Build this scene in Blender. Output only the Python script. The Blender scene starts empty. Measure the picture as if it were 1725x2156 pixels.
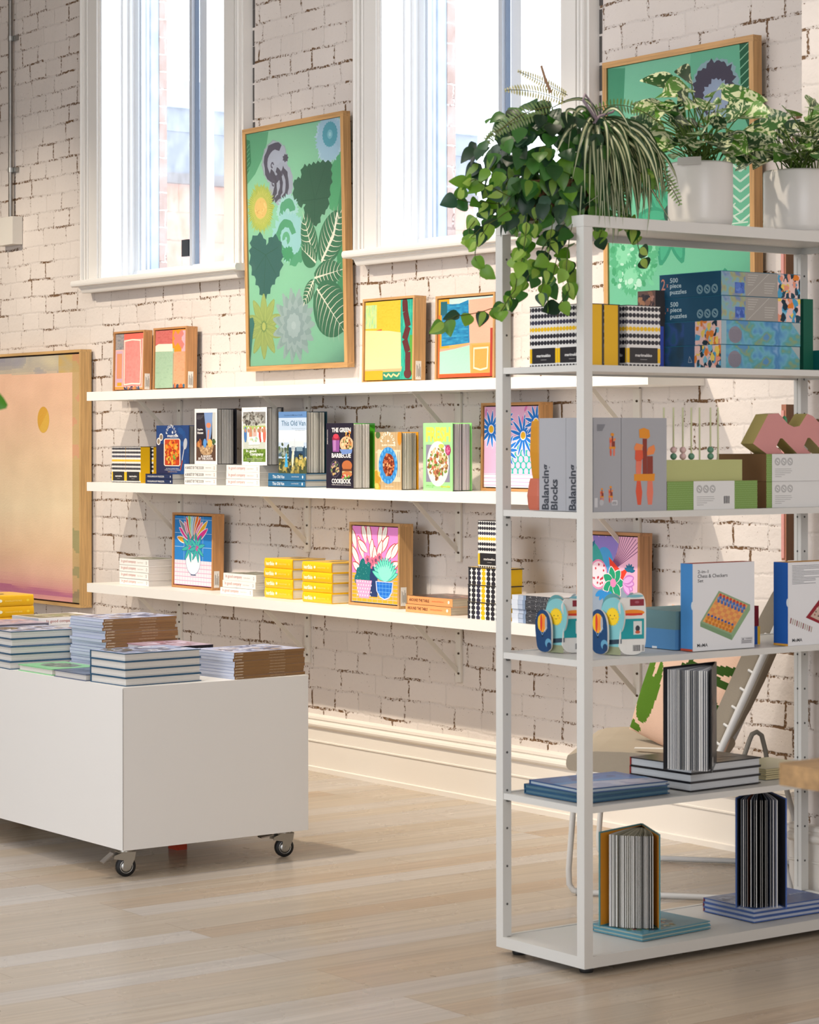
import bpy, math, random
from mathutils import Vector, Matrix, noise
C = bpy.context.scene.collection
SC = bpy.context.scene
rnd = random.Random(7)

# ------------------------------------------------------------ camera, world, lights, exposure
FPX, YAW, HPY, CAMH, ROLL = 5127.0, 0.6377, 930.6, 1.42, -0.001
FW = Vector((-math.cos(YAW), math.sin(YAW), 0)); RT = Vector((FW.y, -FW.x, 0))
cd = bpy.data.cameras.new('camera'); cam = bpy.data.objects.new('camera', cd); C.objects.link(cam)
cd.sensor_fit = 'VERTICAL'; cd.sensor_height = 36.0
cd.lens = FPX * 36.0 / 2156.0
cd.shift_y = -(1078.0 - HPY) / 2156.0
cd.clip_end = 200
cam.location = (0, 0, CAMH)
cam.rotation_mode = 'QUATERNION'
cam.rotation_quaternion = (Matrix.Rotation(math.pi/2 - YAW, 4, 'Z') @ Matrix.Rotation(math.pi/2, 4, 'X') @ Matrix.Rotation(ROLL, 4, 'Z')).to_quaternion()
cd.dof.use_dof = True; cd.dof.focus_distance = 9.8; cd.dof.aperture_fstop = 11.0
SC.camera = cam
SC.view_settings.view_transform = 'Standard'; SC.view_settings.look = 'None'
SC.view_settings.gamma = 1; SC.view_settings.use_curve_mapping = False
SC.view_settings.exposure = 0.1
SC.cycles.use_denoising = True
SC.cycles.max_bounces = 8; SC.cycles.diffuse_bounces = 4; SC.cycles.transparent_max_bounces = 12
SC.cycles.sample_clamp_indirect = 8

world = bpy.data.worlds.new('world'); SC.world = world; world.use_nodes = True
bg = world.node_tree.nodes['Background']
bg.inputs[0].default_value = (0.86, 0.93, 1.0, 1); bg.inputs[1].default_value = 3.4

def lamp(name, kind, loc, energy, color, target=None, **kw):
    d = bpy.data.lights.new(name, kind); d.energy = energy; d.color = color
    for k, v in kw.items(): setattr(d, k, v)
    o = bpy.data.objects.new(name, d); C.objects.link(o); o.location = loc
    if target is not None:
        o.rotation_mode = 'QUATERNION'
        o.rotation_quaternion = (Vector(target) - Vector(loc)).to_track_quat('-Z', 'Y')
    return o
# ceiling track spots that wash the wall (positions read from the shelf shadows)
for x, e, tz in ((-11.3, 190, 1.05), (-9.2, 270, .75), (-7.2, 270, .35), (-5.2, 75, .6)):
    lamp('track_spot', 'SPOT', (x, 3.94, 3.44), e, (1.0, 0.87, 0.70), (x, 5.95, tz), spot_size=math.radians(84), spot_blend=1.0, shadow_soft_size=0.03)
# fill lamps added behind, beside and above the view; no fittings stand there
lamp('front_fill', 'AREA', (-6.0, -3.6, 2.1), 310, (0.84, 0.91, 1.0), (-8.0, 4.5, 0.9), shape='RECTANGLE', size=7.0, size_y=2.6)
lamp('side_fill', 'AREA', (2.9, 1.2, 2.1), 290, (0.93, 0.94, 1.0), (-5.5, 4.0, 1.0), shape='RECTANGLE', size=5.0, size_y=2.6)
lamp('overhead_fill', 'AREA', (-7.0, 1.6, 4.0), 120, (0.97, 0.95, 0.97), (-6.0, 2.2, 0.0), shape='RECTANGLE', size=5.0, size_y=2.0)

# ------------------------------------------------------------ pixel -> plane helpers (photo pixels, real planes)
def ray(px, py):
    u = px - 862.5; v = py - HPY
    u, v = u + ROLL*v, v - ROLL*u
    d = FW + RT*(u/FPX); d.z = -v/FPX
    return d
OC = Vector((0, 0, CAMH))
def PX(px, py, X): d = ray(px, py); return OC + d*(X/d.x)
def PY(px, py, Y): d = ray(px, py); return OC + d*(Y/d.y)
def PZ(px, py, Z): d = ray(px, py); return OC + d*((Z-CAMH)/d.z)

# ------------------------------------------------------------ colours and materials
def lin(c):
    if isinstance(c, str):
        c = c.lstrip('#'); c = [int(c[i:i+2], 16)/255 for i in (0, 2, 4)]
    return tuple((x/12.92 if x <= 0.04045 else ((x+0.055)/1.055)**2.4) for x in c[:3]) + (1.0,)
def newmat(name):
    m = bpy.data.materials.new(name); m.use_nodes = True
    nt = m.node_tree; return m, nt, nt.nodes, nt.links, nt.nodes['Principled BSDF']
def nd(nt, typ, **kw):
    n = nt.nodes.new(typ)
    for k, v in kw.items(): setattr(n, k, v)
    return n
MATS = {}
def simple(name, rough, metal=0.0, spec=0.5, bump=None, trans=0.0, coat=0.0, var=0.0):
    m, nt, N, L, b = newmat(name)
    a = nd(nt, 'ShaderNodeAttribute', attribute_name='Col')
    src = a.outputs['Color']
    if var:
        no = nd(nt, 'ShaderNodeTexNoise'); no.inputs['Scale'].default_value = 6; no.inputs['Detail'].default_value = 4
        g = nd(nt, 'ShaderNodeNewGeometry'); L.new(g.outputs['Position'], no.inputs['Vector'])
        mr = nd(nt, 'ShaderNodeMapRange'); mr.inputs['To Min'].default_value = 1-var; mr.inputs['To Max'].default_value = 1+var*0.5
        L.new(no.outputs['Fac'], mr.inputs['Value'])
        mx = nd(nt, 'ShaderNodeVectorMath', operation='MULTIPLY'); L.new(src, mx.inputs[0]); L.new(mr.outputs[0], mx.inputs[1]); src = mx.outputs[0]
    L.new(src, b.inputs['Base Color'])
    b.inputs['Roughness'].default_value = rough; b.inputs['Metallic'].default_value = metal
    b.inputs['Specular IOR Level'].default_value = spec
    if coat: b.inputs['Coat Weight'].default_value = coat; b.inputs['Coat Roughness'].default_value = 0.08
    if bump:
        no = nd(nt, 'ShaderNodeTexNoise'); no.inputs['Scale'].default_value = bump[0]; no.inputs['Detail'].default_value = 3
        g = nd(nt, 'ShaderNodeNewGeometry'); L.new(g.outputs['Position'], no.inputs['Vector'])
        bp = nd(nt, 'ShaderNodeBump'); bp.inputs['Strength'].default_value = bump[1]; bp.inputs['Distance'].default_value = 0.002
        L.new(no.outputs['Fac'], bp.inputs['Height']); L.new(bp.outputs[0], b.inputs['Normal'])
    if trans:
        t = nd(nt, 'ShaderNodeBsdfTranslucent'); L.new(src, t.inputs['Color'])
        mx = nd(nt, 'ShaderNodeMixShader'); mx.inputs[0].default_value = trans
        L.new(b.outputs[0], mx.inputs[1]); L.new(t.outputs[0], mx.inputs[2])
        L.new(mx.outputs[0], N['Material Output'].inputs[0])
    MATS[name] = m
simple('paint', 0.38, bump=(180, 0.08))
simple('laminate', 0.45, bump=(250, 0.05))
simple('powder', 0.4, bump=(400, 0.06))
simple('paper', 0.6, spec=0.35)
simple('pages', 0.85, spec=0.2)
simple('gloss', 0.28)
simple('canvas', 0.6, bump=(120, 0.5), var=0.12)
simple('canvas_fine', 0.6, bump=(300, 0.3), spec=0.3)
simple('metal', 0.35, metal=1.0, var=0.2)
simple('rubber', 0.55)
simple('leaf', 0.38, trans=0.42, var=0.3)
simple('ceramic', 0.35, bump=(30, 0.05))
simple('fabric', 0.95, spec=0.1, bump=(500, 0.7), var=0.1)
simple('card', 0.8, spec=0.2, var=0.08)
simple('felt', 0.8, spec=0.2)
simple('woodpaint', 0.5, bump=(200, 0.1), var=0.06)
# variegated leaf: cream marbling over green
m, nt, N, L, b = newmat('leaf_variegated')
tc = nd(nt, 'ShaderNodeNewGeometry'); no = nd(nt, 'ShaderNodeTexNoise'); no.inputs['Scale'].default_value = 20; no.inputs['Detail'].default_value = 3.5; no.inputs['Distortion'].default_value = 3.2
L.new(tc.outputs['Position'], no.inputs['Vector'])
cr = nd(nt, 'ShaderNodeValToRGB'); e = cr.color_ramp.elements; e[0].position = 0.53; e[0].color = (0, 0, 0, 1); e[1].position = 0.55; e[1].color = (1, 1, 1, 1)
L.new(no.outputs['Fac'], cr.inputs['Fac'])
a = nd(nt, 'ShaderNodeAttribute', attribute_name='Col')
mx = nd(nt, 'ShaderNodeMix', data_type='RGBA'); L.new(cr.outputs['Color'], mx.inputs['Factor']); L.new(a.outputs['Color'], mx.inputs[6]); mx.inputs[7].default_value = lin('#cdd3ac')
L.new(mx.outputs[2], b.inputs['Base Color']); b.inputs['Roughness'].default_value = 0.35
t = nd(nt, 'ShaderNodeBsdfTranslucent'); L.new(mx.outputs[2], t.inputs['Color']); ms = nd(nt, 'ShaderNodeMixShader'); ms.inputs[0].default_value = 0.25
L.new(b.outputs[0], ms.inputs[1]); L.new(t.outputs[0], ms.inputs[2]); L.new(ms.outputs[0], N['Material Output'].inputs[0])
MATS['leaf_variegated'] = m
# wood with grain running along Z or along X/Y
def woodmat(name, axis, contrast=0.35, rough=0.45, sc=1.0):
    m, nt, N, L, b = newmat(name)
    g = nd(nt, 'ShaderNodeNewGeometry'); mp = nd(nt, 'ShaderNodeMapping')
    s = [90*sc, 90*sc, 90*sc]; s[axis] = 3.5*sc; mp.inputs['Scale'].default_value = s
    L.new(g.outputs['Position'], mp.inputs['Vector'])
    no = nd(nt, 'ShaderNodeTexNoise'); no.inputs['Scale'].default_value = 1.0; no.inputs['Detail'].default_value = 6; no.inputs['Roughness'].default_value = 0.65
    L.new(mp.outputs[0], no.inputs['Vector'])
    mr = nd(nt, 'ShaderNodeMapRange'); mr.inputs['From Min'].default_value = 0.3; mr.inputs['From Max'].default_value = 0.7
    mr.inputs['To Min'].default_value = 1-contrast; mr.inputs['To Max'].default_value = 1+contrast*0.4; L.new(no.outputs['Fac'], mr.inputs['Value'])
    a = nd(nt, 'ShaderNodeAttribute', attribute_name='Col')
    mu = nd(nt, 'ShaderNodeVectorMath', operation='MULTIPLY'); L.new(a.outputs['Color'], mu.inputs[0]); L.new(mr.outputs[0], mu.inputs[1])
    L.new(mu.outputs[0], b.inputs['Base Color']); b.inputs['Roughness'].default_value = rough
    MATS[name] = m
woodmat('woodz', 2); woodmat('woodx', 0); woodmat('woody', 1); woodmat('wood_table', 1, 0.5, 0.5, 0.35)
# thin clear glass
def glassmat(name, tint=(0.97, 0.99, 1.0, 1), refl=0.08):
    m, nt, N, L, b = newmat(name); N.remove(b)
    tr = nd(nt, 'ShaderNodeBsdfTransparent'); tr.inputs[0].default_value = tint
    gl = nd(nt, 'ShaderNodeBsdfGlossy'); gl.inputs['Roughness'].default_value = 0.02
    fr = nd(nt, 'ShaderNodeFresnel'); fr.inputs[0].default_value = 1.45
    ms = nd(nt, 'ShaderNodeMixShader'); L.new(fr.outputs[0], ms.inputs[0]); L.new(tr.outputs[0], ms.inputs[1]); L.new(gl.outputs[0], ms.inputs[2])
    L.new(ms.outputs[0], N['Material Output'].inputs[0]); MATS[name] = m
glassmat('glass')
# dusty window glass: clear pane with a little bright scatter from grime
m, nt, N, L, b = newmat('window_glass'); N.remove(b)
tr = nd(nt, 'ShaderNodeBsdfTransparent'); tl = nd(nt, 'ShaderNodeBsdfTranslucent'); tl.inputs[0].default_value = (0.95, 0.97, 1, 1)
g = nd(nt, 'ShaderNodeNewGeometry'); no = nd(nt, 'ShaderNodeTexNoise'); no.inputs['Scale'].default_value = 9; no.inputs['Detail'].default_value = 8; L.new(g.outputs['Position'], no.inputs['Vector'])
mr = nd(nt, 'ShaderNodeMapRange'); mr.inputs['From Min'].default_value = 0.35; mr.inputs['From Max'].default_value = 0.75; mr.inputs['To Min'].default_value = 0.07; mr.inputs['To Max'].default_value = 0.22; L.new(no.outputs['Fac'], mr.inputs['Value'])
ms = nd(nt, 'ShaderNodeMixShader'); L.new(mr.outputs[0], ms.inputs[0]); L.new(tr.outputs[0], ms.inputs[1]); L.new(tl.outputs[0], ms.inputs[2])
L.new(ms.outputs[0], N['Material Output'].inputs[0]); MATS['window_glass'] = m

def brickmat(name, base, chip, ax, bw, rh, z0, chips=1.0, mortar=None, bump=0.45, x0=0.0):
    m, nt, N, L, b = newmat(name)
    g = nd(nt, 'ShaderNodeNewGeometry'); sp = nd(nt, 'ShaderNodeSeparateXYZ'); L.new(g.outputs['Position'], sp.inputs[0])
    # gently wandering courses
    nw = nd(nt, 'ShaderNodeTexNoise'); nw.inputs['Scale'].default_value = 5.0; nw.inputs['Detail'].default_value = 4; L.new(g.outputs['Position'], nw.inputs['Vector'])
    sw = nd(nt, 'ShaderNodeSeparateColor'); L.new(nw.outputs['Color'], sw.inputs[0])
    def wob(src, ch, amt, off):
        a1 = nd(nt, 'ShaderNodeMath', operation='MULTIPLY_ADD'); L.new(sw.outputs[ch], a1.inputs[0]); a1.inputs[1].default_value = amt
        L.new(src, a1.inputs[2]); a2 = nd(nt, 'ShaderNodeMath', operation='ADD'); L.new(a1.outputs[0], a2.inputs[0]); a2.inputs[1].default_value = off - amt/2
        return a2.outputs[0]
    nw2 = nd(nt, 'ShaderNodeTexNoise'); nw2.inputs['Scale'].default_value = 45.0; nw2.inputs['Detail'].default_value = 3; L.new(g.outputs['Position'], nw2.inputs['Vector'])
    cb = nd(nt, 'ShaderNodeCombineXYZ')
    L.new(wob(sp.outputs[ax], 0, 0.035, -x0 + 50*bw), cb.inputs[0]); L.new(wob(sp.outputs[2], 1, 0.026, -z0 + 20*rh), cb.inputs[1])
    cbo = cb; cb = nd(nt, 'ShaderNodeVectorMath', operation='MULTIPLY_ADD'); L.new(nw2.outputs['Color'], cb.inputs[0]); cb.inputs[1].default_value = (0.011, 0.011, 0); L.new(cbo.outputs[0], cb.inputs[2])
    br = nd(nt, 'ShaderNodeTexBrick'); br.offset = 0.5; br.squash = 1.45; br.squash_frequency = 3; br.offset_frequency = 2
    br.inputs['Scale'].default_value = 1.0; br.inputs['Brick Width'].default_value = bw; br.inputs['Row Height'].default_value = rh
    br.inputs['Mortar Size'].default_value = 0.0045; br.inputs['Mortar Smooth'].default_value = 0.35; br.inputs['Bias'].default_value = 0.0
    br.inputs['Color1'].default_value = (1, 1, 1, 1); br.inputs['Color2'].default_value = (0.95, 0.945, 0.94, 1); br.inputs['Mortar'].default_value = (0.92, 0.92, 0.92, 1)
    L.new(cb.outputs[0], br.inputs['Vector'])
    # a softer, wider joint for the bump
    b2 = nd(nt, 'ShaderNodeTexBrick'); b2.offset = 0.5; b2.squash = 1.45; b2.squash_frequency = 3; b2.offset_frequency = 2
    for k, v in (('Scale', 1.0), ('Brick Width', bw), ('Row Height', rh), ('Mortar Size', 0.009), ('Mortar Smooth', 1.0)): b2.inputs[k].default_value = v
    L.new(cb.outputs[0], b2.inputs['Vector'])
    # where paint has chipped out of the joints
    n1 = nd(nt, 'ShaderNodeTexNoise'); n1.inputs['Scale'].default_value = 5; n1.inputs['Detail'].default_value = 3; L.new(g.outputs['Position'], n1.inputs['Vector'])
    n2 = nd(nt, 'ShaderNodeTexNoise'); n2.inputs['Scale'].default_value = 95; n2.inputs['Detail'].default_value = 6; n2.inputs['Roughness'].default_value = 0.75; L.new(g.outputs['Position'], n2.inputs['Vector'])
    ad = nd(nt, 'ShaderNodeMath', operation='MULTIPLY_ADD'); L.new(n2.outputs['Fac'], ad.inputs[0]); ad.inputs[1].default_value = 1.35; L.new(n1.outputs['Fac'], ad.inputs[2])
    r1 = nd(nt, 'ShaderNodeMapRange'); r1.inputs['From Min'].default_value = 1.265 - 0.03*chips; r1.inputs['From Max'].default_value = 1.30 - 0.03*chips; L.new(ad.outputs[0], r1.inputs['Value'])
    wide = nd(nt, 'ShaderNodeMapRange'); wide.inputs['From Min'].default_value = 0.18; wide.inputs['From Max'].default_value = 0.5; L.new(b2.outputs['Fac'], wide.inputs['Value'])
    cm = nd(nt, 'ShaderNodeMath', operation='MULTIPLY'); L.new(r1.outputs[0], cm.inputs[0]); L.new(wide.outputs[0], cm.inputs[1])
    # scattered pinholes on the brick faces
    n3 = nd(nt, 'ShaderNodeTexNoise'); n3.inputs['Scale'].default_value = 150; n3.inputs['Detail'].default_value = 2; L.new(g.outputs['Position'], n3.inputs['Vector'])
    r3 = nd(nt, 'ShaderNodeMapRange'); r3.inputs['From Min'].default_value = 0.735; r3.inputs['From Max'].default_value = 0.76; L.new(n3.outputs['Fac'], r3.inputs['Value'])
    mxm = nd(nt, 'ShaderNodeMath', operation='MAXIMUM'); L.new(cm.outputs[0], mxm.inputs[0]); L.new(r3.outputs[0], mxm.inputs[1]); 
    # colour
    n4 = nd(nt, 'ShaderNodeTexNoise'); n4.inputs['Scale'].default_value = 2.5; n4.inputs['Detail'].default_value = 5; L.new(g.outputs['Position'], n4.inputs['Vector'])
    c4 = nd(nt, 'ShaderNodeMapRange'); c4.inputs['To Min'].default_value = 0.9; c4.inputs['To Max'].default_value = 1.06; L.new(n4.outputs['Fac'], c4.inputs['Value'])
    m1 = nd(nt, 'ShaderNodeVectorMath', operation='MULTIPLY'); m1.inputs[0].default_value = lin(base)[:3]; L.new(br.outputs['Color'], m1.inputs[1])
    m2 = nd(nt, 'ShaderNodeVectorMath', operation='MULTIPLY'); L.new(m1.outputs[0], m2.inputs[0]); L.new(c4.outputs[0], m2.inputs[1])
    src = m2.outputs[0]
    if mortar:
        mm = nd(nt, 'ShaderNodeMix', data_type='RGBA'); L.new(br.outputs['Fac'], mm.inputs['Factor']); L.new(src, mm.inputs[6]); mm.inputs[7].default_value = lin(mortar); src = mm.outputs[2]
    mx = nd(nt, 'ShaderNodeMix', data_type='RGBA'); L.new(mxm.outputs[0], mx.inputs['Factor']); L.new(src, mx.inputs[6]); mx.inputs[7].default_value = lin(chip)
    L.new(mx.outputs[2], b.inputs['Base Color']); b.inputs['Roughness'].default_value = 0.62
    # relief
    h1 = nd(nt, 'ShaderNodeMath', operation='MULTIPLY_ADD'); L.new(b2.outputs['Fac'], h1.inputs[0]); h1.inputs[1].default_value = -0.5
    n5 = nd(nt, 'ShaderNodeTexNoise'); n5.inputs['Scale'].default_value = 34; n5.inputs['Detail'].default_value = 8; L.new(g.outputs['Position'], n5.inputs['Vector'])
    L.new(n5.outputs['Fac'], h1.inputs[2])
    h2 = nd(nt, 'ShaderNodeMath', operation='MULTIPLY_ADD'); L.new(mxm.outputs[0], h2.inputs[0]); h2.inputs[1].default_value = -0.6; L.new(h1.outputs[0], h2.inputs[2])
    bp = nd(nt, 'ShaderNodeBump'); bp.inputs['Strength'].default_value = bump; bp.inputs['Distance'].default_value = 0.007; L.new(h2.outputs[0], bp.inputs['Height'])
    L.new(bp.outputs[0], b.inputs['Normal']); MATS[name] = m
brickmat('painted_brick', '#dfd6cf', '#6b4c2c', 0, 0.168, 0.0865, 0.016)
brickmat('painted_brick_side', '#d9d0c9', '#4a3826', 1, 0.236, 0.0865, 0.016)
brickmat('red_brick', '#a5867a', '#7a4a38', 1, 0.24, 0.086, 0.0, 0.3, '#cfc4b8', 0.4)
brickmat('block_wall', '#b58672', '#8a5a48', 1, 0.42, 0.2, 0.03, 0.2, '#a8745e', 0.4)
# floor boards running towards the wall
m, nt, N, L, b = newmat('floor_boards')
g = nd(nt, 'ShaderNodeNewGeometry'); sp = nd(nt, 'ShaderNodeSeparateXYZ'); L.new(g.outputs['Position'], sp.inputs[0])
cb = nd(nt, 'ShaderNodeCombineXYZ')
ay = nd(nt, 'ShaderNodeMath', operation='ADD'); ay.inputs[1].default_value = 40; L.new(sp.outputs[1], ay.inputs[0])
ax_ = nd(nt, 'ShaderNodeMath', operation='ADD'); ax_.inputs[1].default_value = 40; L.new(sp.outputs[0], ax_.inputs[0])
L.new(ay.outputs[0], cb.inputs[0]); L.new(ax_.outputs[0], cb.inputs[1])
br = nd(nt, 'ShaderNodeTexBrick'); br.offset = 0.37; br.offset_frequency = 3
for k, v in (('Scale', 1.0), ('Brick Width', 1.9), ('Row Height', 0.132), ('Mortar Size', 0.0009), ('Mortar Smooth', 0.2), ('Bias', 0.0)): br.inputs[k].default_value = v
br.inputs['Color1'].default_value = (0, 0, 0, 1); br.inputs['Color2'].default_value = (1, 1, 1, 1); br.inputs['Mortar'].default_value = (0.5, 0.5, 0.5, 1)
L.new(cb.outputs[0], br.inputs['Vector'])
cr = nd(nt, 'ShaderNodeValToRGB'); cr.color_ramp.elements[0].color = lin('#b0997f'); cr.color_ramp.elements[1].color = lin('#c2b9af')
for p_, c_ in ((0.3, '#bbad9b'), (0.55, '#b5a590'), (0.75, '#bab0a5')): el = cr.color_ramp.elements.new(p_); el.color = lin(c_)
L.new(br.outputs['Color'], cr.inputs['Fac'])
mp = nd(nt, 'ShaderNodeMapping'); mp.inputs['Scale'].default_value = (40, 1.1, 1); L.new(g.outputs['Position'], mp.inputs['Vector'])
no = nd(nt, 'ShaderNodeTexNoise'); no.inputs['Scale'].default_value = 1; no.inputs['Detail'].default_value = 7; no.inputs['Roughness'].default_value = 0.6; no.inputs['Distortion'].default_value = 0.6; L.new(mp.outputs[0], no.inputs['Vector'])
mr = nd(nt, 'ShaderNodeMapRange'); mr.inputs['From Min'].default_value = 0.25; mr.inputs['From Max'].default_value = 0.75; mr.inputs['To Min'].default_value = 0.76; mr.inputs['To Max'].default_value = 1.14; L.new(no.outputs['Fac'], mr.inputs['Value'])
mu = nd(nt, 'ShaderNodeVectorMath', operation='MULTIPLY'); L.new(cr.outputs['Color'], mu.inputs[0]); L.new(mr.outputs[0], mu.inputs[1])
mx = nd(nt, 'ShaderNodeMix', data_type='RGBA'); L.new(br.outputs['Fac'], mx.inputs['Factor']); L.new(mu.outputs[0], mx.inputs[6]); mx.inputs[7].default_value = lin('#7d6549')
L.new(mx.outputs[2], b.inputs['Base Color'])
n6 = nd(nt, 'ShaderNodeTexNoise'); n6.inputs['Scale'].default_value = 3; n6.inputs['Detail'].default_value = 4; L.new(g.outputs['Position'], n6.inputs['Vector'])
mr = nd(nt, 'ShaderNodeMapRange'); mr.inputs['To Min'].default_value = 0.2; mr.inputs['To Max'].default_value = 0.36; L.new(n6.outputs['Fac'], mr.inputs['Value']); L.new(mr.outputs[0], b.inputs['Roughness'])
bp = nd(nt, 'ShaderNodeBump'); bp.inputs['Strength'].default_value = 0.15; bp.inputs['Distance'].default_value = 0.002; L.new(no.outputs['Fac'], bp.inputs['Height']); L.new(bp.outputs[0], b.inputs['Normal'])
MATS['floor_boards'] = m

# ------------------------------------------------------------ mesh builder
class MB:
    def __init__(s, mat='paint', col='#ffffff'):
        s.v = []; s.f = []; s.m = []; s.c = []; s.s = []; s.mat = mat; s.col = lin(col)
    def face(s, pts, mat=None, col=None, smooth=False):
        n = len(s.v); s.v += [tuple(p) for p in pts]; s.f.append(tuple(range(n, n+len(pts))))
        s.m.append(mat or s.mat); s.c.append(lin(col) if col is not None else s.col); s.s.append(smooth)
    def grid(s, rows, mat=None, col=None, smooth=True, close=False, colf=None):
        """rows of points -> shared-vertex quads"""
        n = len(s.v); w = len(rows[0])
        for r in rows: s.v += [tuple(p) for p in r]
        c = lin(col) if col is not None else s.col
        for i in range(len(rows)-1):
            for j in range(w if close else w-1):
                k = (j+1) % w
                s.f.append((n+i*w+j, n+i*w+k, n+(i+1)*w+k, n+(i+1)*w+j)); s.m.append(mat or s.mat)
                s.c.append(lin(colf(i, j)) if colf else c); s.s.append(smooth)
    def box(s, x0, x1, y0, y1, z0, z1, mat=None, col=None, faces=None, skip='', M=None):
        P = [Vector((x, y, z)) for x in (x0, x1) for y in (y0, y1) for z in (z0, z1)]
        if M is not None: P = [M @ p for p in P]
        F = {'-X': (0, 1, 3, 2), '+X': (4, 6, 7, 5), '-Y': (0, 4, 5, 1), '+Y': (2, 3, 7, 6), '-Z': (0, 2, 6, 4), '+Z': (1, 5, 7, 3)}
        for k, q in F.items():
            if k in skip.split(','): continue
            c = col; mt = mat
            if faces and k in faces:
                fc = faces[k]; c, mt = (fc if isinstance(fc, tuple) else (fc, mat))
            s.face([P[i] for i in q], mt, c)
    def prism(s, poly, fn, d0, d1, mat=None, col=None, caps=True, side=None):
        """poly 2D list; fn(u,v,d)->3D"""
        a = [Vector(fn(u, v, d0)) for u, v in poly]; b_ = [Vector(fn(u, v, d1)) for u, v in poly]; n = len(poly)
        if caps: s.face(a, mat, col); s.face(b_[::-1], mat, col)
        for i in range(n): j = (i+1) % n; s.face([a[j], a[i], b_[i], b_[j]], mat, side if side is not None else col)
    def tube(s, pts, r, n=8, mat=None, col=None, caps=True, closed=False):
        pts = [Vector(p) for p in pts]; rows = []; prev = None
        for i, p in enumerate(pts):
            a = pts[max(i-1, 0)]; b_ = pts[min(i+1, len(pts)-1)]
            t = (b_-a).normalized()
            up = Vector((0, 0, 1)) if abs(t.z) < 0.95 else Vector((1, 0, 0))
            if prev is None: x = t.cross(up).normalized()
            else: x = (prev - t*prev.dot(t)).normalized()
            prev = x; y = t.cross(x); rr = r[i] if isinstance(r, (list, tuple)) else r
            rows.append([p + (x*math.cos(2*math.pi*k/n) + y*math.sin(2*math.pi*k/n))*rr for k in range(n)])
        s.grid(rows, mat, col, True, True)
        if caps: s.face(rows[0][::-1], mat, col); s.face(rows[-1], mat, col)
    def lathe(s, prof, o=(0, 0, 0), n=40, mat=None, col=None, axis=2):
        rows = []
        for r, z in prof:
            row = []
            for k in range(n):
                a = 2*math.pi*k/n; p = [r*math.cos(a), r*math.sin(a), z]
                if axis == 0: p = [z, r*math.cos(a), r*math.sin(a)]
                row.append(Vector(p) + Vector(o))
            rows.append(row)
        s.grid(rows, mat, col, True, True)
    def ball(s, c, r, mat=None, col=None, n=12, sc=(1, 1, 1)):
        c = Vector(c); rows = []
        for i in range(n//2+1):
            t = math.pi*i/(n//2); rows.append([c + Vector((math.sin(t)*math.cos(2*math.pi*k/n)*sc[0], math.sin(t)*math.sin(2*math.pi*k/n)*sc[1], math.cos(t)*sc[2]))*r for k in range(n)])
        s.grid(rows, mat, col, True, True)
    def xf(s, M):
        s.v = [tuple(M @ Vector(p)) for p in s.v]; return s
    def build(s, name, parent=None, loc=None, bevel=0.0, subs=0):
        me = bpy.data.meshes.new(name); me.from_pydata(s.v, [], s.f)
        names = sorted(set(s.m)); idx = {k: i for i, k in enumerate(names)}
        for k in names: me.materials.append(MATS[k])
        me.polygons.foreach_set('material_index', [idx[k] for k in s.m])
        me.polygons.foreach_set('use_smooth', s.s)
        ca = me.color_attributes.new('Col', 'FLOAT_COLOR', 'CORNER'); cols = []
        for f_, c_ in zip(s.f, s.c): cols += list(c_)*len(f_)
        ca.data.foreach_set('color', cols); me.update()
        o = bpy.data.objects.new(name, me); C.objects.link(o)
        if parent is not None: o.parent = parent
        if loc is not None: o.location = loc
        if bevel:
            bv = o.modifiers.new('edge', 'BEVEL'); bv.width = bevel; bv.segments = 2; bv.limit_method = 'ANGLE'
        if subs:
            sb = o.modifiers.new('smooth', 'SUBSURF'); sb.levels = subs; sb.render_levels = subs
        return o

def tag(o, label=None, cat=None, group=None, kind=None):
    if label: o['label'] = label
    if cat: o['category'] = cat
    if group: o['group'] = group
    if kind: o['kind'] = kind
    return o
def thing(name, label, cat, loc=(0, 0, 0), rz=0.0, group=None):
    o = bpy.data.objects.new(name, None); C.objects.link(o); o.location = loc; o.rotation_euler = (0, 0, rz); o.empty_display_size = 0.05
    return tag(o, label, cat, group)
KIDS = {}
def copy_tree(o, label=None, loc=None, rz=None, parent=None):
    c = o.copy(); C.objects.link(c)
    if parent is not None: c.parent = parent
    if label: c['label'] = label
    if loc is not None: c.location = loc
    if rz is not None: c.rotation_euler = (0, 0, rz)
    for ch in [x for x in bpy.data.objects if x.parent == o]: copy_tree(ch, parent=c)
    return c

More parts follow.
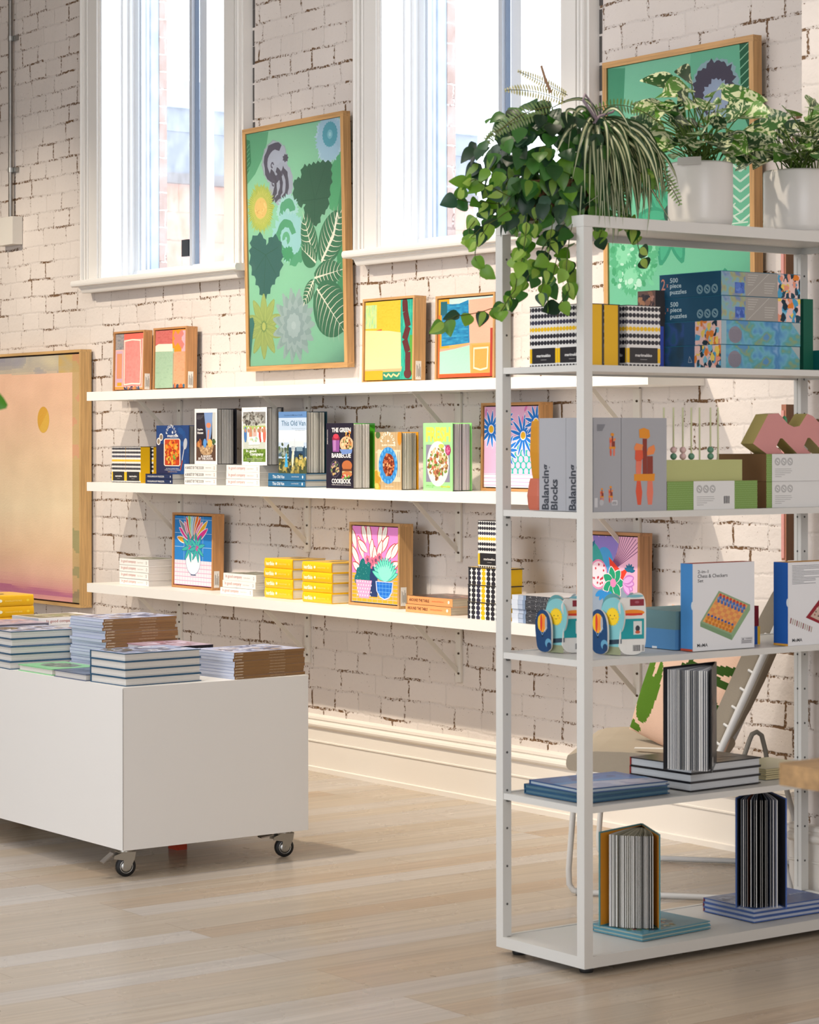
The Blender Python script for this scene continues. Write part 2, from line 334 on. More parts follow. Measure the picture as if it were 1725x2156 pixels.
# ------------------------------------------------------------ flat artwork (print, paint, lettering) as thin coloured polygons
_TX = {}
def glyphs(s, bold=0.0):
    k = (s, bold)
    if k not in _TX:
        cu = bpy.data.curves.new('t', 'FONT'); cu.body = s; cu.size = 1; cu.resolution_u = 2; cu.offset = bold
        o = bpy.data.objects.new('t', cu); C.objects.link(o)
        dg = bpy.context.evaluated_depsgraph_get(); me = bpy.data.meshes.new_from_object(o.evaluated_get(dg))
        tris = [[tuple(me.vertices[i].co[:2]) for i in p.vertices] for p in me.polygons]
        xs = [q[0] for t_ in tris for q in t_] or [0, 1]; ys = [q[1] for t_ in tris for q in t_] or [0, 1]
        bpy.data.objects.remove(o); bpy.data.curves.remove(cu); bpy.data.meshes.remove(me)
        _TX[k] = (tris, min(xs), max(xs), min(ys), max(ys))
    return _TX[k]
class Art:
    """drawn on a w x h sheet, metres, origin bottom left"""
    def __init__(s, w, h, bg=None): s.w = w; s.h = h; s.p = []; s.l = 0; s.clip = True; (bg and s.rect(0, 0, w, h, bg))
    def poly(s, pts, col):
        s.l += 1
        if s.clip: pts = s._clip(pts)
        if len(pts) > 2: s.p.append((pts, col, s.l))
    def _clip(s, pts):
        for ax, lim, sg in ((0, 0, 1), (0, s.w, -1), (1, 0, 1), (1, s.h, -1)):
            out = []
            for i in range(len(pts)):
                a, b_ = pts[i-1], pts[i]; da = (a[ax]-lim)*sg; db = (b_[ax]-lim)*sg
                if (da >= 0) != (db >= 0):
                    t_ = da/(da-db); out.append((a[0]+(b_[0]-a[0])*t_, a[1]+(b_[1]-a[1])*t_))
                if db >= 0: out.append(b_)
            pts = out
            if not pts: return []
        return pts
    def rect(s, x, y, w, h, col): s.poly([(x, y), (x+w, y), (x+w, y+h), (x, y+h)], col)
    def ell(s, x, y, rx, ry, col, n=20, rot=0.0):
        c_, s_ = math.cos(rot), math.sin(rot)
        s.poly([(x+rx*math.cos(2*math.pi*i/n)*c_-ry*math.sin(2*math.pi*i/n)*s_, y+rx*math.cos(2*math.pi*i/n)*s_+ry*math.sin(2*math.pi*i/n)*c_) for i in range(n)], col)
    def star(s, x, y, rx, ry, n, amp, col, jit=0.0):
        pts = []
        for i in range(2*n):
            a = math.pi*i/n; k = 1 if i % 2 == 0 else 1-amp
            k *= 1 + jit*(rnd.random()-0.5); pts.append((x+rx*k*math.cos(a), y+ry*k*math.sin(a)))
        s.poly(pts, col)
    def line(s, pts, w, col, taper=False):
        n = len(pts)
        for i in range(n-1):
            a, b_ = pts[i], pts[i+1]; dx, dy = b_[0]-a[0], b_[1]-a[1]; l = math.hypot(dx, dy) or 1; nx, ny = -dy/l, dx/l
            w0 = w*(1-i/(n-1)) if taper else w; w1 = w*(1-(i+1)/(n-1)) if taper else w
            s.poly([(a[0]-nx*w0/2, a[1]-ny*w0/2), (b_[0]-nx*w1/2, b_[1]-ny*w1/2), (b_[0]+nx*w1/2, b_[1]+ny*w1/2), (a[0]+nx*w0/2, a[1]+ny*w0/2)], col)
    def petal(s, x, y, L, W, ang, col, n=7, base=0.0):
        l, r = [], []
        for i in range(n+1):
            t_ = i/n; wv = W/2*math.sin(math.pi*(t_*0.92+0.04))**0.8; l.append((L*t_+base, wv)); r.append((L*t_+base, -wv))
        c_, s_ = math.cos(ang), math.sin(ang)
        s.poly([(x+u*c_-v*s_, y+u*s_+v*c_) for u, v in r+l[::-1]], col)
    def text(s, t_, x, y, w, h, col, bold=0.0, rot=0.0):
        """fits the lettering into the box w x h whose lower left corner is x, y"""
        tr, x0, x1, y0, y1 = glyphs(t_, bold); sx = w/max(x1-x0, 1e-6); sy = h/max(y1-y0, 1e-6); s.l += 1
        c_, s_ = math.cos(rot), math.sin(rot)
        for q in tr:
            pts = [((a-x0)*sx, (b_-y0)*sy) for a, b_ in q]
            s.p.append(([(x+a*c_-b_*s_, y+a*s_+b_*c_) for a, b_ in pts], col, s.l))
    def arc(s, t_, cx, cy, r, a0, a1, size, col, bold=0.02):
        for i, ch in enumerate(t_):
            a = a0 + (a1-a0)*i/(len(t_)-1)
            if ch == ' ': continue
            s.text(ch, cx+r*math.cos(a)-size*0.35*math.sin(a), cy+r*math.sin(a)+size*0.35*math.cos(a)*0, size*0.7, size, col, bold, a-math.pi/2)
    def field(s, x, y, w, h, nx, ny, f):
        s.l += 1
        for i in range(nx):
            for j in range(ny):
                xa, ya = x+w*i/nx, y+h*j/ny; s.p.append(([(xa, ya), (xa+w/nx, ya), (xa+w/nx, ya+h/ny), (xa, ya+h/ny)], f((i+.5)/nx, (j+.5)/ny), s.l))
    def brush(s, x, y, w, h, cols, sx=30.0, sy=90.0, nx=24, ny=24, seed=0.0):
        """uneven hand painted patch blending between the given colours"""
        cs = [[int(c.lstrip('#')[i:i+2], 16) for i in (0, 2, 4)] for c in cols]
        def f(u, v):
            q = noise.noise(Vector(((x+u*w)*sx+seed, (y+v*h)*sy, seed*1.7)))*.9+noise.noise(Vector(((x+u*w)*sx*3, (y+v*h)*sy*3, seed+5)))*.5
            q = max(0, min(.999, q*.75+.5))*(len(cs)-1); k = int(q); t_ = q-k; a, b_ = cs[k], cs[min(k+1, len(cs)-1)]
            return '#%02x%02x%02x' % tuple(int(a[i]+(b_[i]-a[i])*t_) for i in range(3))
        s.field(x, y, w, h, nx, ny, f)
    def specks(s, x, y, rx, ry, n, cols, sz):
        for _ in range(n):
            a = rnd.random()*6.283; k = math.sqrt(rnd.random()); q = sz*(0.5+rnd.random())
            s.ell(x+rx*k*math.cos(a), y+ry*k*math.sin(a), q, q*(0.4+0.6*rnd.random()), rnd.choice(cols), 6, rnd.random()*3)
    def lines_of_text(s, x, y, w, n, dy, col, th=None):
        for i in range(n): s.rect(x, y-i*dy, w*(1 if i < n-1 else 0.6)*(0.9+0.1*rnd.random()), th or dy*0.35, col)
    def put(s, mb, O, U, V, mat='paper', e=0.00012):
        e = min(e, .0007/max(1, s.l))
        O = Vector(O); U = Vector(U).normalized(); V = Vector(V).normalized(); Nn = U.cross(V)
        for pts, col, l in s.p:
            off = Nn*(0.0002+e*l)
            ar = sum(pts[i-1][0]*pts[i][1]-pts[i][0]*pts[i-1][1] for i in range(len(pts)))
            if ar < 0: pts = pts[::-1]
            mb.face([O+U*a+V*b_+off for a, b_ in pts], mat, col)
UX, UYv, UZ = (1, 0, 0), (0, 1, 0), (0, 0, 1)
# ============================================================ the room
WALL_Y = 5.955; WIN = ((-10.705, -9.216, -10.535, -9.357), (-8.354, -6.847, -8.183, -6.991)); SILL_Z = 2.224; HEAD_Z = 3.78
mb = MB('floor_boards'); mb.face([(-15, -4, 0), (3.2, -4, 0), (3.2, 5.95, 0), (-15, 5.95, 0)]); mb.face([(-15, -4, -.05), (-15, 5.95, -.05), (3.2, 5.95, -.05), (3.2, -4, -.05)])
tag(mb.build('floor'), kind='structure')
mb = MB('paint', '#d9d4cc'); mb.box(-15, 3.2, -4, 6.35, 4.15, 4.25); tag(mb.build('ceiling'), kind='structure')
# long brick wall with two window openings, split into piers and panels of one mesh
mb = MB('painted_brick')
def wall_piece(x0, x1, z0, z1):
    mb.box(x0, x1, WALL_Y, 6.2, z0, z1)
xs = [-15, WIN[0][2], WIN[0][3], WIN[1][2], WIN[1][3], -5.2]
wall_piece(xs[0], xs[5], 0, SILL_Z-.03); wall_piece(xs[0], xs[5], HEAD_Z, 4.15)
for a, b_ in ((xs[0], xs[1]), (xs[2], xs[3]), (xs[4], xs[5])): wall_piece(a, b_, SILL_Z-.03, HEAD_Z)
# a dark strip where the casings meet the bricks
tag(mb.build('wall_back'), kind='structure')
mb = MB('painted_brick'); mb.box(-5.328, 3.2, 5.46, 6.2, 0, 4.15); tag(mb.build('wall_right'), kind='structure')
mb = MB('paint', '#cfc8c0'); mb.box(-15.15, -15, -4, 6.35, 0, 4.15); tag(mb.build('wall_left'), kind='structure')
mb = MB('paint', '#d6d0c8'); mb.box(-15, 3.2, -4.15, -4, 0, 4.15); tag(mb.build('wall_front'), kind='structure')
mb = MB('paint', '#d6d0c8'); mb.box(3.2, 3.35, -4, 6.2, 0, 4.15); tag(mb.build('wall_side'), kind='structure')

# skirting board profile (distance from the wall, height)
SK = [(0, 0), (.035, 0), (.035, .019), (.026, .022), (.026, .126), (.030, .128), (.030, .133), (.026, .135), (.024, .186), (.030, .190), (.036, .196), (.038, .204), (.034, .212), (.026, .217), (.024, .221), (.028, .226), (.026, .236), (.018, .241), (0, .243)]
def skirting(name, x0, x1, yw, left_return=False):
    mb = MB('paint', '#e9e2d8')
    for i in range(len(SK)-1):
        (d0, z0), (d1, z1) = SK[i], SK[i+1]
        mb.face([(x0, yw-d0, z0), (x1, yw-d0, z0), (x1, yw-d1, z1), (x0, yw-d1, z1)])
    mb.face([(x1, yw-d, z) for d, z in SK]); mb.face([(x0, yw-d, z) for d, z in SK][::-1])
    # the dark shadow gap along the boards
    return tag(mb.build(name), kind='structure')
skirting('baseboard_back', -15, -5.33, WALL_Y); skirting('baseboard_right', -5.36, 3.2, 5.46)

# windows
def window(n, ox0, ox1, ix0, ix1, mull):
    root = thing('window_%d' % n, None, None); root['kind'] = 'structure'
    Wc = '#e6e3de'
    def P(name, m, par=root, **k): return m.build(name, par, **k)
    cw = ix0-ox0
    m = MB('paint', Wc)
    for s_, x0 in ((1, ox0), (-1, ox1)):   # stepped architrave: outer fillet, ogee, flat, inner bead
        for a, b_, d in ((0, .012, .052), (.012, .03, .066), (.03, .046, .058), (.046, .075, .048), (.075, cw-.012, .055), (cw-.012, cw, .045)):
            xa, xb = x0+s_*a, x0+s_*b_
            m.box(min(xa, xb), max(xa, xb), WALL_Y-d, WALL_Y+.002, SILL_Z, HEAD_Z+.15)
        for a, d, r in ((.021, .066, .007), (.060, .050, .008)):
            m.tube([(x0+s_*a, WALL_Y-d, SILL_Z), (x0+s_*a, WALL_Y-d, HEAD_Z+.15)], r, 10)
    m.box(ox0, ox1, WALL_Y-.055, WALL_Y, HEAD_Z+.0, HEAD_Z+.15)
    P('architrave', m)
    m = MB('card', '#5a5654'); n0 = 2.62 if n == 1 else 2.3  # dark grey strip of uneven width along the right edge of the casing
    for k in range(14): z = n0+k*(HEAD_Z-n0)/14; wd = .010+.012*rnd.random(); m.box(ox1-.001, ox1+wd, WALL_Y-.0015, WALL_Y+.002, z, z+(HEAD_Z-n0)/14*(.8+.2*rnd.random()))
    P('casing_strip', m)
    m = MB('paint', Wc)   # nosed sill board and the moulding under it
    prof = [(0, 0), (-.10, 0), (-.107, .004), (-.110, .012), (-.110, .020), (-.107, .028), (-.10, .032), (0, .032)]
    f3 = lambda u, v, d: (d, WALL_Y+u, SILL_Z-.035+v)
    m.prism(prof, f3, ox0-.012, ox1+.022)
    m.prism([(0, 0), (-.05, 0), (-.05, -.006), (-.066, -.006), (-.07, -.002), (-.082, .018), (-.09, .02), (-.09, .027), (0, .027)], lambda u, v, d: (d, WALL_Y+u, SILL_Z-.060+v), ox0+.035, ox1-.02)
    P('sill', m)
    m = MB('paint', '#eef0f2')   # linings: left and right jamb boards, stops, inner sill, head
    for s_, x in ((1, ix0+.010), (-1, ix1-.010)):
        m.box(min(x-s_*.03, x), max(x-s_*.03, x), WALL_Y-.04, 6.06, SILL_Z-.01, HEAD_Z)
        m.box(min(x, x+s_*.012), max(x, x+s_*.012), 6.03, 6.06, SILL_Z, HEAD_Z)
        m.box(min(x, x+s_*.03), max(x, x+s_*.03), 6.06, 6.20, SILL_Z, HEAD_Z)
    m.box(ix0, ix1, WALL_Y-.03, 6.2, SILL_Z-.02, SILL_Z+.004); m.box(ix0, ix1, WALL_Y-.04, 6.2, HEAD_Z-.03, HEAD_Z)
    P('jamb_lining', m)
    # sliding sash
    a, b_ = ix0+.04, ix1-.04
    m = MB('powder', '#e4e9ef')
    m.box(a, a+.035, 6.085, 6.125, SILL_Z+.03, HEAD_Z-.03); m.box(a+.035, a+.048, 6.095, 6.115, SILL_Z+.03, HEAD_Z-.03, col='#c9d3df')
    m.box(b_-.04, b_, 6.085, 6.125, SILL_Z+.03, HEAD_Z-.03)
    m.box(a, b_, 6.08, 6.125, SILL_Z+.004, SILL_Z+.043); m.box(a, b_, 6.06, 6.08, SILL_Z+.004, SILL_Z+.02); m.box(a, b_, 6.085, 6.125, HEAD_Z-.06, HEAD_Z-.03)
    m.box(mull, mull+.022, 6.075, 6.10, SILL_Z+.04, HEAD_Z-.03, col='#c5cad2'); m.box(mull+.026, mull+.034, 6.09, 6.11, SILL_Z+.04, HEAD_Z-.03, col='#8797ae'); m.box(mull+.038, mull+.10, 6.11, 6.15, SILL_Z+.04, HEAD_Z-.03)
    fr = P('sash_frame', m)
    m = MB('window_glass'); m.face([(a+.04, 6.105, SILL_Z+.04), (mull+.02, 6.105, SILL_Z+.04), (mull+.02, 6.105, HEAD_Z-.05), (a+.04, 6.105, HEAD_Z-.05)])
    m.face([(mull+.05, 6.13, SILL_Z+.04), (b_-.03, 6.13, SILL_Z+.04), (b_-.03, 6.13, HEAD_Z-.05), (mull+.05, 6.13, HEAD_Z-.05)]); P('glass_pane', m, fr)
    if n == 1:
        m = MB('powder', '#30343c'); m.box(mull-.066, mull-.004, 6.07, 6.095, SILL_Z+.085, SILL_Z+.165); P('sash_latch', m, fr)
    # outer storm frame and exterior brick reveal
    m = MB('powder', '#dfe6ee')
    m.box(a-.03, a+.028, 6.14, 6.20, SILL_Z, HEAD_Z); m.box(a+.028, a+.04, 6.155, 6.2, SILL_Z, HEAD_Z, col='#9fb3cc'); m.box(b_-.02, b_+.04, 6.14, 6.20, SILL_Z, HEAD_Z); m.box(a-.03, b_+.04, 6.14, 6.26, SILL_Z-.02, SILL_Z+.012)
    P('outer_frame', m)
    m = MB('red_brick'); m.box(ix0-.06, a+.045, 6.2, 6.243, SILL_Z-.05, HEAD_Z+.2); m.box(b_+.04, ix1+.06, 6.2, 6.243, SILL_Z-.05, HEAD_Z+.2); P('brick_reveal', m)
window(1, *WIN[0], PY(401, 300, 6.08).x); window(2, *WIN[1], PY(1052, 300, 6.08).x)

# neighbouring building seen through the panes
nb = thing('neighbouring_building', 'brick building with grey metal parapet outside the left window', 'building', (-14.6, 6.5, 0))
Y1 = PX(998, 300, -14.6).y - 6.5
m = MB('block_wall'); m.box(-.6, 0, 0, Y1, -1.0, 3.22); m.build('brick_wall', nb)
m = MB('powder', '#6a7180'); m.box(-.6, .06, 0, Y1, 3.22, 3.29, col='#5c5456'); m.box(-.6, .04, 0, Y1, 3.29, 3.58); m.box(-.6, .05, 0, Y1, 3.58, 3.74, col='#737b89'); m.box(-.6, .09, 0, Y1, 3.74, 3.93, col='#8b94a2'); m.build('metal_parapet', nb)

# conduit and junction box at the left edge
cn = thing('electrical_conduit', 'thin grey metal conduit running down the painted bricks into a white box', 'pipe', (-11.5, 5.93, 2.6))
m = MB('metal', '#8d8a86'); m.tube([(-.02, 0, 1.54), (-.02, .0, 0.0)], .0115, 12); m.build('conduit_pipe', cn)
for z in (.94, .25):
    m = MB('metal', '#a9a9a6'); m.box(-.05, .03, .008, .022, z-.012, z+.012); m.tube([(-.02, 0, z-.012), (-.02, 0, z+.012)], .0145, 12); m.build('pipe_saddle', cn)
m = MB('paint', '#d8d3ca'); m.box(-.12, .07, -.035, .022, -.145, 0.0); m.build('junction_box', cn, bevel=.004)

# ============================================================ wall shelves on white brackets
BRX = (-9.826, -8.756, -7.679, -6.616); SHX = (-10.262, -6.284); SHY = 5.685
def wall_shelf(z, which, dips):
    r = thing('wall_shelf', 'long white wall shelf, %s of the three on the brick wall' % which, 'shelf', (SHX[0], SHY, z-.042), group='white wall shelves')
    m = MB('laminate', '#efece6'); m.box(0, SHX[1]-SHX[0], 0, .2685, 0, .042); m.build('shelf_board', r, bevel=.0015)
    for x in BRX:
        x -= SHX[0]
        b_ = MB('powder', '#dcd6cc'); b_.box(x-.035, x+.0, .258, .2685, -.245, -.004); b_.box(x-.03, x-.004, .02, .26, -.006, 0.0)
        br_ = b_.build('bracket', r)
        b_ = MB('powder', '#d6cfc3'); b_.prism([(.035, -.006), (.06, -.006), (.2585, -.19), (.2585, -.215)], lambda u, v, d: (d, u, v), x-.022, x-.018); b_.build('brace', br_)
        b_ = MB('metal', '#6b5f52')
        for zz in (-.05, -.13, -.21): b_.tube([(x-.012, .2575, zz), (x-.012, .2535, zz)], .0045, 8)
        b_.build('screw', br_)
wall_shelf(1.660, 'the topmost', 0); wall_shelf(1.230, 'the middle one', 0); wall_shelf(.748, 'the lowest', 0)

# ============================================================ framed pictures
OAK = '#c99c66'
def frame(name, label, cat, X0, X1, z0, z1, Yf, dep, art, rail=.012, recess=.006, gap=.004, oak=OAK, tilt=0.0, glass=False, price=None, group=None, mat='canvas', rim='#2b1c14'):
    """floater frame: art(w,h) draws the sheet"""
    r = thing(name, label, cat, (X0, Yf, z0), 0, group); r.rotation_euler = (tilt, 0, 0)
    W, Hh = X1-X0, z1-z0
    for nm, bx, mt in (('frame_rail', (0, W, 0, dep, 0, rail), 'woodx'), ('frame_rail', (0, W, 0, dep, Hh-rail, Hh), 'woodx'), ('frame_rail', (0, rail, 0, dep, rail, Hh-rail), 'woodz'), ('frame_rail', (W-rail, W, 0, dep, rail, Hh-rail), 'woodz')):
        m = MB(mt, oak); m.box(*bx); m.build(nm, r)
    g = rail+gap; A = art(W-2*g, Hh-2*g)
    m = MB(mat, rim); m.box(rail, W-rail, recess+.012, dep-.004, rail, Hh-rail)
    m.box(g, W-g, recess, recess+.014, g, Hh-g, col=A.p[0][1] if A.p else '#ffffff')
    A.put(m, (g, recess, g), UX, UZ, mat, min(.00012, .0015/max(1, A.l))); m.build('artwork', r)
    if glass:
        m = MB('glass'); m.face([(rail, .003, rail), (W-rail, .003, rail), (W-rail, .003, Hh-rail), (rail, .003, Hh-rail)]); m.build('glass_pane', r)
    if price:
        m = MB('paper', '#e9e4dc'); m.box(W, W+.001, price[0], price[0]+.028, .012, .012+.075)
        a = Art(.028, .075); [a.rect(.004+.0045*i, .01+.004*(i % 2), .0022, .05-.008*(i % 3), '#8d8a85') for i in range(5)]; a.put(m, (W+.001, price[0], .012), UYv, UZ); m.build('price_label', r)
    return r

def green_art(w, h, full=True):
    A = Art(w, h, '#8fc4a3')
    # picture pixel space of the study crop -> sheet
    def g(x, y):
        yt = 440-(x-175)*.187; yb = 3456-(x-215)*.054
        v = 1-(y-yt)/(yb-yt); u = (x-180-y/3400*35)/1222
        return (u*w, v*h)
    def P(pts, c): A.poly([g(*p) for p in pts], c)
    P([(180, 440), (480, 395), (455, 560), (390, 760), (300, 950), (180, 1100)], '#63a27d')
    P([(180, 500), (230, 520), (245, 800), (180, 1000)], '#3f7f5a')
    for k in range(7): A.line([g(182, 620+k*60), g(225, 560+k*60)], .003, '#7fb592')
    P([(1240, 900), (1400, 640), (1400, 1500), (1250, 1400)], '#5ea878'); P([(1330, 1500), (1410, 1000), (1420, 2900), (1350, 2800)], '#4e9468')
    P([(1130, 300), (1400, 240), (1400, 330), (1180, 420)], '#b5d0d4')
    c = g(1255, 490); A.star(c[0], c[1], .108, .112, 44, .13, '#b7cdd9', .2); A.star(c[0], c[1], .10, .10, 40, .1, '#a7c3d2', .2)
    c = g(1262, 435); A.star(c[0], c[1], .058, .056, 22, .08, '#5fa3b0'); A.ell(c[0], c[1], .02, .02, '#86bcc6'); A.star(c[0], c[1], .012, .012, 8, .4, '#a8d2d4')
    # lilac shells
    c = g(560, 800); A.star(c[0], c[1], .105, .10, 26, .05, '#9aa9a8', .1); A.star(c[0], c[1], .10, .095, 26, .05, '#aaaebb', .1)
    c2 = g(640, 1080); A.star(c2[0], c2[1], .095, .098, 26, .05, '#a5a9b6', .1)
    def arcband(cx, cy, r0, r1, a0, a1, col, n=14, wob=.12):
        pts = []
        for i in range(n+1): a = a0+(a1-a0)*i/n; k = 1+wob*(rnd.random()-.5); pts.append((cx+r1*k*math.cos(a), cy+r1*k*math.sin(a)))
        for i in range(n, -1, -1): a = a0+(a1-a0)*i/n; k = 1+wob*(rnd.random()-.5); pts.append((cx+r0*k*math.cos(a), cy+r0*k*math.sin(a)))
        A.poly(pts, col)
    arcband(c[0], c[1], .058, .088, .9, 5.2, '#595563'); arcband(c[0]+.02, c[1]-.03, .03, .05, 3.4, 6.0, '#5d5967'); A.star(c[0]+.085, c[1]+.012, .025, .02, 7, .3, '#57535f')
    arcband(c[0]-.02, c[1]-.01, .006, .014, 0, 5, '#5f5b69', 8)
    for dx, a in ((-.045, 0), (-.0, .1), (.048, .05)): arcband(c2[0]+dx-.07, c2[1], .06, .085, -1.3, 1.1, '#57545f')
    arcband(c2[0]-.06, c2[1]+.01, .008, .016, 0, 5, '#5f5b69', 8)
    # serrated dark leaves
    def serr(pts, col, amp=.010):
        q = [g(*p) for p in pts]; out = []
        for i in range(len(q)):
            a, b_ = q[i], q[(i+1) % len(q)]; L_ = math.hypot(b_[0]-a[0], b_[1]-a[1]); n = max(2, int(L_/.016))
            nx, ny = (b_[1]-a[1])/L_, -(b_[0]-a[0])/L_
            for k in range(n):
                t_ = k/n; s_ = amp*(1 if k % 2 else -.3)*(.7+.6*rnd.random()); out.append((a[0]+(b_[0]-a[0])*t_+nx*s_, a[1]+(b_[1]-a[1])*t_+ny*s_))
        A.poly(out, col)
    serr([(800, 1260), (810, 1020), (890, 1000), (920, 860), (1140, 795), (1270, 790), (1280, 1000), (1270, 1100), (1240, 1270), (1230, 1400), (1160, 1480), (1110, 1600), (1000, 1640), (930, 1500), (950, 1340), (870, 1370)][::-1], '#3e6650')
    for p in ((900, 1300), (1000, 900), (1200, 850), (1250, 1250)): A.line([g(1060, 1560), g(1070, 1280), g(*p)], .003, '#335a46')
    # yellow dahlia
    c = g(370, 1395); A.star(c[0], c[1], .112, .112, 60, .16, '#aab861', .25); A.star(c[0], c[1], .098, .1, 54, .14, '#b9bf5f', .2); A.star(c[0], c[1], .075, .08, 44, .12, '#c6c66a', .2)
    for k in range(60): a = k*.1047; A.line([(c[0]+.05*math.cos(a), c[1]+.05*math.sin(a)), (c[0]+.098*math.cos(a), c[1]+.098*math.sin(a))], .0018, '#8d9a4c')
    A.ell(c[0], c[1], .052, .046, '#d9b873'); A.specks(c[0], c[1], .045, .04, 20, ['#cfa965', '#e2c684'], .006)
    # green and pale shells
    c = g(720, 1420); A.star(c[0], c[1], .085, .07, 30, .12, '#a6ccc8', .2); arcband(c[0], c[1]-.01, .018, .062, .1, 3.3, '#5ea17c', 16)
    c = g(700, 1760); A.star(c[0]+.02, c[1], .13, .11, 34, .1, '#9cc7c6', .2); arcband(c[0], c[1]-.005, .045, .078, .2, 4.2, '#5a9f77', 18); arcband(c[0], c[1]-.01, .008, .03, -1.2, 3.4, '#67aa83', 12)
    arcband(c[0]+.06, c[1]-.02, .06, .11, -1.9, -.1, '#5ba07a', 16); A.star(*g(720, 1985), .05, .035, 14, .2, '#4f9a6e', .3)
    serr([(240, 1800), (290, 1740), (390, 1735), (445, 1870), (500, 1760), (590, 1760), (650, 1900), (640, 2080), (640, 2180), (580, 2300), (520, 2400), (450, 2520), (400, 2580), (340, 2450), (290, 2330), (240, 2200), (215, 2060), (235, 1900)][::-1], '#3f6a63', .012)
    for p in ((260, 1900), (300, 2200), (600, 1900), (560, 2250)): A.line([g(400, 2560), g(430, 2000), g(*p)], .003, '#35604f')
    # daisy and grey dahlia
    c = g(400, 2935)
    for k in range(10):
        a = k*.628+.3; A.petal(c[0], c[1], .145, .055, a, '#9cab66'); A.petal(c[0], c[1], .14, .04, a, '#a9b56c')
        for q in (-.1, 0, .1): A.line([c, (c[0]+.12*math.cos(a+q), c[1]+.12*math.sin(a+q))], .0016, '#83985c')
    A.star(c[0], c[1], .03, .03, 14, .25, '#7f985e'); A.ell(c[0], c[1], .015, .018, '#bcc070')
    c = g(790, 2920)
    for ring, (L_, n, col) in enumerate(((.165, 15, '#9fb0ac'), (.14, 14, '#93a6a2'), (.115, 13, '#a3b3b0'), (.085, 12, '#93a5a3'), (.055, 10, '#a9b8b6'))):
        for k in range(n): A.petal(c[0], c[1], L_, .05, k*6.283/n+ring*.2, col)
    A.ell(c[0], c[1], .018, .018, '#b4c1bf')
    # white skeleton leaves over dark green
    def skel(base, tip, wid, sides=(1, 1), n=9, back='#447a5a'):
        a, b_ = Vector(g(*base)), Vector(g(*tip)); d = b_-a; L_ = d.length; d.normalize(); nn = Vector((-d.y, d.x))
        outl = [a+d*L_*t_+nn*wid*math.sin(math.pi*min(1, t_*.95+.05))**.6*s_ for s_ in (1,) for t_ in [i/10 for i in range(11)]] + [a+d*L_*t_-nn*wid*math.sin(math.pi*min(1, t_*.95+.05))**.6 for t_ in [i/10 for i in range(10, -1, -1)]]
        A.poly([tuple(p) for p in outl], back)
        for i in range(n):
            t_ = (i+.5)/n; p = a+d*L_*t_; ww = wid*math.sin(math.pi*min(1, (t_+.12)*.95))**.6
            for s_ in (1, -1):
                if sides[0 if s_ > 0 else 1]:
                    A.line([tuple(p), tuple(p+nn*s_*ww*.45+d*L_*.05), tuple(p+nn*s_*ww*.8+d*L_*.12), tuple(p+nn*s_*ww+d*L_*.2)], .0055, '#e5dfc9', True)
        A.line([tuple(a), tuple(b_)], .010, '#eae4d0', True)
    skel((1150, 2100), (1400, 1420), .085, n=10); skel((1060, 2080), (930, 1500), .06, n=8); skel((1060, 2300), (1400, 2190), .06, n=8)
    skel((1090, 2440), (1420, 2990), .12, n=9); skel((1050, 2330), (925, 2640), .035, n=7); skel((1080, 2100), (900, 1920), .05, (0, 1), n=6)
    A.line([g(1150, 2080), g(1300, 1750), g(1350, 1450)], .013, '#eee8d6')
    P([(210, 2830), (255, 2820), (275, 2900), (250, 3050), (215, 3400)], '#447a72')
    return A
def green_art2(w, h):
    A = Art(w, h, '#79bf9c')
    A.poly([(0, h), (.28*w, h*.98), (.2*w, .86*h), (.07*w, .74*h), (0, .72*h)], '#55a07c')
    A.poly([(.13*w, h), (.6*w, h), (.55*w, .7*h), (.1*w, .72*h)], '#8ccbaa')
    c = (.76*w, .86*h)
    A.star(c[0], c[1], .13, .115, 30, .06, '#9db6ba', .1); A.star(c[0], c[1]+.01, .11, .10, 26, .12, '#544c5b', .2); A.star(c[0]+.01, c[1]-.02, .07, .06, 20, .1, '#a9b4c6', .2)
    A.petal(.2*w, .62*h, .26, .14, 1.2, '#a5bd6e'); A.petal(.3*w, .6*h, .24, .12, 1.5, '#b9c478')
    A.poly([(.93*w, h), (w, h), (w, .7*h), (.94*w, .78*h)], '#2f6b4c')
    for k in range(8): A.line([(.93*w, .77*h+k*.03), (w, .8*h+k*.03)], .004, '#9ccca9')
    c = (.45*w, .44*h)
    for k in range(9): A.petal(c[0], c[1], .17, .075, k*.698+.2, '#3d9a78'); A.petal(c[0], c[1], .15, .05, k*.698+.2, '#4fae88')
    A.ell(c[0], c[1]+.02, .035, .035, '#39564a')
    for x, y, r_ in ((.12, .33, .09), (.25, .3, .08), (.16, .25, .07), (.3, .36, .06)): A.star(x*w, y*h, r_, r_, 26, .18, '#5fb184', .3); A.star(x*w, y*h, r_*.6, r_*.6, 20, .2, '#8fd0aa', .3)
    A.specks(.2*w, .3*h, .16, .1, 60, ['#4ca373', '#7cc79c', '#c2e0cc'], .012)
    for k in range(9):
        a = .3+k*.28; A.line([(.72*w, .36*h), (.72*w+.12*math.cos(a), .36*h+.08*math.sin(a)+.02), (.72*w+.2*math.cos(a), .36*h+.15*math.sin(a))], .005, '#dfe8d6')
    for k in range(7):
        A.line([(w, .60*h-k*.035), (.93*w, .575*h-k*.035), (.88*w, .60*h-k*.035)], .008, '#dfe8d6')
    A.specks(.75*w, .15*h, .15, .1, 50, ['#3d9a78', '#dfe8d6', '#57ad83'], .014)
    return A
def corners(l, r, t, b, Yf): # pixel extents on the front plane
    return PY(l[0], l[1], Yf).x, PY(r[0], r[1], Yf).x
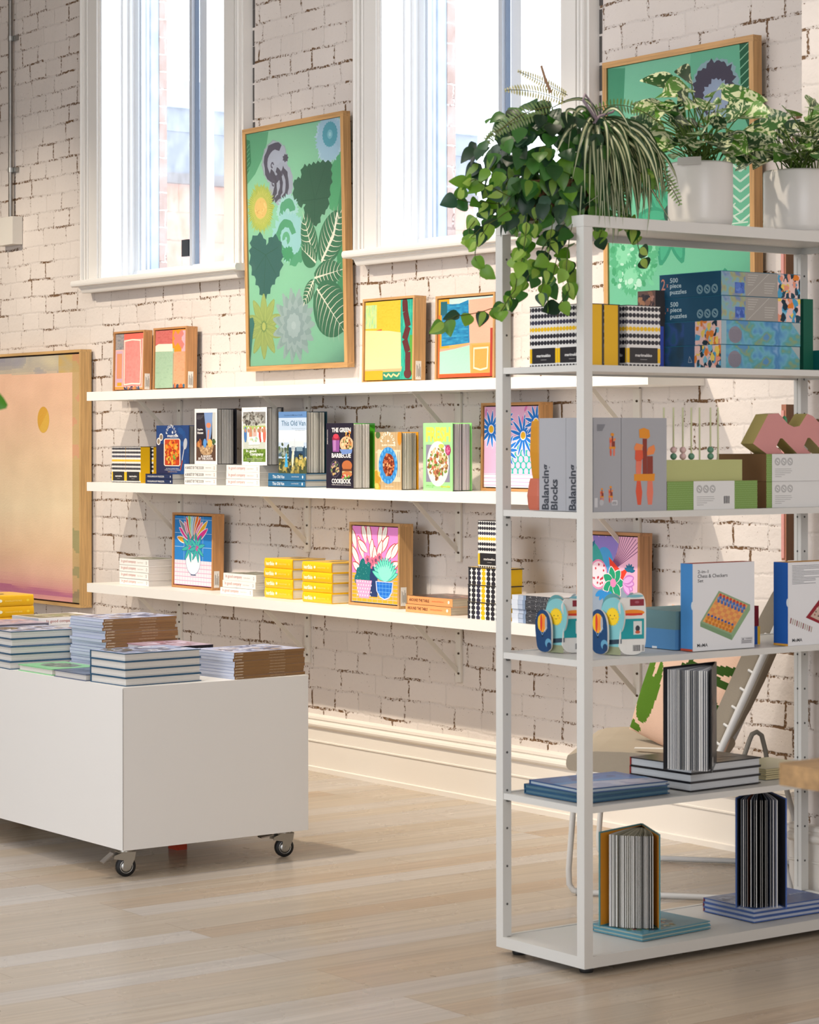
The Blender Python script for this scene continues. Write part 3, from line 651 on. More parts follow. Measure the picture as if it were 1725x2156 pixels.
frame('framed_print', 'tall oak framed green botanical print hung between the two windows', 'picture', -9.196, -8.409, 1.736, 2.817, 5.905, .037, green_art, rail=.022, recess=.008, gap=.001, tilt=.02, glass=True, group='large green botanical prints', mat='canvas_fine', rim='#3c7a58')
frame('framed_print', 'tall oak framed green print behind the potted plants at right', 'picture', -6.755, -5.973, 1.736, 2.809, 5.895, .040, green_art2, rail=.022, recess=.008, gap=.001, tilt=.008, glass=True, group='large green botanical prints', mat='canvas_fine', rim='#3c7a58')

def sunset_art(w, h):
    A = Art(w, h, '#e6c9ab')
    stops = [(0, '#dd9d97'), (.03, '#d28a90'), (.055, '#e0a59c'), (.10, '#e8b9a0'), (.2, '#ecc7a3'), (.38, '#f0dab6'), (.55, '#eed0ac'), (.75, '#eac2a2'), (.926, '#e8bc9e'), (.934, '#b9ad9a'), (1, '#aca69c')]
    hx = lambda c: [int(c[i:i+2], 16) for i in (1, 3, 5)]
    def f(u, v):
        n1 = noise.noise(Vector((u*2.2, v*3.0, 3.1))); n2 = noise.noise(Vector((u*7, v*14, 8.3))); vv = min(1, max(0, v+(.035*n1 if v < .9 else .0)))
        for (p, c), (q, d) in zip(stops[:-1], stops[1:]):
            if p <= vv <= q: t_ = (vv-p)/(q-p); col = [x+(y-x)*t_ for x, y in zip(hx(c), hx(d))]; break
        k = n2*6+n1*6
        if v > .93: m_ = hx('#c7a866') if u > .86 else (hx('#8b8a98') if n2 > .12 else hx('#cfc3a4')); t_ = min(1, abs(n2)*2.2+(.5 if u > .86 else 0)); col = [x+(y-x)*t_ for x, y in zip(col, m_)]
        if .015 < v < .05 and u > .45 and n2 > -.15: t_ = min(.55, (n2+.15)*2); col = [x+(y-x)*t_ for x, y in zip(col, hx('#a8588a'))]
        if u > .955: t_ = .75; m_ = hx('#8b8a58') if v < .35 and n2 > -.1 else (hx('#c98f6a') if n2 > .15 else hx('#bca06a')); col = [x+(y-x)*t_ for x, y in zip(col, m_)]
        return '#%02x%02x%02x' % tuple(int(max(0, min(255, x+k))) for x in col)
    A.field(.55*w, 0, .45*w, h, 46, 110, lambda u, v: f(.55+.45*u, v)); A.field(0, 0, .55*w, h, 12, 60, lambda u, v: f(.55*u, v))
    A.ell(w-.385, h*.738, .063, .067, '#d8a33a', 28); A.poly([(w-.385+.061*math.cos(a), h*.738+.065*math.sin(a)) for a in [3.9+i*.31 for i in range(11)]], '#ddb048')
    return A
PYW = 1
frame('painting', 'large pale orange abstract painting with a small yellow sun in a light wood frame', 'painting', -12.35, -10.677, .598, 1.882, 5.880, .062, sunset_art, rail=.014, recess=.010, gap=.008, oak='#cfa66c')

def art_a(w, h):
    A = Art(w, h, '#e8b9ae'); A.rect(0, .72*h, .3*w, .28*h, '#8f8a8c'); A.brush(0, .72*h, .3*w, .28*h, ['#70767c', '#8f8a8c', '#a39a97', '#7e8b8a'])
    A.rect(.3*w, .9*h, .7*w, .1*h, '#e8695a'); A.rect(0, 0, .35*w, .05*h, '#f0a020'); A.rect(0, 0, w, .03*h, '#d99a62'); A.specks(.65*w, .02*h, .3*w, .012*h, 20, ['#3c5674', '#e0854a', '#2f3d5c'], .01)
    A.rect(.02*w, .08*h, .24*w, .62*h, '#cfa9bc'); A.rect(.06*w, .2*h, .18*w, .45*h, '#d8926c'); A.rect(.08*w, .07*h, .16*w, .06*h, '#f5a41f')
    A.brush(.3*w, .06*h, .64*w, .84*h, ['#e8827c', '#ee9088', '#ea857f'])
    for p in (((.33*w, .88*h), (.33*w, .08*h)), ((.31*w, .87*h), (.6*w, .89*h), (.9*w, .87*h)), ((.88*w, .87*h), (.92*w, .5*h), (.9*w, .1*h)), ((.34*w, .09*h), (.6*w, .105*h), (.9*w, .095*h))): A.line(list(p), .006, '#f7ead6')
    return A
def art_b(w, h):
    A = Art(w, h, '#dc9a73'); A.rect(0, .68*h, .56*w, .32*h, '#c4605c'); A.rect(.1*w, .8*h, .4*w, .12*h, '#cb6d66'); A.rect(.56*w, .62*h, .44*w, .38*h, '#f0901f')
    A.rect(.86*w, .62*h, .14*w, .36*h, '#e3a9b4'); A.line([(.62*w, .94*h), (.92*w, .7*h)], .03, '#e07c72'); A.line([(.9*w, .96*h), (.62*w, .76*h)], .03, '#e07c72')
    A.rect(.0, 0, .62*w, .68*h, '#9db99c'); A.brush(0, 0, .61*w, .68*h, ['#93b094', '#9fbb9f', '#98b598']); A.brush(.62*w, 0, .38*w, .62*h, ['#d8926c', '#e0a07a', '#dc9873']); A.brush(0, .76*h, .56*w, .24*h, ['#b85450', '#cb6d66', '#c05c58'])
    A.poly([(0, .64*h), (.58*w, .63*h), (.56*w, .76*h), (.1*w, .77*h), (0, .74*h)], '#f0dfcb'); A.specks(.8*w, .02*h, .18*w, .015*h, 12, ['#2e6a86', '#d4662c', '#20485e'], .012); A.line([(.6*w, 0), (.6*w, .6*h)], .004, '#c77e56')
    return A
def art_c(w, h):
    A = Art(w, h, '#d8b62c'); A.brush(0, .5*h, .75*w, .5*h, ['#ccae28', '#d9b934', '#d2b22c']); A.rect(0, .66*h, .24*w, .3*h, '#a9cf98'); A.brush(0, .66*h, .24*w, .3*h, ['#9cc8a0', '#c3d390', '#b5cf7c', '#8cc6a0'], 90, 20)
    A.rect(.74*w, 0, .26*w, h, '#1fa28c'); A.brush(.74*w, 0, .26*w, h, ['#168c7c', '#22a58e', '#3cc0a0'], 120, 20); A.rect(.93*w, .05*h, .07*w, .5*h, '#4f9a3c')
    A.poly([(0, .12*h), (.76*w, .1*h), (.78*w, .16*h), (0, .15*h)], '#eaa67a'); A.poly([(0, .6*h), (.35*w, .65*h), (.35*w, .62*h), (0, .57*h)], '#e8662c')
    A.poly([(0, .14*h), (.76*w, .14*h), (.75*w, .59*h), (.5*w, .62*h), (0, .64*h)], '#e8cf96')
    A.rect(0, 0, .38*w, .12*h, '#e0a01c'); A.rect(.38*w, 0, .36*w, .1*h, '#1c8068'); A.line([(.4*w, .07*h), (.46*w, .04*h), (.5*w, .075*h), (.56*w, .035*h), (.6*w, .07*h), (.68*w, .04*h), (.73*w, .08*h)], .007, '#f3c48a')
    A.line([(.83*w, .96*h), (.84*w, .85*h), (.9*w, .66*h), (.83*w, .5*h), (.9*w, .34*h), (.9*w, .06*h)], .036, '#5a1e22'); A.ell(.83*w, .96*h, .018, .018, '#5a1e22'); A.ell(.9*w, .07*h, .026, .02, '#5a1e22')
    return A
def art_d(w, h):
    A = Art(w, h, '#f0a45c'); A.rect(0, .38*h, .2*w, .62*h, '#e29a1e'); A.rect(.2*w, .92*h, .8*w, .08*h, '#b9cfcb'); A.poly([(.56*w, .42*h), (w, .42*h), (w, .98*h), (.56*w, .97*h)], '#f0a78f')
    A.poly([(.06*w, .4*h), (.58*w, .43*h), (.55*w, .97*h), (.34*w, .92*h), (.06*w, .95*h)], '#1478a8'); A.brush(.07*w, .43*h, .48*w, .5*h, ['#0d5f8c', '#1478a8', '#2389b5', '#3a99bf'], 20, 120); A.rect(.04*w, .8*h, .12*w, .17*h, '#155e6c')
    A.poly([(0, .36*h), (.3*w, .37*h), (.58*w, .42*h), (.6*w, .4*h), (.3*w, .33*h), (0, .32*h)], '#e79a86')
    A.poly([(0, .05*h), (.6*w, .05*h), (.58*w, .4*h), (.3*w, .36*h), (0, .33*h)], '#a2cfbb'); A.rect(.62*w, .05*h, .38*w, .35*h, '#f09a4a')
    for p in (((.66*w, .1*h), (.66*w, .36*h)), ((.65*w, .355*h), (.92*w, .36*h)), ((.91*w, .36*h), (.9*w, .1*h)), ((.67*w, .11*h), (.78*w, .085*h), (.9*w, .105*h))): A.line(list(p), .007, '#f8d7b8')
    A.rect(0, 0, w, .045*h, '#d9532a'); A.rect(.95*w, 0, .05*w, .6*h, '#a8362a'); A.rect(.0, 0, .03*w, .8*h, '#e7672f')
    return A
frame('small_painting', 'small box framed painting of a tall pink rectangle, leftmost on the top wall shelf', 'painting', PY(238.9, 822, 5.88).x, -10.055, 1.6605, 1.955, 5.875, .045, art_a, rail=.009, oak='#c08a58', price=(.006,), group='abstract paintings on the top wall shelf', tilt=-.02)
frame('small_painting', 'small box framed painting with a green block and an orange cross', 'painting', PY(320.9, 821, 5.86).x, -9.645, 1.6605, 1.957, 5.86, .060, art_b, rail=.009, oak='#c08a58', price=(.012,), group='abstract paintings on the top wall shelf', tilt=-.02)
frame('small_painting', 'small framed painting with a wavy maroon stripe on teal beside cream', 'painting', PY(766, 802, 5.865).x, -7.875, 1.6605, 2.012, 5.855, .060, art_c, rail=.010, price=(.010,), group='abstract paintings on the top wall shelf', tilt=-.015)
frame('small_painting', 'small framed painting with a bright blue block over mint, right end of top shelf', 'painting', PY(919.5, 798, 5.865).x, -7.355, 1.6605, 2.000, 5.855, .060, art_d, rail=.010, price=None, group='abstract paintings on the top wall shelf', tilt=-.015)

def art_e(w, h):
    A = Art(w, h, '#e7b3d2')
    for k in range(26): A.petal(w*rnd.random(), h*(.62+.34*rnd.random()), .03, .012, rnd.random()*6, '#e07ab8')
    A.rect(0, 0, w, .17*h, '#f2ecf0')
    for k in range(4): A.rect(0, (.02+.045*k)*h, w, .0025, '#e39ac8')
    A.poly([(.35*w, .17*h), (.3*w, .4*h), (.36*w, .52*h), (.7*w, .58*h), (w, .55*h), (w, .17*h)], '#2db6a8')
    for i in range(7):
        for j in range(5): A.ell((.38+.1*i+.05*(j % 2))*w, (.2+.075*j)*h, .0125, .0125, '#f2c4dc', 14)
    for x, y, r_ in ((.13, .72, .075), (.72, .64, .085), (.42, .46, .07), (.95, .8, .07), (.4, .84, .05)):
        for k in range(13): A.petal(x*w, y*h, r_, .018, k*.483, '#f5eef2'); 
        for k in range(13): A.petal(x*w, y*h, r_*.95, .013, k*.483, '#1f78d0')
        A.ell(x*w, y*h, .018, .018, '#f5eef2'); A.ell(x*w, y*h, .014, .014, '#f2b92c')
    return A
def art_f(w, h):
    A = Art(w, h, '#2a82cc')
    for k in (1, 2, 3): A.rect(0, (.35+.2*k)*h, w, .0018, '#bcd9ee')
    for k in (1, 2, 3): A.rect(k*w*.25, .36*h, .0018, .64*h, '#bcd9ee')
    A.rect(0, 0, w, .36*h, '#f6dfe6')
    for k in range(6): A.rect(0, k*.06*h, w, .0025, '#e991b8')
    for k in range(14): A.rect(k*w/14, 0, .0018, .36*h, '#f0a9c6')
    A.poly([(.3*w+.4*w*.5*(1+math.cos(a))*1.0, .36*h+(.21*h)*math.sin(a)*(1 if math.sin(a) < 0 else .85)) for a in [i*6.283/28 for i in range(28)]], '#7a90b0')
    A.poly([(.31*w+.38*w*.5*(1+math.cos(a)), .36*h+(.2*h)*math.sin(a)*(1 if math.sin(a) < 0 else .85)) for a in [i*6.283/28 for i in range(28)]], '#f7f6f4')
    A.rect(.44*w, .145*h, .14*w, .014*h, '#23406a')
    cols = ['#f0409a', '#8d8f98', '#f28ab8', '#e44a3c', '#8fd86a', '#8ad0ea', '#9aa0ac', '#f0842c', '#e44a3c', '#f08ab8', '#f2b82c', '#ee3a98']
    for k, c_ in enumerate(cols):
        a = 2.62-k*.19; A.petal(.5*w, .6*h, .125+.02*math.sin(k*2), .034, a, '#f5f1f2', base=.02); A.petal(.5*w, .6*h, .12+.02*math.sin(k*2), .024, a, c_, base=.022)
    A.petal(.42*w, .6*h, .09, .03, 2.9, '#f5f1f2', base=.03); A.petal(.42*w, .6*h, .085, .022, 2.9, '#f2a82c', base=.03)
    for cx in (.4, .6):
        for k in range(8): A.petal(cx*w, .55*h, .07, .022, k*.785+.2, '#2f6f9a'); A.petal(cx*w, .55*h, .067, .016, k*.785+.2, '#3fb0a6')
        A.specks(cx*w, .55*h, .012, .012, 9, ['#e0309a', '#c81f86'], .004)
    return A
def art_g(w, h):
    A = Art(w, h, '#e88cd0'); A.rect(0, 0, w, .38*h, '#f0a82c')
    for k in range(8): A.rect(0, k*.05*h, w, .002, '#9fb0bf')
    for k in range(9): A.rect(k*w/9, 0, .002, .38*h, '#9fb0bf')
    A.rect(.36*w, .08*h, .2*w, .4*h, '#243a6a')
    for x, y, L_, a in ((.08, .8, .085, 1.9), (.15, .6, .09, 2.2), (.3, .88, .09, 1.9), (.4, .85, .1, 1.8), (.58, .85, .1, 1.4), (.66, .9, .08, 1.2), (.62, .76, .09, .9), (.72, .66, .1, .8), (.25, .68, .1, 2.0), (.42, .68, .08, 1.5), (.55, .66, .09, 1.2), (.85, .7, .08, .9), (.78, .55, .08, .4), (.2, .5, .07, 2.6), (.5, .56, .09, 1.6), (.33, .76, .08, 2.5)):
        A.petal(x*w, (y-.1)*h, L_, .038, a, '#c04a4a'); A.petal(x*w, (y-.1)*h, L_*.95, .028, a, '#f4efe6'); A.line([(x*w, (y-.1)*h), (x*w+L_*.9*math.cos(a), (y-.1)*h+L_*.9*math.sin(a))], .0015, '#c9a9a0')
    for x, y in ((.34, .56), (.44, .54), (.52, .56), (.6, .6), (.4, .5), (.64, .54)): A.star(x*w, y*h, .022, .022, 7, .25, '#e3708c'); A.ell(x*w, y*h, .008, .008, '#7a4a6a')
    for x, y, rx, ry in ((.22, .42, .022, .045), (.3, .38, .02, .04), (.14, .36, .016, .03), (.1, .3, .014, .02), (.36, .44, .016, .03), (.24, .5, .016, .024), (.34, .33, .018, .028)): A.ell(x*w, y*h, rx, ry, '#0f6f72'); A.specks(x*w, y*h, rx*.8, ry*.8, 8, ['#8fd8c8'], .0015)
    for k in range(13):
        a = .35+k*.2; A.petal(.72*w, .3*h, .095, .026, a, '#2a9a94'); A.petal(.72*w, .3*h, .09, .02, a, '#74dcc4')
    for k in range(8): a = .7+k*.24; A.petal(.72*w, .29*h, .07, .02, a, '#8fe6d0')
    A.poly([(.08*w, .29*h), (.44*w, .29*h), (.38*w, .06*h), (.16*w, .06*h)], '#f0a0c8')
    for i in range(6):
        for j in range(5): A.ell((.13+.055*i+.02*(j % 2))*w, (.09+.045*j)*h, .0035, .0035, '#fbf3f2', 8)
    A.poly([(.52*w, .29*h), (.9*w, .29*h), (.88*w, .16*h), (.82*w, .08*h), (.72*w, .05*h), (.62*w, .08*h), (.54*w, .16*h)], '#c9d3f0'); A.poly([(.54*w, .28*h), (.88*w, .28*h), (.86*w, .16*h), (.8*w, .09*h), (.72*w, .065*h), (.63*w, .09*h), (.56*w, .16*h)], '#1a6fd0')
    for k in range(4): A.rect((.6+.07*k)*w, .07*h, .0018, .21*h, '#6fb4ea'); A.rect(.56*w, (.1+.05*k)*h, .31*w, .0018, '#6fb4ea')
    return A
def art_h(w, h):
    A = Art(w, h, '#eab2cc'); A.rect(0, 0, w, .22*h, '#8fa3b2'); A.poly([(.1*w, .5*h), (.9*w, .52*h), (.8*w, .05*h), (.2*w, .05*h)], '#8b98a8')
    for k in range(16): a = .5+k*.09; A.line([(.6*w, .62*h), (.6*w+.16*math.cos(a), .62*h+.16*math.sin(a))], .0028, '#7a4a72')
    for a in (1.4, 1.75, 2.05, 1.1): A.petal(.45*w, .62*h, .15, .05, a, '#8d7ac0')
    A.ell(.42*w, .68*h, .05, .06, '#4a9ad0'); A.ell(.3*w, .72*h, .03, .07, '#3f9f98', rot=.5)
    A.poly([(.5*w, .76*h), (.72*w, .6*h), (.86*w, .66*h), (.74*w, .5*h), (.55*w, .5*h)], '#e4402c')
    A.ell(.32*w, .55*h, .05, .055, '#e98ab0'); A.ell(.32*w, .55*h, .044, .048, '#f6d8e0')
    for _ in range(16): A.star(.32*w+.035*(rnd.random()-.5)*2, .55*h+.04*(rnd.random()-.5)*2, .006, .006, 5, .4, '#c2344a')
    for k in range(7): A.petal(.58*w, .46*h, .062, .04, k*.897, '#f2d8dc'); A.petal(.58*w, .46*h, .058, .034, k*.897, '#1f9a70')
    A.ell(.58*w, .46*h, .016, .016, '#ea84b4')
    for a in (-.5, -.9, -.1, .3): A.petal(.75*w, .48*h, .06, .034, a, '#c07ac0'); A.petal(.75*w, .48*h, .055, .022, a, '#dba6dc')
    for k in range(6): A.petal(.86*w, .6*h, .03, .012, k*.5+.2, '#1f6a8a'); A.petal(.2*w, .86*h, .03, .012, k*.6+1, '#1f6a8a')
    for k in range(5): A.petal(.4*w+k*.01, .36*h, .045, .02, 3.6+k*.4, '#2f86c8')
    return A
frame('art_print', 'box framed print of blue daisies on pink, right end of middle wall shelf', 'picture', PY(1015, 1033, 5.86).x, -7.075, 1.2305, 1.571, 5.852, .062, art_e, rail=.011, oak='#c8945c', group='bright flower prints on the wall shelves', tilt=-.012, mat='canvas_fine')
frame('art_print', 'box framed print of a white flower vase on blue tiles', 'picture', PY(361.6, 1236, 5.845).x, PY(447.3, 1243, 5.845).x, .7485, 1.094, 5.845, .060, art_f, rail=.010, oak='#c8905a', price=(.008,), group='bright flower prints on the wall shelves', tilt=-.012, mat='canvas_fine')
frame('art_print', 'box framed print of potted cactus and succulents on magenta and orange', 'picture', PY(734.1, 1274, 5.79).x, PY(840.3, 1284, 5.79).x, .7485, 1.090, 5.79, .068, art_g, rail=.011, price=(.008,), group='bright flower prints on the wall shelves', tilt=-.012, mat='canvas_fine')
frame('art_print', 'box framed print of mixed flowers on pale pink seen behind the white shelving post', 'picture', -6.862, -6.515, .7485, 1.092, 5.85, .060, art_h, rail=.011, oak='#b5835a', group='bright flower prints on the wall shelves', tilt=-.012, mat='canvas_fine')
# two narrow frames hung almost edge-on at the far right of the brick wall
for z0, z1, lb in ((1.78, 2.2, 'narrow dark wood picture frame end beside the large right green print'), (1.02, 1.545, 'narrow dark wood picture frame end above the board game boxes')):
    x1 = PY(1654, 900, 5.885).x
    rr = thing('narrow_frame', lb, 'picture', (x1-.022, 5.885, z0), group='narrow frames hung at the wall corner')
    m = MB('woodz', '#6e4a2c'); m.box(0, .022, .004, .066, 0, z1-z0, faces={'-Y': '#b57a62'}); m.build('frame_rail', rr)
    m = MB('canvas', '#d99a92'); m.box(.002, .015, 0, .005, .008, z1-z0-.02); m.build('canvas_edge', rr)
# ============================================================ books
ORD = {1: ['only book'], 2: ['top one', 'bottom one'], 3: ['topmost', 'middle one', 'bottom one'], 4: ['topmost', 'second from the top', 'third from the top', 'bottom one'], 5: ['topmost', 'second from top', 'middle one', 'fourth from top', 'bottom one']}
NUM = ['top', 'second', 'third', 'fourth', 'fifth', 'sixth', 'seventh', 'eighth', 'ninth', 'tenth', 'eleventh', 'twelfth', 'thirteenth', 'fourteenth', 'fifteenth', 'sixteenth', 'seventeenth', 'eighteenth', 'nineteenth']
def pj(P):
    d = Vector(P)-OC; z = d.dot(FW); return 862.5+FPX*d.dot(RT)/z
def book(name, label, loc, rz, w, d, t, spine, cover, group=None, pages='#ded8cc', hard=True, spine_art=None, top_art=None, edge=None, cat='book', round_=0.0):
    r = thing(name, label, cat, loc, rz, group)
    ct = .0028 if hard else .0007; ins = .004 if hard else .0006
    m = MB('gloss', cover)
    m.box(0, w, 0, d, 0, ct); m.box(0, w, 0, d, t-ct, t)
    sx = {'-Y': (0, w, 0, ct, 0, t), '+Y': (0, w, d-ct, d, 0, t), '-X': (0, ct, 0, d, 0, t), '+X': (w-ct, w, 0, d, 0, t)}[spine]
    if not round_: m.box(*sx, col=edge or cover)
    else:   # rounded back facing the viewer
        n = 8; f3 = (lambda u, v, q: (q, -u, v)) if spine == '-Y' else (lambda u, v, q: (w+u, q, v))
        pr = [(round_*math.sin(math.pi*i/n), t*.5-t*.5*math.cos(math.pi*i/n)) for i in range(n+1)]
        L_ = w if spine == '-Y' else d
        rows = [[Vector(f3(u, v, q)) for u, v in pr] for q in (0, L_)]
        m.grid(rows[::1] if spine == '+X' else rows[::-1], smooth=True, col=edge or cover)
        m.face(rows[0][::-1]); m.face(rows[1])
    if spine_art:
        if spine == '-Y': A = Art(w, t); spine_art(A, w, t); A.put(m, (0, -round_, 0), UX, UZ, 'gloss')
        if spine == '+X': A = Art(d, t); spine_art(A, d, t); A.put(m, (w+round_, 0, 0), UYv, UZ, 'gloss')
    if top_art: A = Art(w, d); top_art(A, w, d); A.put(m, (0, 0, t), UX, UYv, 'gloss')
    m.build('cover', r)
    m = MB('pages', pages)
    x0, x1, y0, y1 = ins, w-ins, ins, d-ins
    if spine == '-Y': y0 = ct
    if spine == '+Y': y1 = d-ct
    if spine == '-X': x0 = ct
    if spine == '+X': x1 = w-ct
    m.box(x0, x1, y0, y1, ct, t-ct)
    Lz = t-2*ct     # leaf lines
    dk = tuple(max(0, int(pages.lstrip('#')[i:i+2], 16)-26) for i in (0, 2, 4)); dk = '#%02x%02x%02x' % dk
    for k in range(max(2, int(Lz/.0035))):
        z = ct+Lz*(k+rnd.random())/max(2, int(Lz/.0035))
        if z+.0006 > t-ct: continue
        if spine != '-Y': m.face([(x0, y0-.0002, z), (x1, y0-.0002, z), (x1, y0-.0002, z+.0005), (x0, y0-.0002, z+.0005)], col=dk)
        if spine != '+X': m.face([(x1+.0002, y0, z), (x1+.0002, y1, z), (x1+.0002, y1, z+.0005), (x1+.0002, y0, z+.0005)], col=dk)
    m.build('page_block', r)
    return r
def stack(n, t, base, mk, lab, jit=(.003, .003, 1.0), offs=None, words=None):
    """n copies of the book mk() makes, bottom at base; each gets its own label lab % word"""
    proto = mk(); w_ = words or ORD.get(n) or [NUM[k] for k in range(n)]; out = []
    for k in range(n):        # k = 0 is the bottom
        o = offs[k] if offs else (0, 0, 0)
        j = (o[0]+(rnd.random()-.5)*2*jit[0], o[1]+(rnd.random()-.5)*2*jit[1], k*t)
        rz = proto.rotation_euler[2] if k == 0 else out[0].rotation_euler[2]+math.radians((rnd.random()-.5)*2*jit[2]+o[2])
        loc = (base[0]+j[0], base[1]+j[1], base[2]+j[2])
        lb = lab % w_[n-1-k]
        if k == 0: proto['label'] = lb; proto.location = loc; out.append(proto)
        else: out.append(copy_tree(proto, lb, loc, rz))
    return out
S1, S2, S3, TT = 1.6602, 1.2302, .7482, .6222

def sp_text(txt, col, bx, sub=None, subcol=None, mark=None):
    def f(A, w, t):
        A.text(txt, bx[0]*w, bx[1]*t, bx[2]*w, bx[3]*t, col, .01)
        if sub: A.text(sub, .63*w, .38*t, .2*w, .26*t, subcol or col)
        if mark: A.ell(.93*w, .5*t, t*.16, t*.22, mark, 12); A.ell(.93*w, .5*t, t*.09, t*.14, '#f5f2ec', 10)
    return f
def xs_at(pl, pr, Y): return PY(pl, 1000, Y).x, PY(pr, 1000, Y).x
# --- middle wall shelf, lying stacks
def mk_row(pl, pr, Y, name, n, t, z, cover, lab, group, hard, d=.19, offs=None, jit=(.002, .002, .6), **k):
    x0, x1 = xs_at(pl, pr, Y)
    return stack(n, t, (x0, Y, z), lambda: book(name, '', (x0, Y, z), 0, x1-x0, d, t, '-Y', cover, group, hard=hard, **k), lab, jit, offs)
mk_row(306.5, 363.5, 5.705, 'cookbook', 2, .0225, S2, '#1c2c54', 'navy spined cookbook lying under the standing freezer cookbook, %s', 'navy cookbooks lying on middle wall shelf', False, spine_art=sp_text('FOOLPROOF FREEZER', '#e8e6e0', (.08, .3, .62, .34), mark='#d9d6cf'), pages='#c9c6bf')
def igc(A, w, t): A.text('In good company', .07*w, .24*t, .5*w, .56*t, '#c0776c', .004); A.text('Sophie Hansen', .62*w, .36*t, .2*w, .26*t, '#c9c0b8'); A.ell(.93*w, .5*t, t*.13, t*.24, '#8f8a86', 12); A.ell(.93*w, .5*t, t*.08, t*.17, '#f0eeea', 10)
def igctop(A, w, d): A.rect(.06*w, .05*d, .88*w, .8*d, '#6e6f5a'); A.specks(.5*w, .45*d, .4*w, .36*d, 60, ['#8d8a70', '#4f5340', '#c9c2b0', '#7b8a5c', '#a8a18c'], .018)
mk_row(387.5, 455, 5.705, 'cookbook', 3, .0305, S2, '#f2efea', 'white spined cookbook under the standing basket cookbook, %s', 'white cookbooks with dark lettering on middle wall shelf', False, spine_art=lambda A, w, t: (A.text('A BASKET BY THE DOOR', .03*w, .28*t, .58*w, .42*t, '#4a4440', .012), A.text('Sophie Hansen', .66*w, .36*t, .18*w, .26*t, '#a8a09a'), A.ell(.93*w, .5*t, t*.13, t*.24, '#b08a6a', 12), A.ell(.93*w, .5*t, t*.08, t*.17, '#f0eeea', 10)), pages='#cfccc6')
mk_row(476.5, 547, 5.705, 'cookbook', 3, .0300, S2, '#f2efea', 'white cookbook with pale red lettering on the middle wall shelf, %s', 'white cookbooks with red lettering on middle wall shelf', False, spine_art=igc, top_art=igctop, pages='#c4c1ba')
mk_row(566, 643.4, 5.700, 'travel_book', 2, .0290, S2, '#2f6a92', 'teal blue spined book lying under the standing van book, %s', 'teal blue books lying on middle wall shelf', True, spine_art=sp_text('This Old Van', '#eef2f4', (.12, .26, .32, .46), 'Carlene & Michael Duffy', '#dfe8ee', '#f2f2f0'), pages='#c9c6be')
# --- lowest wall shelf
Y = PZ(251.8, 1229.8, S3).y
mk_row(251.8, 313.2, Y, 'cookbook', 4, .0312, S3, '#f4f1ec', 'white cookbook in stack left of the blue vase print, %s', 'white cookbooks left of the vase print', False, spine_art=igc, top_art=igctop, pages='#dbd7cf')
Y = PZ(463.1, 1250, S3).y
mk_row(463.1, 531.4, Y, 'cookbook', 3, .0312, S3, '#f4f1ec', 'white cookbook in short stack right of the blue vase print, %s', 'white cookbooks right of the vase print', False, offs=[(0, 0, 0), (.016, .004, 0), (.02, .006, 0)], spine_art=igc, top_art=igctop, pages='#dbd7cf')
def hb(A, w, t): A.text('heartBake', .06*w, .28*t, .30*w, .42*t, '#fbf6dc', .03); A.ell(.44*w, .5*t, .032*w, .14*t, '#fbf6dc', 10); A.text('CHARLOTTE REE', .52*w, .42*t, .28*w, .12*t, '#fbe88a'); A.ell(.9*w, .5*t, .025*w, .12*t, '#f6d23c', 8)
def hbtop(A, w, d): A.ell(.55*w, .5*d, .17*w, .17*d, '#7a6a50', 14); A.specks(.55*w, .5*d, .15*w, .15*d, 20, ['#9a8a6c', '#5c4c38'], .012)
for pl, pr, py, side in ((559, 617, 1257, 'left'), (638, 698.5, 1266.5, 'right')):
    Y = PZ(pl, py, S3).y
    mk_row(pl, pr, Y, 'baking_book', 4, .0425, S3, '#f2bf12', 'thick yellow baking book in the %s stack beside the cactus print, ' % side+'%s', 'yellow baking books, %s wall shelf stack' % side, True, d=.19, round_=.006, jit=(.004, .003, 1.2), spine_art=hb, top_art=hbtop, pages='#efe6cf')
Y = PZ(854.4, 1287.8, S3).y
mk_row(854.4, 949.7, Y, 'cookbook', 2, .0325, S3, '#f0a468', 'pale orange spined cookbook right of the cactus print, %s', 'orange cookbooks on the lowest wall shelf', False, d=.2, offs=[(0, 0, 0), (.004, .004, 0)], spine_art=lambda A, w, t: (A.text('AROUND THE TABLE', .04*w, .34*t, .45*w, .36*t, '#5c2c1c', .02), A.text('Julia Busuttil Nishimura', .55*w, .4*t, .26*w, .22*t, '#d9683c'), A.ell(.92*w, .55*t, .022*w, .2*t, '#f4e8dc', 10)), top_art=lambda A, w, d: (A.rect(.0*w, 0, w, .98*d, '#5c4636'), A.specks(.5*w, .5*d, .45*w, .4*d, 60, ['#a8745c', '#3c2c24', '#c9988a', '#7a6a50'], .014)), pages='#c9bfae')
Y = PZ(1077.7, 1310, S3).y
mk_row(1078, 1176, Y, 'photo_magazine', 6, .0172, S3, '#aebbd0', 'pale blue and black speckled magazine beside the spotted box stack, %s', 'speckled photo magazines on lowest wall shelf', False, d=.22, jit=(.002, .003, .8),
       spine_art=lambda A, w, t: (A.rect(.30*w, 0, .7*w, t, '#3a3d44'), A.specks(.62*w, .5*t, .34*w, .42*t, 60, ['#8d9199', '#2a2c31', '#5c6068', '#c9ccd2'], .0014), A.rect(.24*w, 0, .06*w, t, '#7f92ae'), A.rect(0, 0, .14*w, t, '#cfd8e6')), pages='#b9b3ab', top_art=lambda A, w, d: A.rect(0, 0, w, d, '#d9d9dc'))

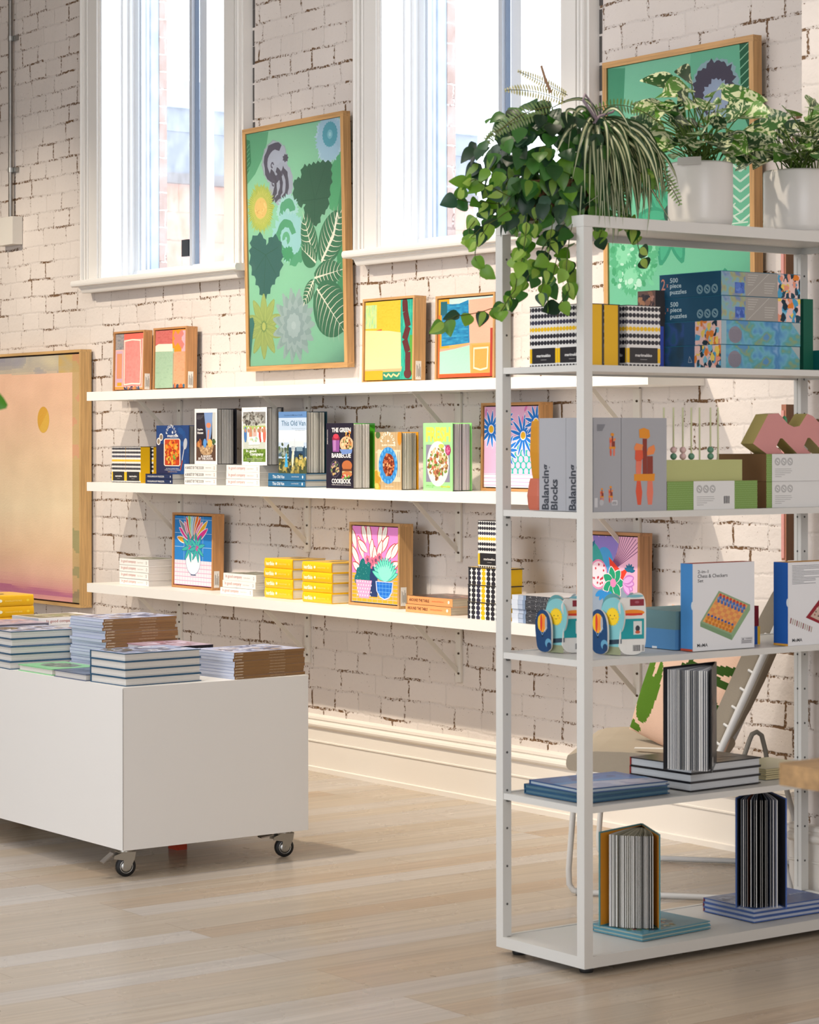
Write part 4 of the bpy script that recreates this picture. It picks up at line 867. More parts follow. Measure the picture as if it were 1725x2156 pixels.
# --- standing, fanned open books: cover parallel to the wall, leaves fanning to the right
def fan_book(name, label, pl, pr, pb, ytop, z0, Y, T, cover, art, back=None, pages=('#d4d0c8', '#bdb9b1'), n=34, frac=.86, group='fanned cookbooks on the middle wall shelf', cat='book'):
    x0, x1 = xs_at(pl, pr, Y); w = x1-x0; z1 = PY(pr, ytop, Y).z; hh = z1-z0
    th = 0.1
    for _ in range(60):
        if pj((x0+w*math.cos(th), Y+T+w*math.sin(th), 1.3)) < pb: th += .012
    r = thing(name, label, cat, (x0, Y, z0), 0, group)
    m = MB('gloss', cover); m.box(0, w, 0, .0025, 0, hh)
    A = Art(w, hh); art(A, w, hh); A.put(m, (0, 0, 0), UX, UZ, 'gloss', min(.00012, .0012/max(1, A.l)))
    m.box(-.002, 0.0, 0, T+.004, 0, hh); m.build('cover', r)
    m = MB('gloss', back or cover); M_ = Matrix.Translation((0, T, 0)) @ Matrix.Rotation(th, 4, 'Z'); m.box(0, w, 0, .003, 0, hh, M=M_); m.build('back_cover', r)
    m = MB('pages', pages[0])
    for i in range(n):
        f_ = (i+.5)/n; a = th*frac*f_ + (rnd.random()-.5)*th*.03; sy = .004+(T-.006)*f_; c_ = pages[i % 2] if rnd.random() < .8 else '#8f8c86'
        tk = .0025; L_ = w-.004-.004*rnd.random(); pts = []
        for k in range(6):
            q = k/5; aa = a*q**.6 if q else 0; pts.append((L_*q*math.cos(a), sy+L_*q*math.sin(a)+.006*math.sin(math.pi*q)*(1 if i % 2 else .4)))
        for (a0, b0), (a1, b1) in zip(pts[:-1], pts[1:]):
            m.face([(a0, b0, .003), (a1, b1, .003), (a1, b1, hh-.004), (a0, b0, hh-.004)], col=c_)
            m.face([(a0, b0+tk, .003), (a0, b0+tk, hh-.004), (a1, b1+tk, hh-.004), (a1, b1+tk, .003)], col=c_)
            m.face([(a0, b0, hh-.004), (a1, b1, hh-.004), (a1, b1+tk, hh-.004), (a0, b0+tk, hh-.004)], col=c_)
        (a1, b1) = pts[-1]; m.face([(a1, b1, .003), (a1, b1+tk, .003), (a1, b1+tk, hh-.004), (a1, b1, hh-.004)], col=c_)
    m.build('page_block', r)
    return r
def food(A, x, y, rx, ry, cols, n=90, sz=.006): A.specks(x, y, rx, ry, n, cols, sz)
def c_freezer(A, w, h):
    A.rect(0, 0, w, h, '#1d3f78'); A.rect(0, 0, w*.42, h*.62, '#262a50'); A.specks(.75*w, .5*h, .25*w, .45*h, 30, ['#1a4a88', '#22508c', '#183c70'], .02)
    A.arc('FOOLPROOF', .46*w, .80*h, .034, math.radians(172), math.radians(8), .014, '#f0eee8'); A.star(.5*w, .855*h, .009, .009, 6, .5, '#f0eee8'); A.text('FREEZER', .34*w, .755*h, .34*w, .045*h, '#f0eee8', .02)
    A.poly([(.25*w+.02*k_, .17*h) for k_ in ()] or [(.27*w, .16*h), (.70*w, .16*h), (.74*w, .19*h), (.74*w, .70*h), (.70*w, .73*h), (.27*w, .73*h), (.23*w, .70*h), (.23*w, .19*h)], '#e6d8c4')
    A.poly([(.28*w, .18*h), (.69*w, .18*h), (.71*w, .2*h), (.71*w, .69*h), (.69*w, .71*h), (.28*w, .71*h), (.26*w, .69*h), (.26*w, .2*h)], '#c2401a')
    food(A, .485*w, .45*h, .21*w, .24*h, ['#e87a1c', '#b8300f', '#f29a2c', '#d9521a', '#8f2410', '#f0b048'], 130, .009); food(A, .485*w, .45*h, .2*w, .22*h, ['#5f8f2c', '#7aa83c'], 9, .007)
    for x, y in ((.15, .76), (.07, .67)): A.ell(x*w, y*h, .017, .017, '#e8e4dc'); A.ell(x*w, y*h, .012, .012, '#8c7a68')
    A.ell(.89*w, .62*h, .016, .026, '#b9bcc4', rot=-.25); A.line([(.86*w, .55*h), (.78*w, .22*h)], .006, '#cfcfd2'); A.line([(.8*w, .28*h), (.74*w, .08*h)], .009, '#a8452c')
    A.text('50 MAKE-AHEAD MEALS', .3*w, .1*h, .4*w, .022*h, '#dfe4ee'); A.text('TO MAKE THE MOST OF YOUR FREEZER', .26*w, .07*h, .48*w, .02*h, '#dfe4ee'); A.text('REBECCA WOODS', .36*w, .035*h, .28*w, .02*h, '#e8c9a8')
def c_basket(A, w, h):
    A.rect(0, 0, w, h, '#eceae8'); A.rect(.07*w, .06*h, .86*w, .87*h, '#2b2630'); A.rect(.07*w, .06*h, .86*w, .28*h, '#5c4232'); A.rect(.78*w, .35*h, .15*w, .58*h, '#c9cac4')
    A.poly([(.42*w, .93*h), (.8*w, .93*h), (.74*w, .55*h), (.66*w, .38*h), (.54*w, .38*h), (.5*w, .6*h)], '#7f9ac8'); A.line([(.62*w, .62*h), (.58*w, .42*h)], .012, '#d98a64'); A.ell(.62*w, .7*h, .02, .012, '#d98a64')
    A.poly([(.18*w, .33*h), (.85*w, .35*h), (.76*w, .2*h), (.64*w, .165*h), (.4*w, .165*h), (.28*w, .2*h)], '#b8946c'); food(A, .52*w, .25*h, .28*w, .07*h, ['#cfae86', '#9a7650', '#dcc09a'], 60, .005)
    food(A, .24*w, .38*h, .1*w, .06*h, ['#c98a4c', '#a85f30', '#8f4a2c'], 22, .009); A.ell(.68*w, .38*h, .02, .018, '#e8b45c'); A.ell(.46*w, .38*h, .014, .02, '#5a96d8'); food(A, .86*w, .4*h, .05*w, .05*h, ['#4c6a3c', '#35502c'], 14, .007)
    A.text('Sophie', .13*w, .6*h, .24*w, .045*h, '#f2f0ec', .03); A.text('Hansen', .13*w, .545*h, .26*w, .045*h, '#f2f0ec', .03)
    for k in range(4): A.text('seasonal recipes', .12*w, (.87-.02*k)*h, (.3-.04*k)*w, .012*h, '#a8a4ae')
    A.text('A BASKET', .28*w, .125*h, .48*w, .04*h, '#f6f0ec', .03); A.text('BY THE DOOR', .18*w, .08*h, .64*w, .04*h, '#f6f0ec', .03); A.text('Recipes for comforting gifts and joyful gatherings', .14*w, .062*h, .7*w, .014*h, '#e8dcd4')
def c_company(A, w, h):
    A.rect(0, 0, w, h, '#efedea'); A.text('from the author of A Basket by the Door', .15*w, .955*h, .7*w, .014*h, '#8d8a88'); A.rect(.06*w, .06*h, .88*w, .86*h, '#c9cfc2'); A.rect(.06*w, .72*h, .88*w, .2*h, '#8a8884')
    food(A, .45*w, .8*h, .4*w, .1*h, ['#5c5850', '#7a766c', '#9a968e', '#48443e', '#aeb0aa'], 160, .008); A.rect(.06*w, .62*h, .88*w, .06*h, '#a9c06c'); A.rect(.06*w, .06*h, .88*w, .22*h, '#6a8a2e'); food(A, .5*w, .17*h, .44*w, .1*h, ['#5c7a24', '#7c9a3c', '#87a648', '#4c6a1c'], 90, .008)
    for x, c_ in ((.15, '#4a7ab8'), (.27, '#e8e4e0'), (.36, '#c98a6c'), (.52, '#e8b0a4'), (.66, '#f0eeea'), (.74, '#c44a3c'), (.82, '#f4f2ee'), (.9, '#e0705c')): A.ell(x*w, .53*h, .012, .034, c_); A.ell(x*w, .60*h, .008, .009, '#b98a6c'); A.rect(x*w-.006, .4*h, .012, .1*h, c_)
    A.poly([(.28*w, .35*h), (.74*w, .36*h), (.68*w, .5*h), (.3*w, .49*h)], '#dfe8ec'); food(A, .5*w, .45*h, .2*w, .03*h, ['#a8c8a0', '#c9dfe0', '#e8d0a8'], 20, .006)
    A.text('Sophie Hansen', .28*w, .3*h, .4*w, .03*h, '#ffffff', .01); A.text('In good', .18*w, .21*h, .4*w, .06*h, '#ffffff', .02); A.text('company', .34*w, .15*h, .52*w, .055*h, '#ffffff', .02); A.text('Simple, generous recipes and ideas', .22*w, .105*h, .62*w, .018*h, '#eef0e6'); A.text('for get-togethers and good times', .22*w, .08*h, .58*w, .018*h, '#eef0e6')
def c_van(A, w, h):
    A.rect(0, 0, w, h, '#b9cbe0'); A.rect(0, .9*h, w, .1*h, '#5f86b8'); A.rect(0, .5*h, w, .2*h, '#d3dde6')
    A.text('Carlene & Michael Duffy', .2*w, .925*h, .66*w, .028*h, '#1f3a5c', .01); A.text('This Old Van', .1*w, .77*h, .86*w, .085*h, '#2f6488', .01); A.text('Plan, renovate and style your', .48*w, .715*h, .48*w, .018*h, '#4a6a84'); A.text('own vintage caravan', .6*w, .685*h, .34*w, .018*h, '#4a6a84')
    A.rect(0, .27*h, w, .14*h, '#49606e'); food(A, .2*w, .38*h, .2*w, .1*h, ['#55683c', '#3f5030', '#8a968a'], 40, .008)
    A.rect(.36*w, .24*h, .58*w, .2*h, '#24425c'); A.rect(.38*w, .42*h, .52*w, .1*h, '#cfd9de'); A.rect(.46*w, .36*h, .14*w, .08*h, '#a8b4bc'); A.rect(.64*w, .36*h, .22*w, .07*h, '#7f98a8'); A.ell(.78*w, .25*h, .02, .02, '#16222c'); A.ell(.78*w, .25*h, .008, .008, '#d9dcdc')
    A.rect(0, 0, w, .24*h, '#4c5436'); food(A, .5*w, .12*h, .48*w, .11*h, ['#6a6a40', '#3c4a30', '#8d7c3c', '#2f3a30', '#b0a05c'], 130, .010); food(A, .8*w, .2*h, .18*w, .08*h, ['#c2ae5c', '#8f8a48'], 30, .01)
    A.petal(.5*w, .1*h, .075, .018, 1.5, '#e6dcc0'); A.poly([(.22*w, .1*h), (.34*w, .1*h), (.3*w, .32*h), (.26*w, .32*h)], '#3fa8dc'); A.line([(.2*w, .3*h), (.18*w, .55*h)], .004, '#d0d6da'); A.line([(.56*w, .3*h), (.57*w, .56*h)], .004, '#d0d6da')
def c_bbq(A, w, h):
    A.rect(0, 0, w, h, '#1f1a2c'); A.text('THE GREEN', .2*w, .86*h, .72*w, .07*h, '#f4f0ea', .03); A.text('BARBECUE', .2*w, .47*h, .72*w, .07*h, '#f4f0ea', .03); A.text('COOKBOOK', .2*w, .075*h, .72*w, .075*h, '#f4f0ea', .03); A.text('MODERN VEGETARIAN GRILL AND BBQ RECIPES', .2*w, .045*h, .72*w, .018*h, '#d9d2cc')
    A.poly([(.24*w, .56*h), (.48*w, .56*h), (.5*w, .76*h), (.22*w, .76*h)], '#8a4f92'); A.rect(.22*w, .74*h, .28*w, .05*h, '#8f2440'); A.ell(.36*w, .8*h, .02, .01, '#c83c50'); A.rect(.26*w, .58*h, .1*w, .16*h, '#b07ab0')
    A.ell(.76*w, .68*h, .048, .032, '#d9b088'); food(A, .76*w, .68*h, .2*w, .085*h, ['#a85c34', '#e8c9a0', '#5c2a1c', '#c98a50', '#6a7a3c'], 60, .006); A.poly([(.5*w, .6*h), (.98*w, .6*h), (.95*w, .54*h), (.6*w, .52*h)], '#6f8cc4'); food(A, .8*w, .84*h, .14*w, .05*h, ['#e87a2c', '#f2a84c'], 12, .004)
    A.ell(.33*w, .3*h, .036, .036, '#4c4654'); A.ell(.33*w, .3*h, .031, .031, '#262030'); food(A, .33*w, .3*h, .14*w, .1*h, ['#a8a08c', '#c9a86c', '#6f8a4c', '#8a5c8a'], 40, .005)
    A.ell(.78*w, .35*h, .036, .022, '#b86a3c'); A.rect(.6*w, .27*h, .36*w, .03*h, '#6a3a24'); A.rect(.6*w, .24*h, .36*w, .025*h, '#e0c890'); A.ell(.78*w, .22*h, .036, .012, '#c27a48'); food(A, .72*w, .18*h, .14*w, .03*h, ['#5f9a3c', '#c4344c', '#e8d8b0'], 24, .005)
    A.text('MARTIN NORDIN', .06*w, .68*h, .22*h, .02*w*1.6, '#e8e4de', rot=math.pi/2)
def c_slow(A, w, h):
    A.rect(0, 0, w, h, '#c2a67c')
    for k in range(9): A.rect(k*w/9, 0, .002, h, '#a98c62')
    A.arc('FOOLPROOF', .49*w, .79*h, .036, math.radians(168), math.radians(12), .014, '#f6f0e2'); A.rect(.47*w, .83*h, .07*w, .03*h, '#f6f0e2'); A.text('SLOW COOKER', .26*w, .755*h, .52*w, .032*h, '#f6f0e2', .02)
    A.rect(.1*w, .14*h, .86*w, .55*h, '#d8cbae'); food(A, .3*w, .66*h, .25*w, .04*h, ['#cfc0a0', '#e3d8c0'], 20, .006); A.ell(.5*w, .42*h, .064, .073, '#2f86cc', 28)
    for k in range(16): a = k*.393; A.ell(.5*w+.057*math.cos(a), .42*h+.066*math.sin(a), .007, .009, '#5aa6e0', 8)
    A.ell(.5*w, .42*h, .046, .054, '#3f8ecc', 24); A.ell(.52*w, .43*h, .040, .045, '#7a2f1a', 24); food(A, .52*w, .43*h, .20*w, .19*h, ['#a8482a', '#5c1f12', '#c97a4c', '#8f3a20', '#d9a070'], 90, .006)
    A.line([(.86*w, .66*h), (.86*w, .22*h)], .003, '#8f8a80'); A.line([(.92*w, .66*h), (.92*w, .22*h)], .003, '#8f8a80'); food(A, .1*w, .18*h, .1*w, .16*h, ['#d9a83c', '#c2902c', '#e8c060'], 22, .014)
    A.ell(.12*w, .95*h, .016, .014, '#4c6a3c'); A.ell(.93*w, .9*h, .014, .03, '#d98a2c'); A.text('REBECCA WOODS', .4*w, .05*h, .3*w, .02*h, '#f2e8d4')
def c_fresh(A, w, h):
    A.rect(0, 0, w, h, '#a6e29a'); A.text('FRESH', .09*w, .72*h, .84*w, .22*h, '#eee85a', .05); A.rect(.09*w, .13*h, .82*w, .55*h, '#8d8a9c'); A.ell(.5*w, .4*h, .07, .088, '#efece2', 28)
    food(A, .5*w, .4*h, .34*w, .23*h, ['#b8935c', '#d9b884', '#7a9a3c', '#8f5a34', '#c9a870', '#e0cfa0', '#5c8a2c', '#c4604c'], 190, .007); A.ell(.85*w, .6*h, .018, .02, '#b03a6c'); food(A, .85*w, .6*h, .06*w, .05*h, ['#d9709a', '#e8a8c0'], 8, .005); A.ell(.62*w, .66*h, .018, .008, '#c9d060')
    A.text('Salads and sides', .09*w, .07*h, .3*w, .02*h, '#8fc06c'); A.text('for every day', .09*w, .045*h, .26*w, .02*h, '#8fc06c'); A.text('moodie', .6*w, .05*h, .32*w, .04*h, '#e0e04c', .02)
fan_book('fanned_book', 'navy freezer cookbook with an orange stew dish, standing leftmost', 329.7, 398.2, 410, 895.2, S2+.0452, 5.735, .028, '#1c3058', c_freezer, pages=('#b9b6b0', '#a3a09b'))
fan_book('fanned_book', 'white bordered cookbook with jeans and a basket, standing fanned', 410.1, 457.7, 498, 860, S2+.0917, 5.72, .03, '#24242c', c_basket, pages=('#e2e0db', '#bdbab5'), frac=.8)
fan_book('fanned_book', 'white bordered cookbook with garden party photo, standing fanned', 509.4, 562.6, 596, 857, S2+.0902, 5.72, .03, '#3c3c3e', c_company, pages=('#d3d0ca', '#aaa7a2'), frac=.9)
fan_book('fanned_book', 'pale blue van renovation book standing on teal blue books', 587, 645.9, 688, 866, S2+.0582, 5.715, .035, '#20404c', c_van, pages=('#e6e3db', '#b9b6ae'), frac=.86)
fan_book('fanned_book', 'dark barbecue cookbook with bright green inner cover, standing fanned', 687.8, 743.6, 789, 890.6, S2, 5.700, .035, '#241c30', c_bbq, back='#3f9a1f', pages=('#f0eee8', '#cfccc6'), frac=.68)
fan_book('fanned_book', 'slow cooker cookbook with a blue plate on its cover, standing fanned', 789.6, 845.9, 880.5, 909.4, S2, 5.700, .028, '#8a6a3c', c_slow, back='#d8951c', pages=('#efe9de', '#cbc2b2'), frac=.88)
fan_book('fanned_book', 'pale green salad cookbook with yellow title, standing fanned', 892, 953.3, 993, 890, S2, 5.700, .035, '#8fdc80', c_fresh, back='#8fe07c', pages=('#ece9e2', '#d3d0c9'), frac=.9)

# --- spotted gift boxes (black, yellow and white dot rows)
def dots(A, w, h, label=True, lab='marimekko', vertical=False):
    A.rect(0, 0, w, h, '#e8e6e2'); n = max(3, int(round(w/.0135))); 
    rows = [(.95, '#2c2c34'), (.845, '#2c2c34'), (.735, '#3a3a50'), (.62, '#eebf18'), (.505, '#2c2c34'), (.395, '#2c2c34')]
    for v, c_ in rows:
        for i in range(n+1): A.ell((i+.0)*w/n, v*h, w/n*.50, h*.038, c_, 12)
    for i in range(n+1): A.ell(i*w/n, .015*h, w/n*.4, h*.02, '#2c2c34', 8)
    if label:
        A.rect(0, .06*h, w, .24*h, '#eebf18'); A.rect(.08*w, .055*h, .84*w, .255*h, '#2b2a2e'); A.text(lab, .25*w, .16*h, .5*w, .05*h, '#f0eeea', .02); A.rect(.4*w, .11*h, .2*w, .008*h, '#a8a6a4')
    else: A.rect(0, .06*h, w, .24*h, '#2c2c34')
def dot_box(label, loc, rz, w, d, h, group, front=True, lying=False):
    """upright box: dots on the front (-Y) and left, plain yellow on the +X side"""
    r = thing('spotted_box', label, 'box', loc, rz, group)
    m = MB('gloss', '#e9b614'); m.box(0, w, 0, d, 0, h, faces={'+Z': '#2f2e30', '+Y': '#2c2c34'}); A = Art(w, h); dots(A, w, h); A.put(m, (0, 0, 0), UX, UZ, 'gloss', .00006)
    A = Art(.006, h); A.rect(0, 0, .006, h, '#2c2c34'); A.put(m, (w, d-.006, 0), UYv, UZ, 'gloss'); m.build('box_body', r)
    m = MB('gloss', '#2a282c'); m.box(-.001, w+.001, -.001, d+.001, h, h+.002); m.build('box_lid', r)
    return r
g1 = 'spotted boxes on the middle wall shelf'
xa, xb = xs_at(236, 264.8, 5.735); xc = xs_at(296.4, 300, 5.735)[0]
h_ = PY(265, 941, 5.735).z-S2
dot_box('spotted black and yellow box, leftmost on the middle wall shelf', (xa, 5.735, S2), 0, xb-xa-.002, .055, h_, g1)
dot_box('spotted box with yellow side beside the leftmost spotted box', (xb, 5.735, S2), 0, xc-xb, .055, h_, g1)
dot_box('spotted box half hidden behind the front pair left of freezer cookbook', (xb+.012, 5.797, S2), 0, xc-xb, .055, h_, g1)
# lying stack with one standing on top, lowest wall shelf
def dot_lying(label, loc, w, d, t, group):
    r = thing('spotted_box', label, 'box', loc, 0, group); m = MB('gloss', '#f0c012'); m.box(0, w, 0, d, 0, t, faces={'-Y': '#f2f0ec'})
    A = Art(w, t)
    for i, c_ in enumerate(('#2c2c34', '#2c2c34', '#34344a', '#f0c012', '#2c2c34', '#2c2c34', '#2c2c34')):
        for j in range(4): A.ell((i+.15)*w/7.4*1.0, (j+.35)*t/3.6, w/7.4*.42, t/7.0, c_, 14)
    A.rect(.84*w, .1*t, .16*w, .8*t, '#2b2a2e'); A.text('marimekko', .9*w, .2*t, .6*t, .03*w, '#f0eeea', .02, math.pi/2); A.put(m, (0, 0, 0), UX, UZ, 'gloss', .00006); m.build('box_body', r)
    m = MB('gloss', '#35332f'); m.box(-.001, w+.004, -.001, d+.006, t-.004, t-.0003); m.build('box_lid', r); return r
Y = PZ(985, 1301.7, S3).y; x0, x1 = xs_at(985, 1061, Y); g2 = 'spotted boxes in the stack behind the shelving post'
pr_ = dot_lying('lying spotted yellow sided box behind the shelving post, bottom of three', (x0, Y, S3), x1-x0, .085, .0655, g2)
for k, wd in ((1, 'middle'), (2, 'top')): copy_tree(pr_, 'lying spotted yellow sided box behind the shelving post, %s of three' % wd, (x0+.001*k, Y+.001*k, S3+.0655*k))
xq = xs_at(1007, 1055, Y+.01)
dot_box('upright spotted yellow box standing on the lying spotted boxes', (xq[0], Y+.01, S3+.0655*3), 0, xq[1]-xq[0], .05, .176, g2)

# ============================================================ plinth table on castors
tb = thing('plinth_table', 'large white box display table on castors covered with stacks of books', 'table', (-6.91, 3.96, 0))
m = MB('laminate', '#e4e1dc'); m.box(-2.0, 0, 0, .727, .092, .622); m.build('plinth_box', tb, bevel=.002)
m = MB('laminate', '#8f8a84'); m.box(-.0012, .0004, -.0004, .0012, .095, .618); m.build('corner_seam', tb)
def caster(x, y, ang, nm, pedal=0):
    c_ = thing(nm, None, None, (x, y, 0), ang); c_.parent = tb; 
    del_ = MB('rubber', '#0c0c0e'); R_ = .0335
    del_.lathe([(0, -.011), (R_*.62, -.011), (R_*.9, -.011), (R_, -.006), (R_, .006), (R_*.9, .011), (R_*.62, .011), (0, .011)], (0, 0, R_), 32, axis=0); del_.build('caster_wheel', c_)
    m = MB('metal', '#b9b7b2'); m.lathe([(R_*.66, .0112), (R_*.62, .0118), (R_*.60, .0112)], (0, 0, R_), 28, axis=0); m.lathe([(R_*.52, .011), (R_*.42, .0155), (R_*.3, .014), (R_*.18, .0165), (0, .017)], (0, 0, R_), 24, axis=0); m.build('wheel_hub', c_)
    m = MB('metal', '#a9a59c')
    for s_ in (1, -1): m.prism([(-.012, R_-.008), (.010, R_-.008), (.026, .06), (.030, .0835), (-.012, .0835), (-.044, .072), (-.046, .062), (-.012, .056)][::s_], lambda u, v, d: (d, u*1.0, v), s_*.0175, s_*.0195)
    m.box(-.0195, .0195, -.03, .03, .0815, .0835); m.tube([(-.021, 0, R_), (.022, 0, R_)], .006, 10); m.lathe([(.024, .0835), (.024, .0885), (.012, .0885), (.012, .092)], (0, 0, 0), 20); m.build('caster_fork', c_)
    m = MB('metal', '#9a948f'); M_ = Matrix.Translation((0, -.045, .078)) @ Matrix.Rotation(math.radians(38 if pedal else 8), 4, 'X'); m.box(-.018, .018, -.045, 0, -.001, .003, M=M_); m.build('brake_pedal', c_)
    return c_
caster(-.045, .035, math.radians(-12), 'caster', 1); caster(-.05, .66, math.radians(-12), 'caster', 0); caster(-1.93, .06, .3, 'caster', 0); caster(-1.93, .66, .3, 'caster', 0)
p_ = PZ(322, 1793, .0)
m = MB('paper', '#c2482c'); m.box(-.03, .03, -.02, .02, 0, .045); o = m.build('red_block', None, (p_.x, p_.y+.1, 0)); tag(o, 'small red block on the floor under the white table', 'block')

# --- stacks on the table
SKY = ['#9fb2d8', '#c2cce4', '#7f90b8', '#5c6c8f', '#dfe3ee', '#43506c']
def hctop(A, w, d): A.rect(0, 0, w, d, '#9fb0d2'); A.specks(.5*w, .5*d, .48*w, .48*d, 90, SKY, .02); A.specks(.35*w, .2*d, .3*w, .16*d, 50, ['#3c3f45', '#5f5a4a', '#8a8468', '#2c3440'], .012)
stack(4, .0268, (-7.155, 3.975, TT), lambda: book('hardback_book', '', (0, 0, 0), math.radians(3), .215, .30, .0268, '-X', '#2c5572', 'blue edged hardbacks at front corner', pages='#d9d5ce', top_art=hctop), 'blue edged hardback in the stack at the table front corner, %s', (.002, .002, .6))
stack(5, .0265, (-7.938, 3.975, TT), lambda: book('hardback_book', '', (0, 0, 0), math.radians(-3), .235, .245, .0265, '-X', '#2c5572', 'blue edged hardbacks at left', pages='#d9d5ce', top_art=hctop), 'blue edged hardback in the stack at left edge of the photo, %s', (.004, .003, 1.2))
def mspine(A, w, t): A.rect(0, 0, w, t, '#8a6640'); A.text('provider', .02*w, .25*t, .11*w, .5*t, '#e8dccb', .02); A.text('KINFOLK TRAVEL AND HOME ISSUE', .5*w, .3*t, .22*w, .35*t, '#cdb89c')
def mtop(A, w, d): A.rect(0, 0, w, d, '#a9b3d6'); A.specks(.5*w, .5*d, .46*w, .46*d, 110, ['#7d86b0', '#c9c4d0', '#4f5680', '#8f7a78', '#d6d8e8', '#35406c'], .016); A.rect(.0, 0, w, .06*d, '#c9d0ea')
stack(9, .0100, (-7.149, 4.378, TT), lambda: book('magazine', '', (0, 0, 0), math.radians(4), .228, .30, .0098, '+X', '#a9b2cc', 'brown spined magazines, right stack', pages='#bfc4d2', hard=False, spine_art=mspine, top_art=mtop), 'brown spined magazine in the stack at the table right corner, %s', (.003, .003, .7), words=[n+' from top' for n in NUM[:9]])
xb1 = PY(215, 1400, 4.19).x
stack(18, .0100, (xb1-.228, 4.19, TT), lambda: book('magazine', '', (0, 0, 0), math.radians(2), .228, .30, .0098, '+X', '#a9b2cc', 'brown spined magazines, tall stack', pages='#bfc4d2', hard=False, spine_art=mspine, top_art=mtop), 'brown spined magazine in the tall stack behind, %s', (.004, .005, 1.3), words=[n+' from top' for n in NUM[:18]])
book('cookbook', 'pale green cookbook lying at the front edge of the table', (-7.662, 3.972, TT), 0, .245, .18, .022, '+Y', '#83c98c', pages='#d9d3cc', top_art=lambda A, w, d: (A.rect(0, 0, w, d, '#8fd398'), A.ell(.5*w, .55*d, .09, .06, '#7f8a80'), A.specks(.5*w, .55*d, .085, .055, 50, ['#a8b0a0', '#5f6a58', '#8d8a80'], .01)))
book('cookbook', 'dark slate blue book lying between the green book and corner stack', (-7.395, 3.968, TT), 0, .222, .165, .023, '+Y', '#5c6880', pages='#cfcbc6', top_art=lambda A, w, d: (A.rect(0, 0, w, d, '#59647c'), A.specks(.5*w, .5*d, .1, .07, 30, ['#6f7c96', '#48526a'], .012)))
# black spined pink book pile between the stacks
X_ = -7.225; Yc_ = PX(339, 1363, X_).y; zt = PX(339, 1363, X_).z; n_ = max(2, int(round((zt-TT)/.0245))); t_ = (zt-TT)/n_; L_ = PX(449, 1356, X_).y-Yc_
stack(n_, t_, (X_-.27, Yc_, TT), lambda: book('art_book', '', (0, 0, 0), 0, .27, L_, t_*.985, '+X', '#a9808c', 'pink covered books with black spines', pages='#c9c4c8', edge='#1d1a20', spine_art=lambda A, w, t: (A.rect(0, 0, w, t, '#1d1a20'), A.text('KARYN FELLOWS', .55*w, .4*t, .35*w, .2*t, '#cfcad0')), top_art=lambda A, w, d: (A.rect(0, 0, w, d, '#b9a2b4'), A.specks(.6*w, .5*d, .35*w, .4*d, 40, ['#a87480', '#c9b0c4', '#8f6a7c', '#d9c9dc'], .02))), 'black spined pink covered book behind the corner stack, %s', (.001, .001, .3), words=['top one']+['number %d down' % k for k in range(2, n_+1)])
# back left piles
X_ = -8.12; Yc_ = PX(80, 1302, X_).y; zt = PX(80, 1302, X_).z; n_ = int(round((zt-TT)/.0305)); t_ = (zt-TT)/n_
stack(n_, t_, (X_-.215, Yc_, TT), lambda: book('cookbook', '', (0, 0, 0), 0, .215, .272, t_*.985, '+X', '#e6e4e6', 'white cookbooks on the table', pages='#c2c2c8', hard=False, spine_art=lambda A, w, t: (A.text('In good company', .12*w, .25*t, .42*w, .5*t, '#a85c58', .008), A.text('Sophie Hansen', .64*w, .34*t, .2*w, .3*t, '#b0a8a8')), top_art=igctop), 'white cookbook lying at the back left of the table, %s', (.002, .003, .8), words=['top one', 'second one down', 'third one down', 'fourth one down', 'fifth one down', 'sixth one down', 'seventh one down'])
xr = -8.40; Yr = PX(71.7, 1272, xr).y; zt = PX(60, 1251, xr).z; n_ = int(round((zt-TT)/.045)); t_ = (zt-TT)/n_
stack(n_, t_, (xr-.19, Yr-.26, TT), lambda: book('baking_book', '', (0, 0, 0), 0, .19, .255, t_*.985, '+X', '#eeb414', 'yellow baking books on the table', pages='#e6dcc6', round_=.006, spine_art=hb, top_art=hbtop), 'thick yellow baking book at the far left of the table, %s', (.002, .002, .8), words=['top one', 'second one down', 'third one down', 'fourth one down', 'fifth one down', 'sixth one down', 'seventh one down'][:max(n_, 5)])
X_ = -7.965; zt = PX(90, 1311, X_).z; n_ = max(2, int(round((zt-TT)/.029))); t_ = (zt-TT)/n_
xl_ = PX(107, 1311, X_)
stack(n_, t_, (X_-.24, xl_.y-.22, TT), lambda: book('art_book', '', (0, 0, 0), 0, .235, .215, t_*.985, '+Y', '#8c8696', 'lilac covered books on the table', pages='#8f8d96', top_art=lambda A, w, d: (A.rect(0, 0, w, d, '#c2b6cc'), A.specks(.5*w, .5*d, .46*w, .46*d, 60, ['#d6c9dc', '#a898b8', '#e0b8c0', '#b0a8c8'], .02))), 'lilac covered book behind the left hardback stack, %s', (.001, .001, .4), words=['top one', 'second one down', 'third one down', 'fourth one down', 'fifth one down', 'sixth one down', 'seventh one down'][:max(n_, 5)])
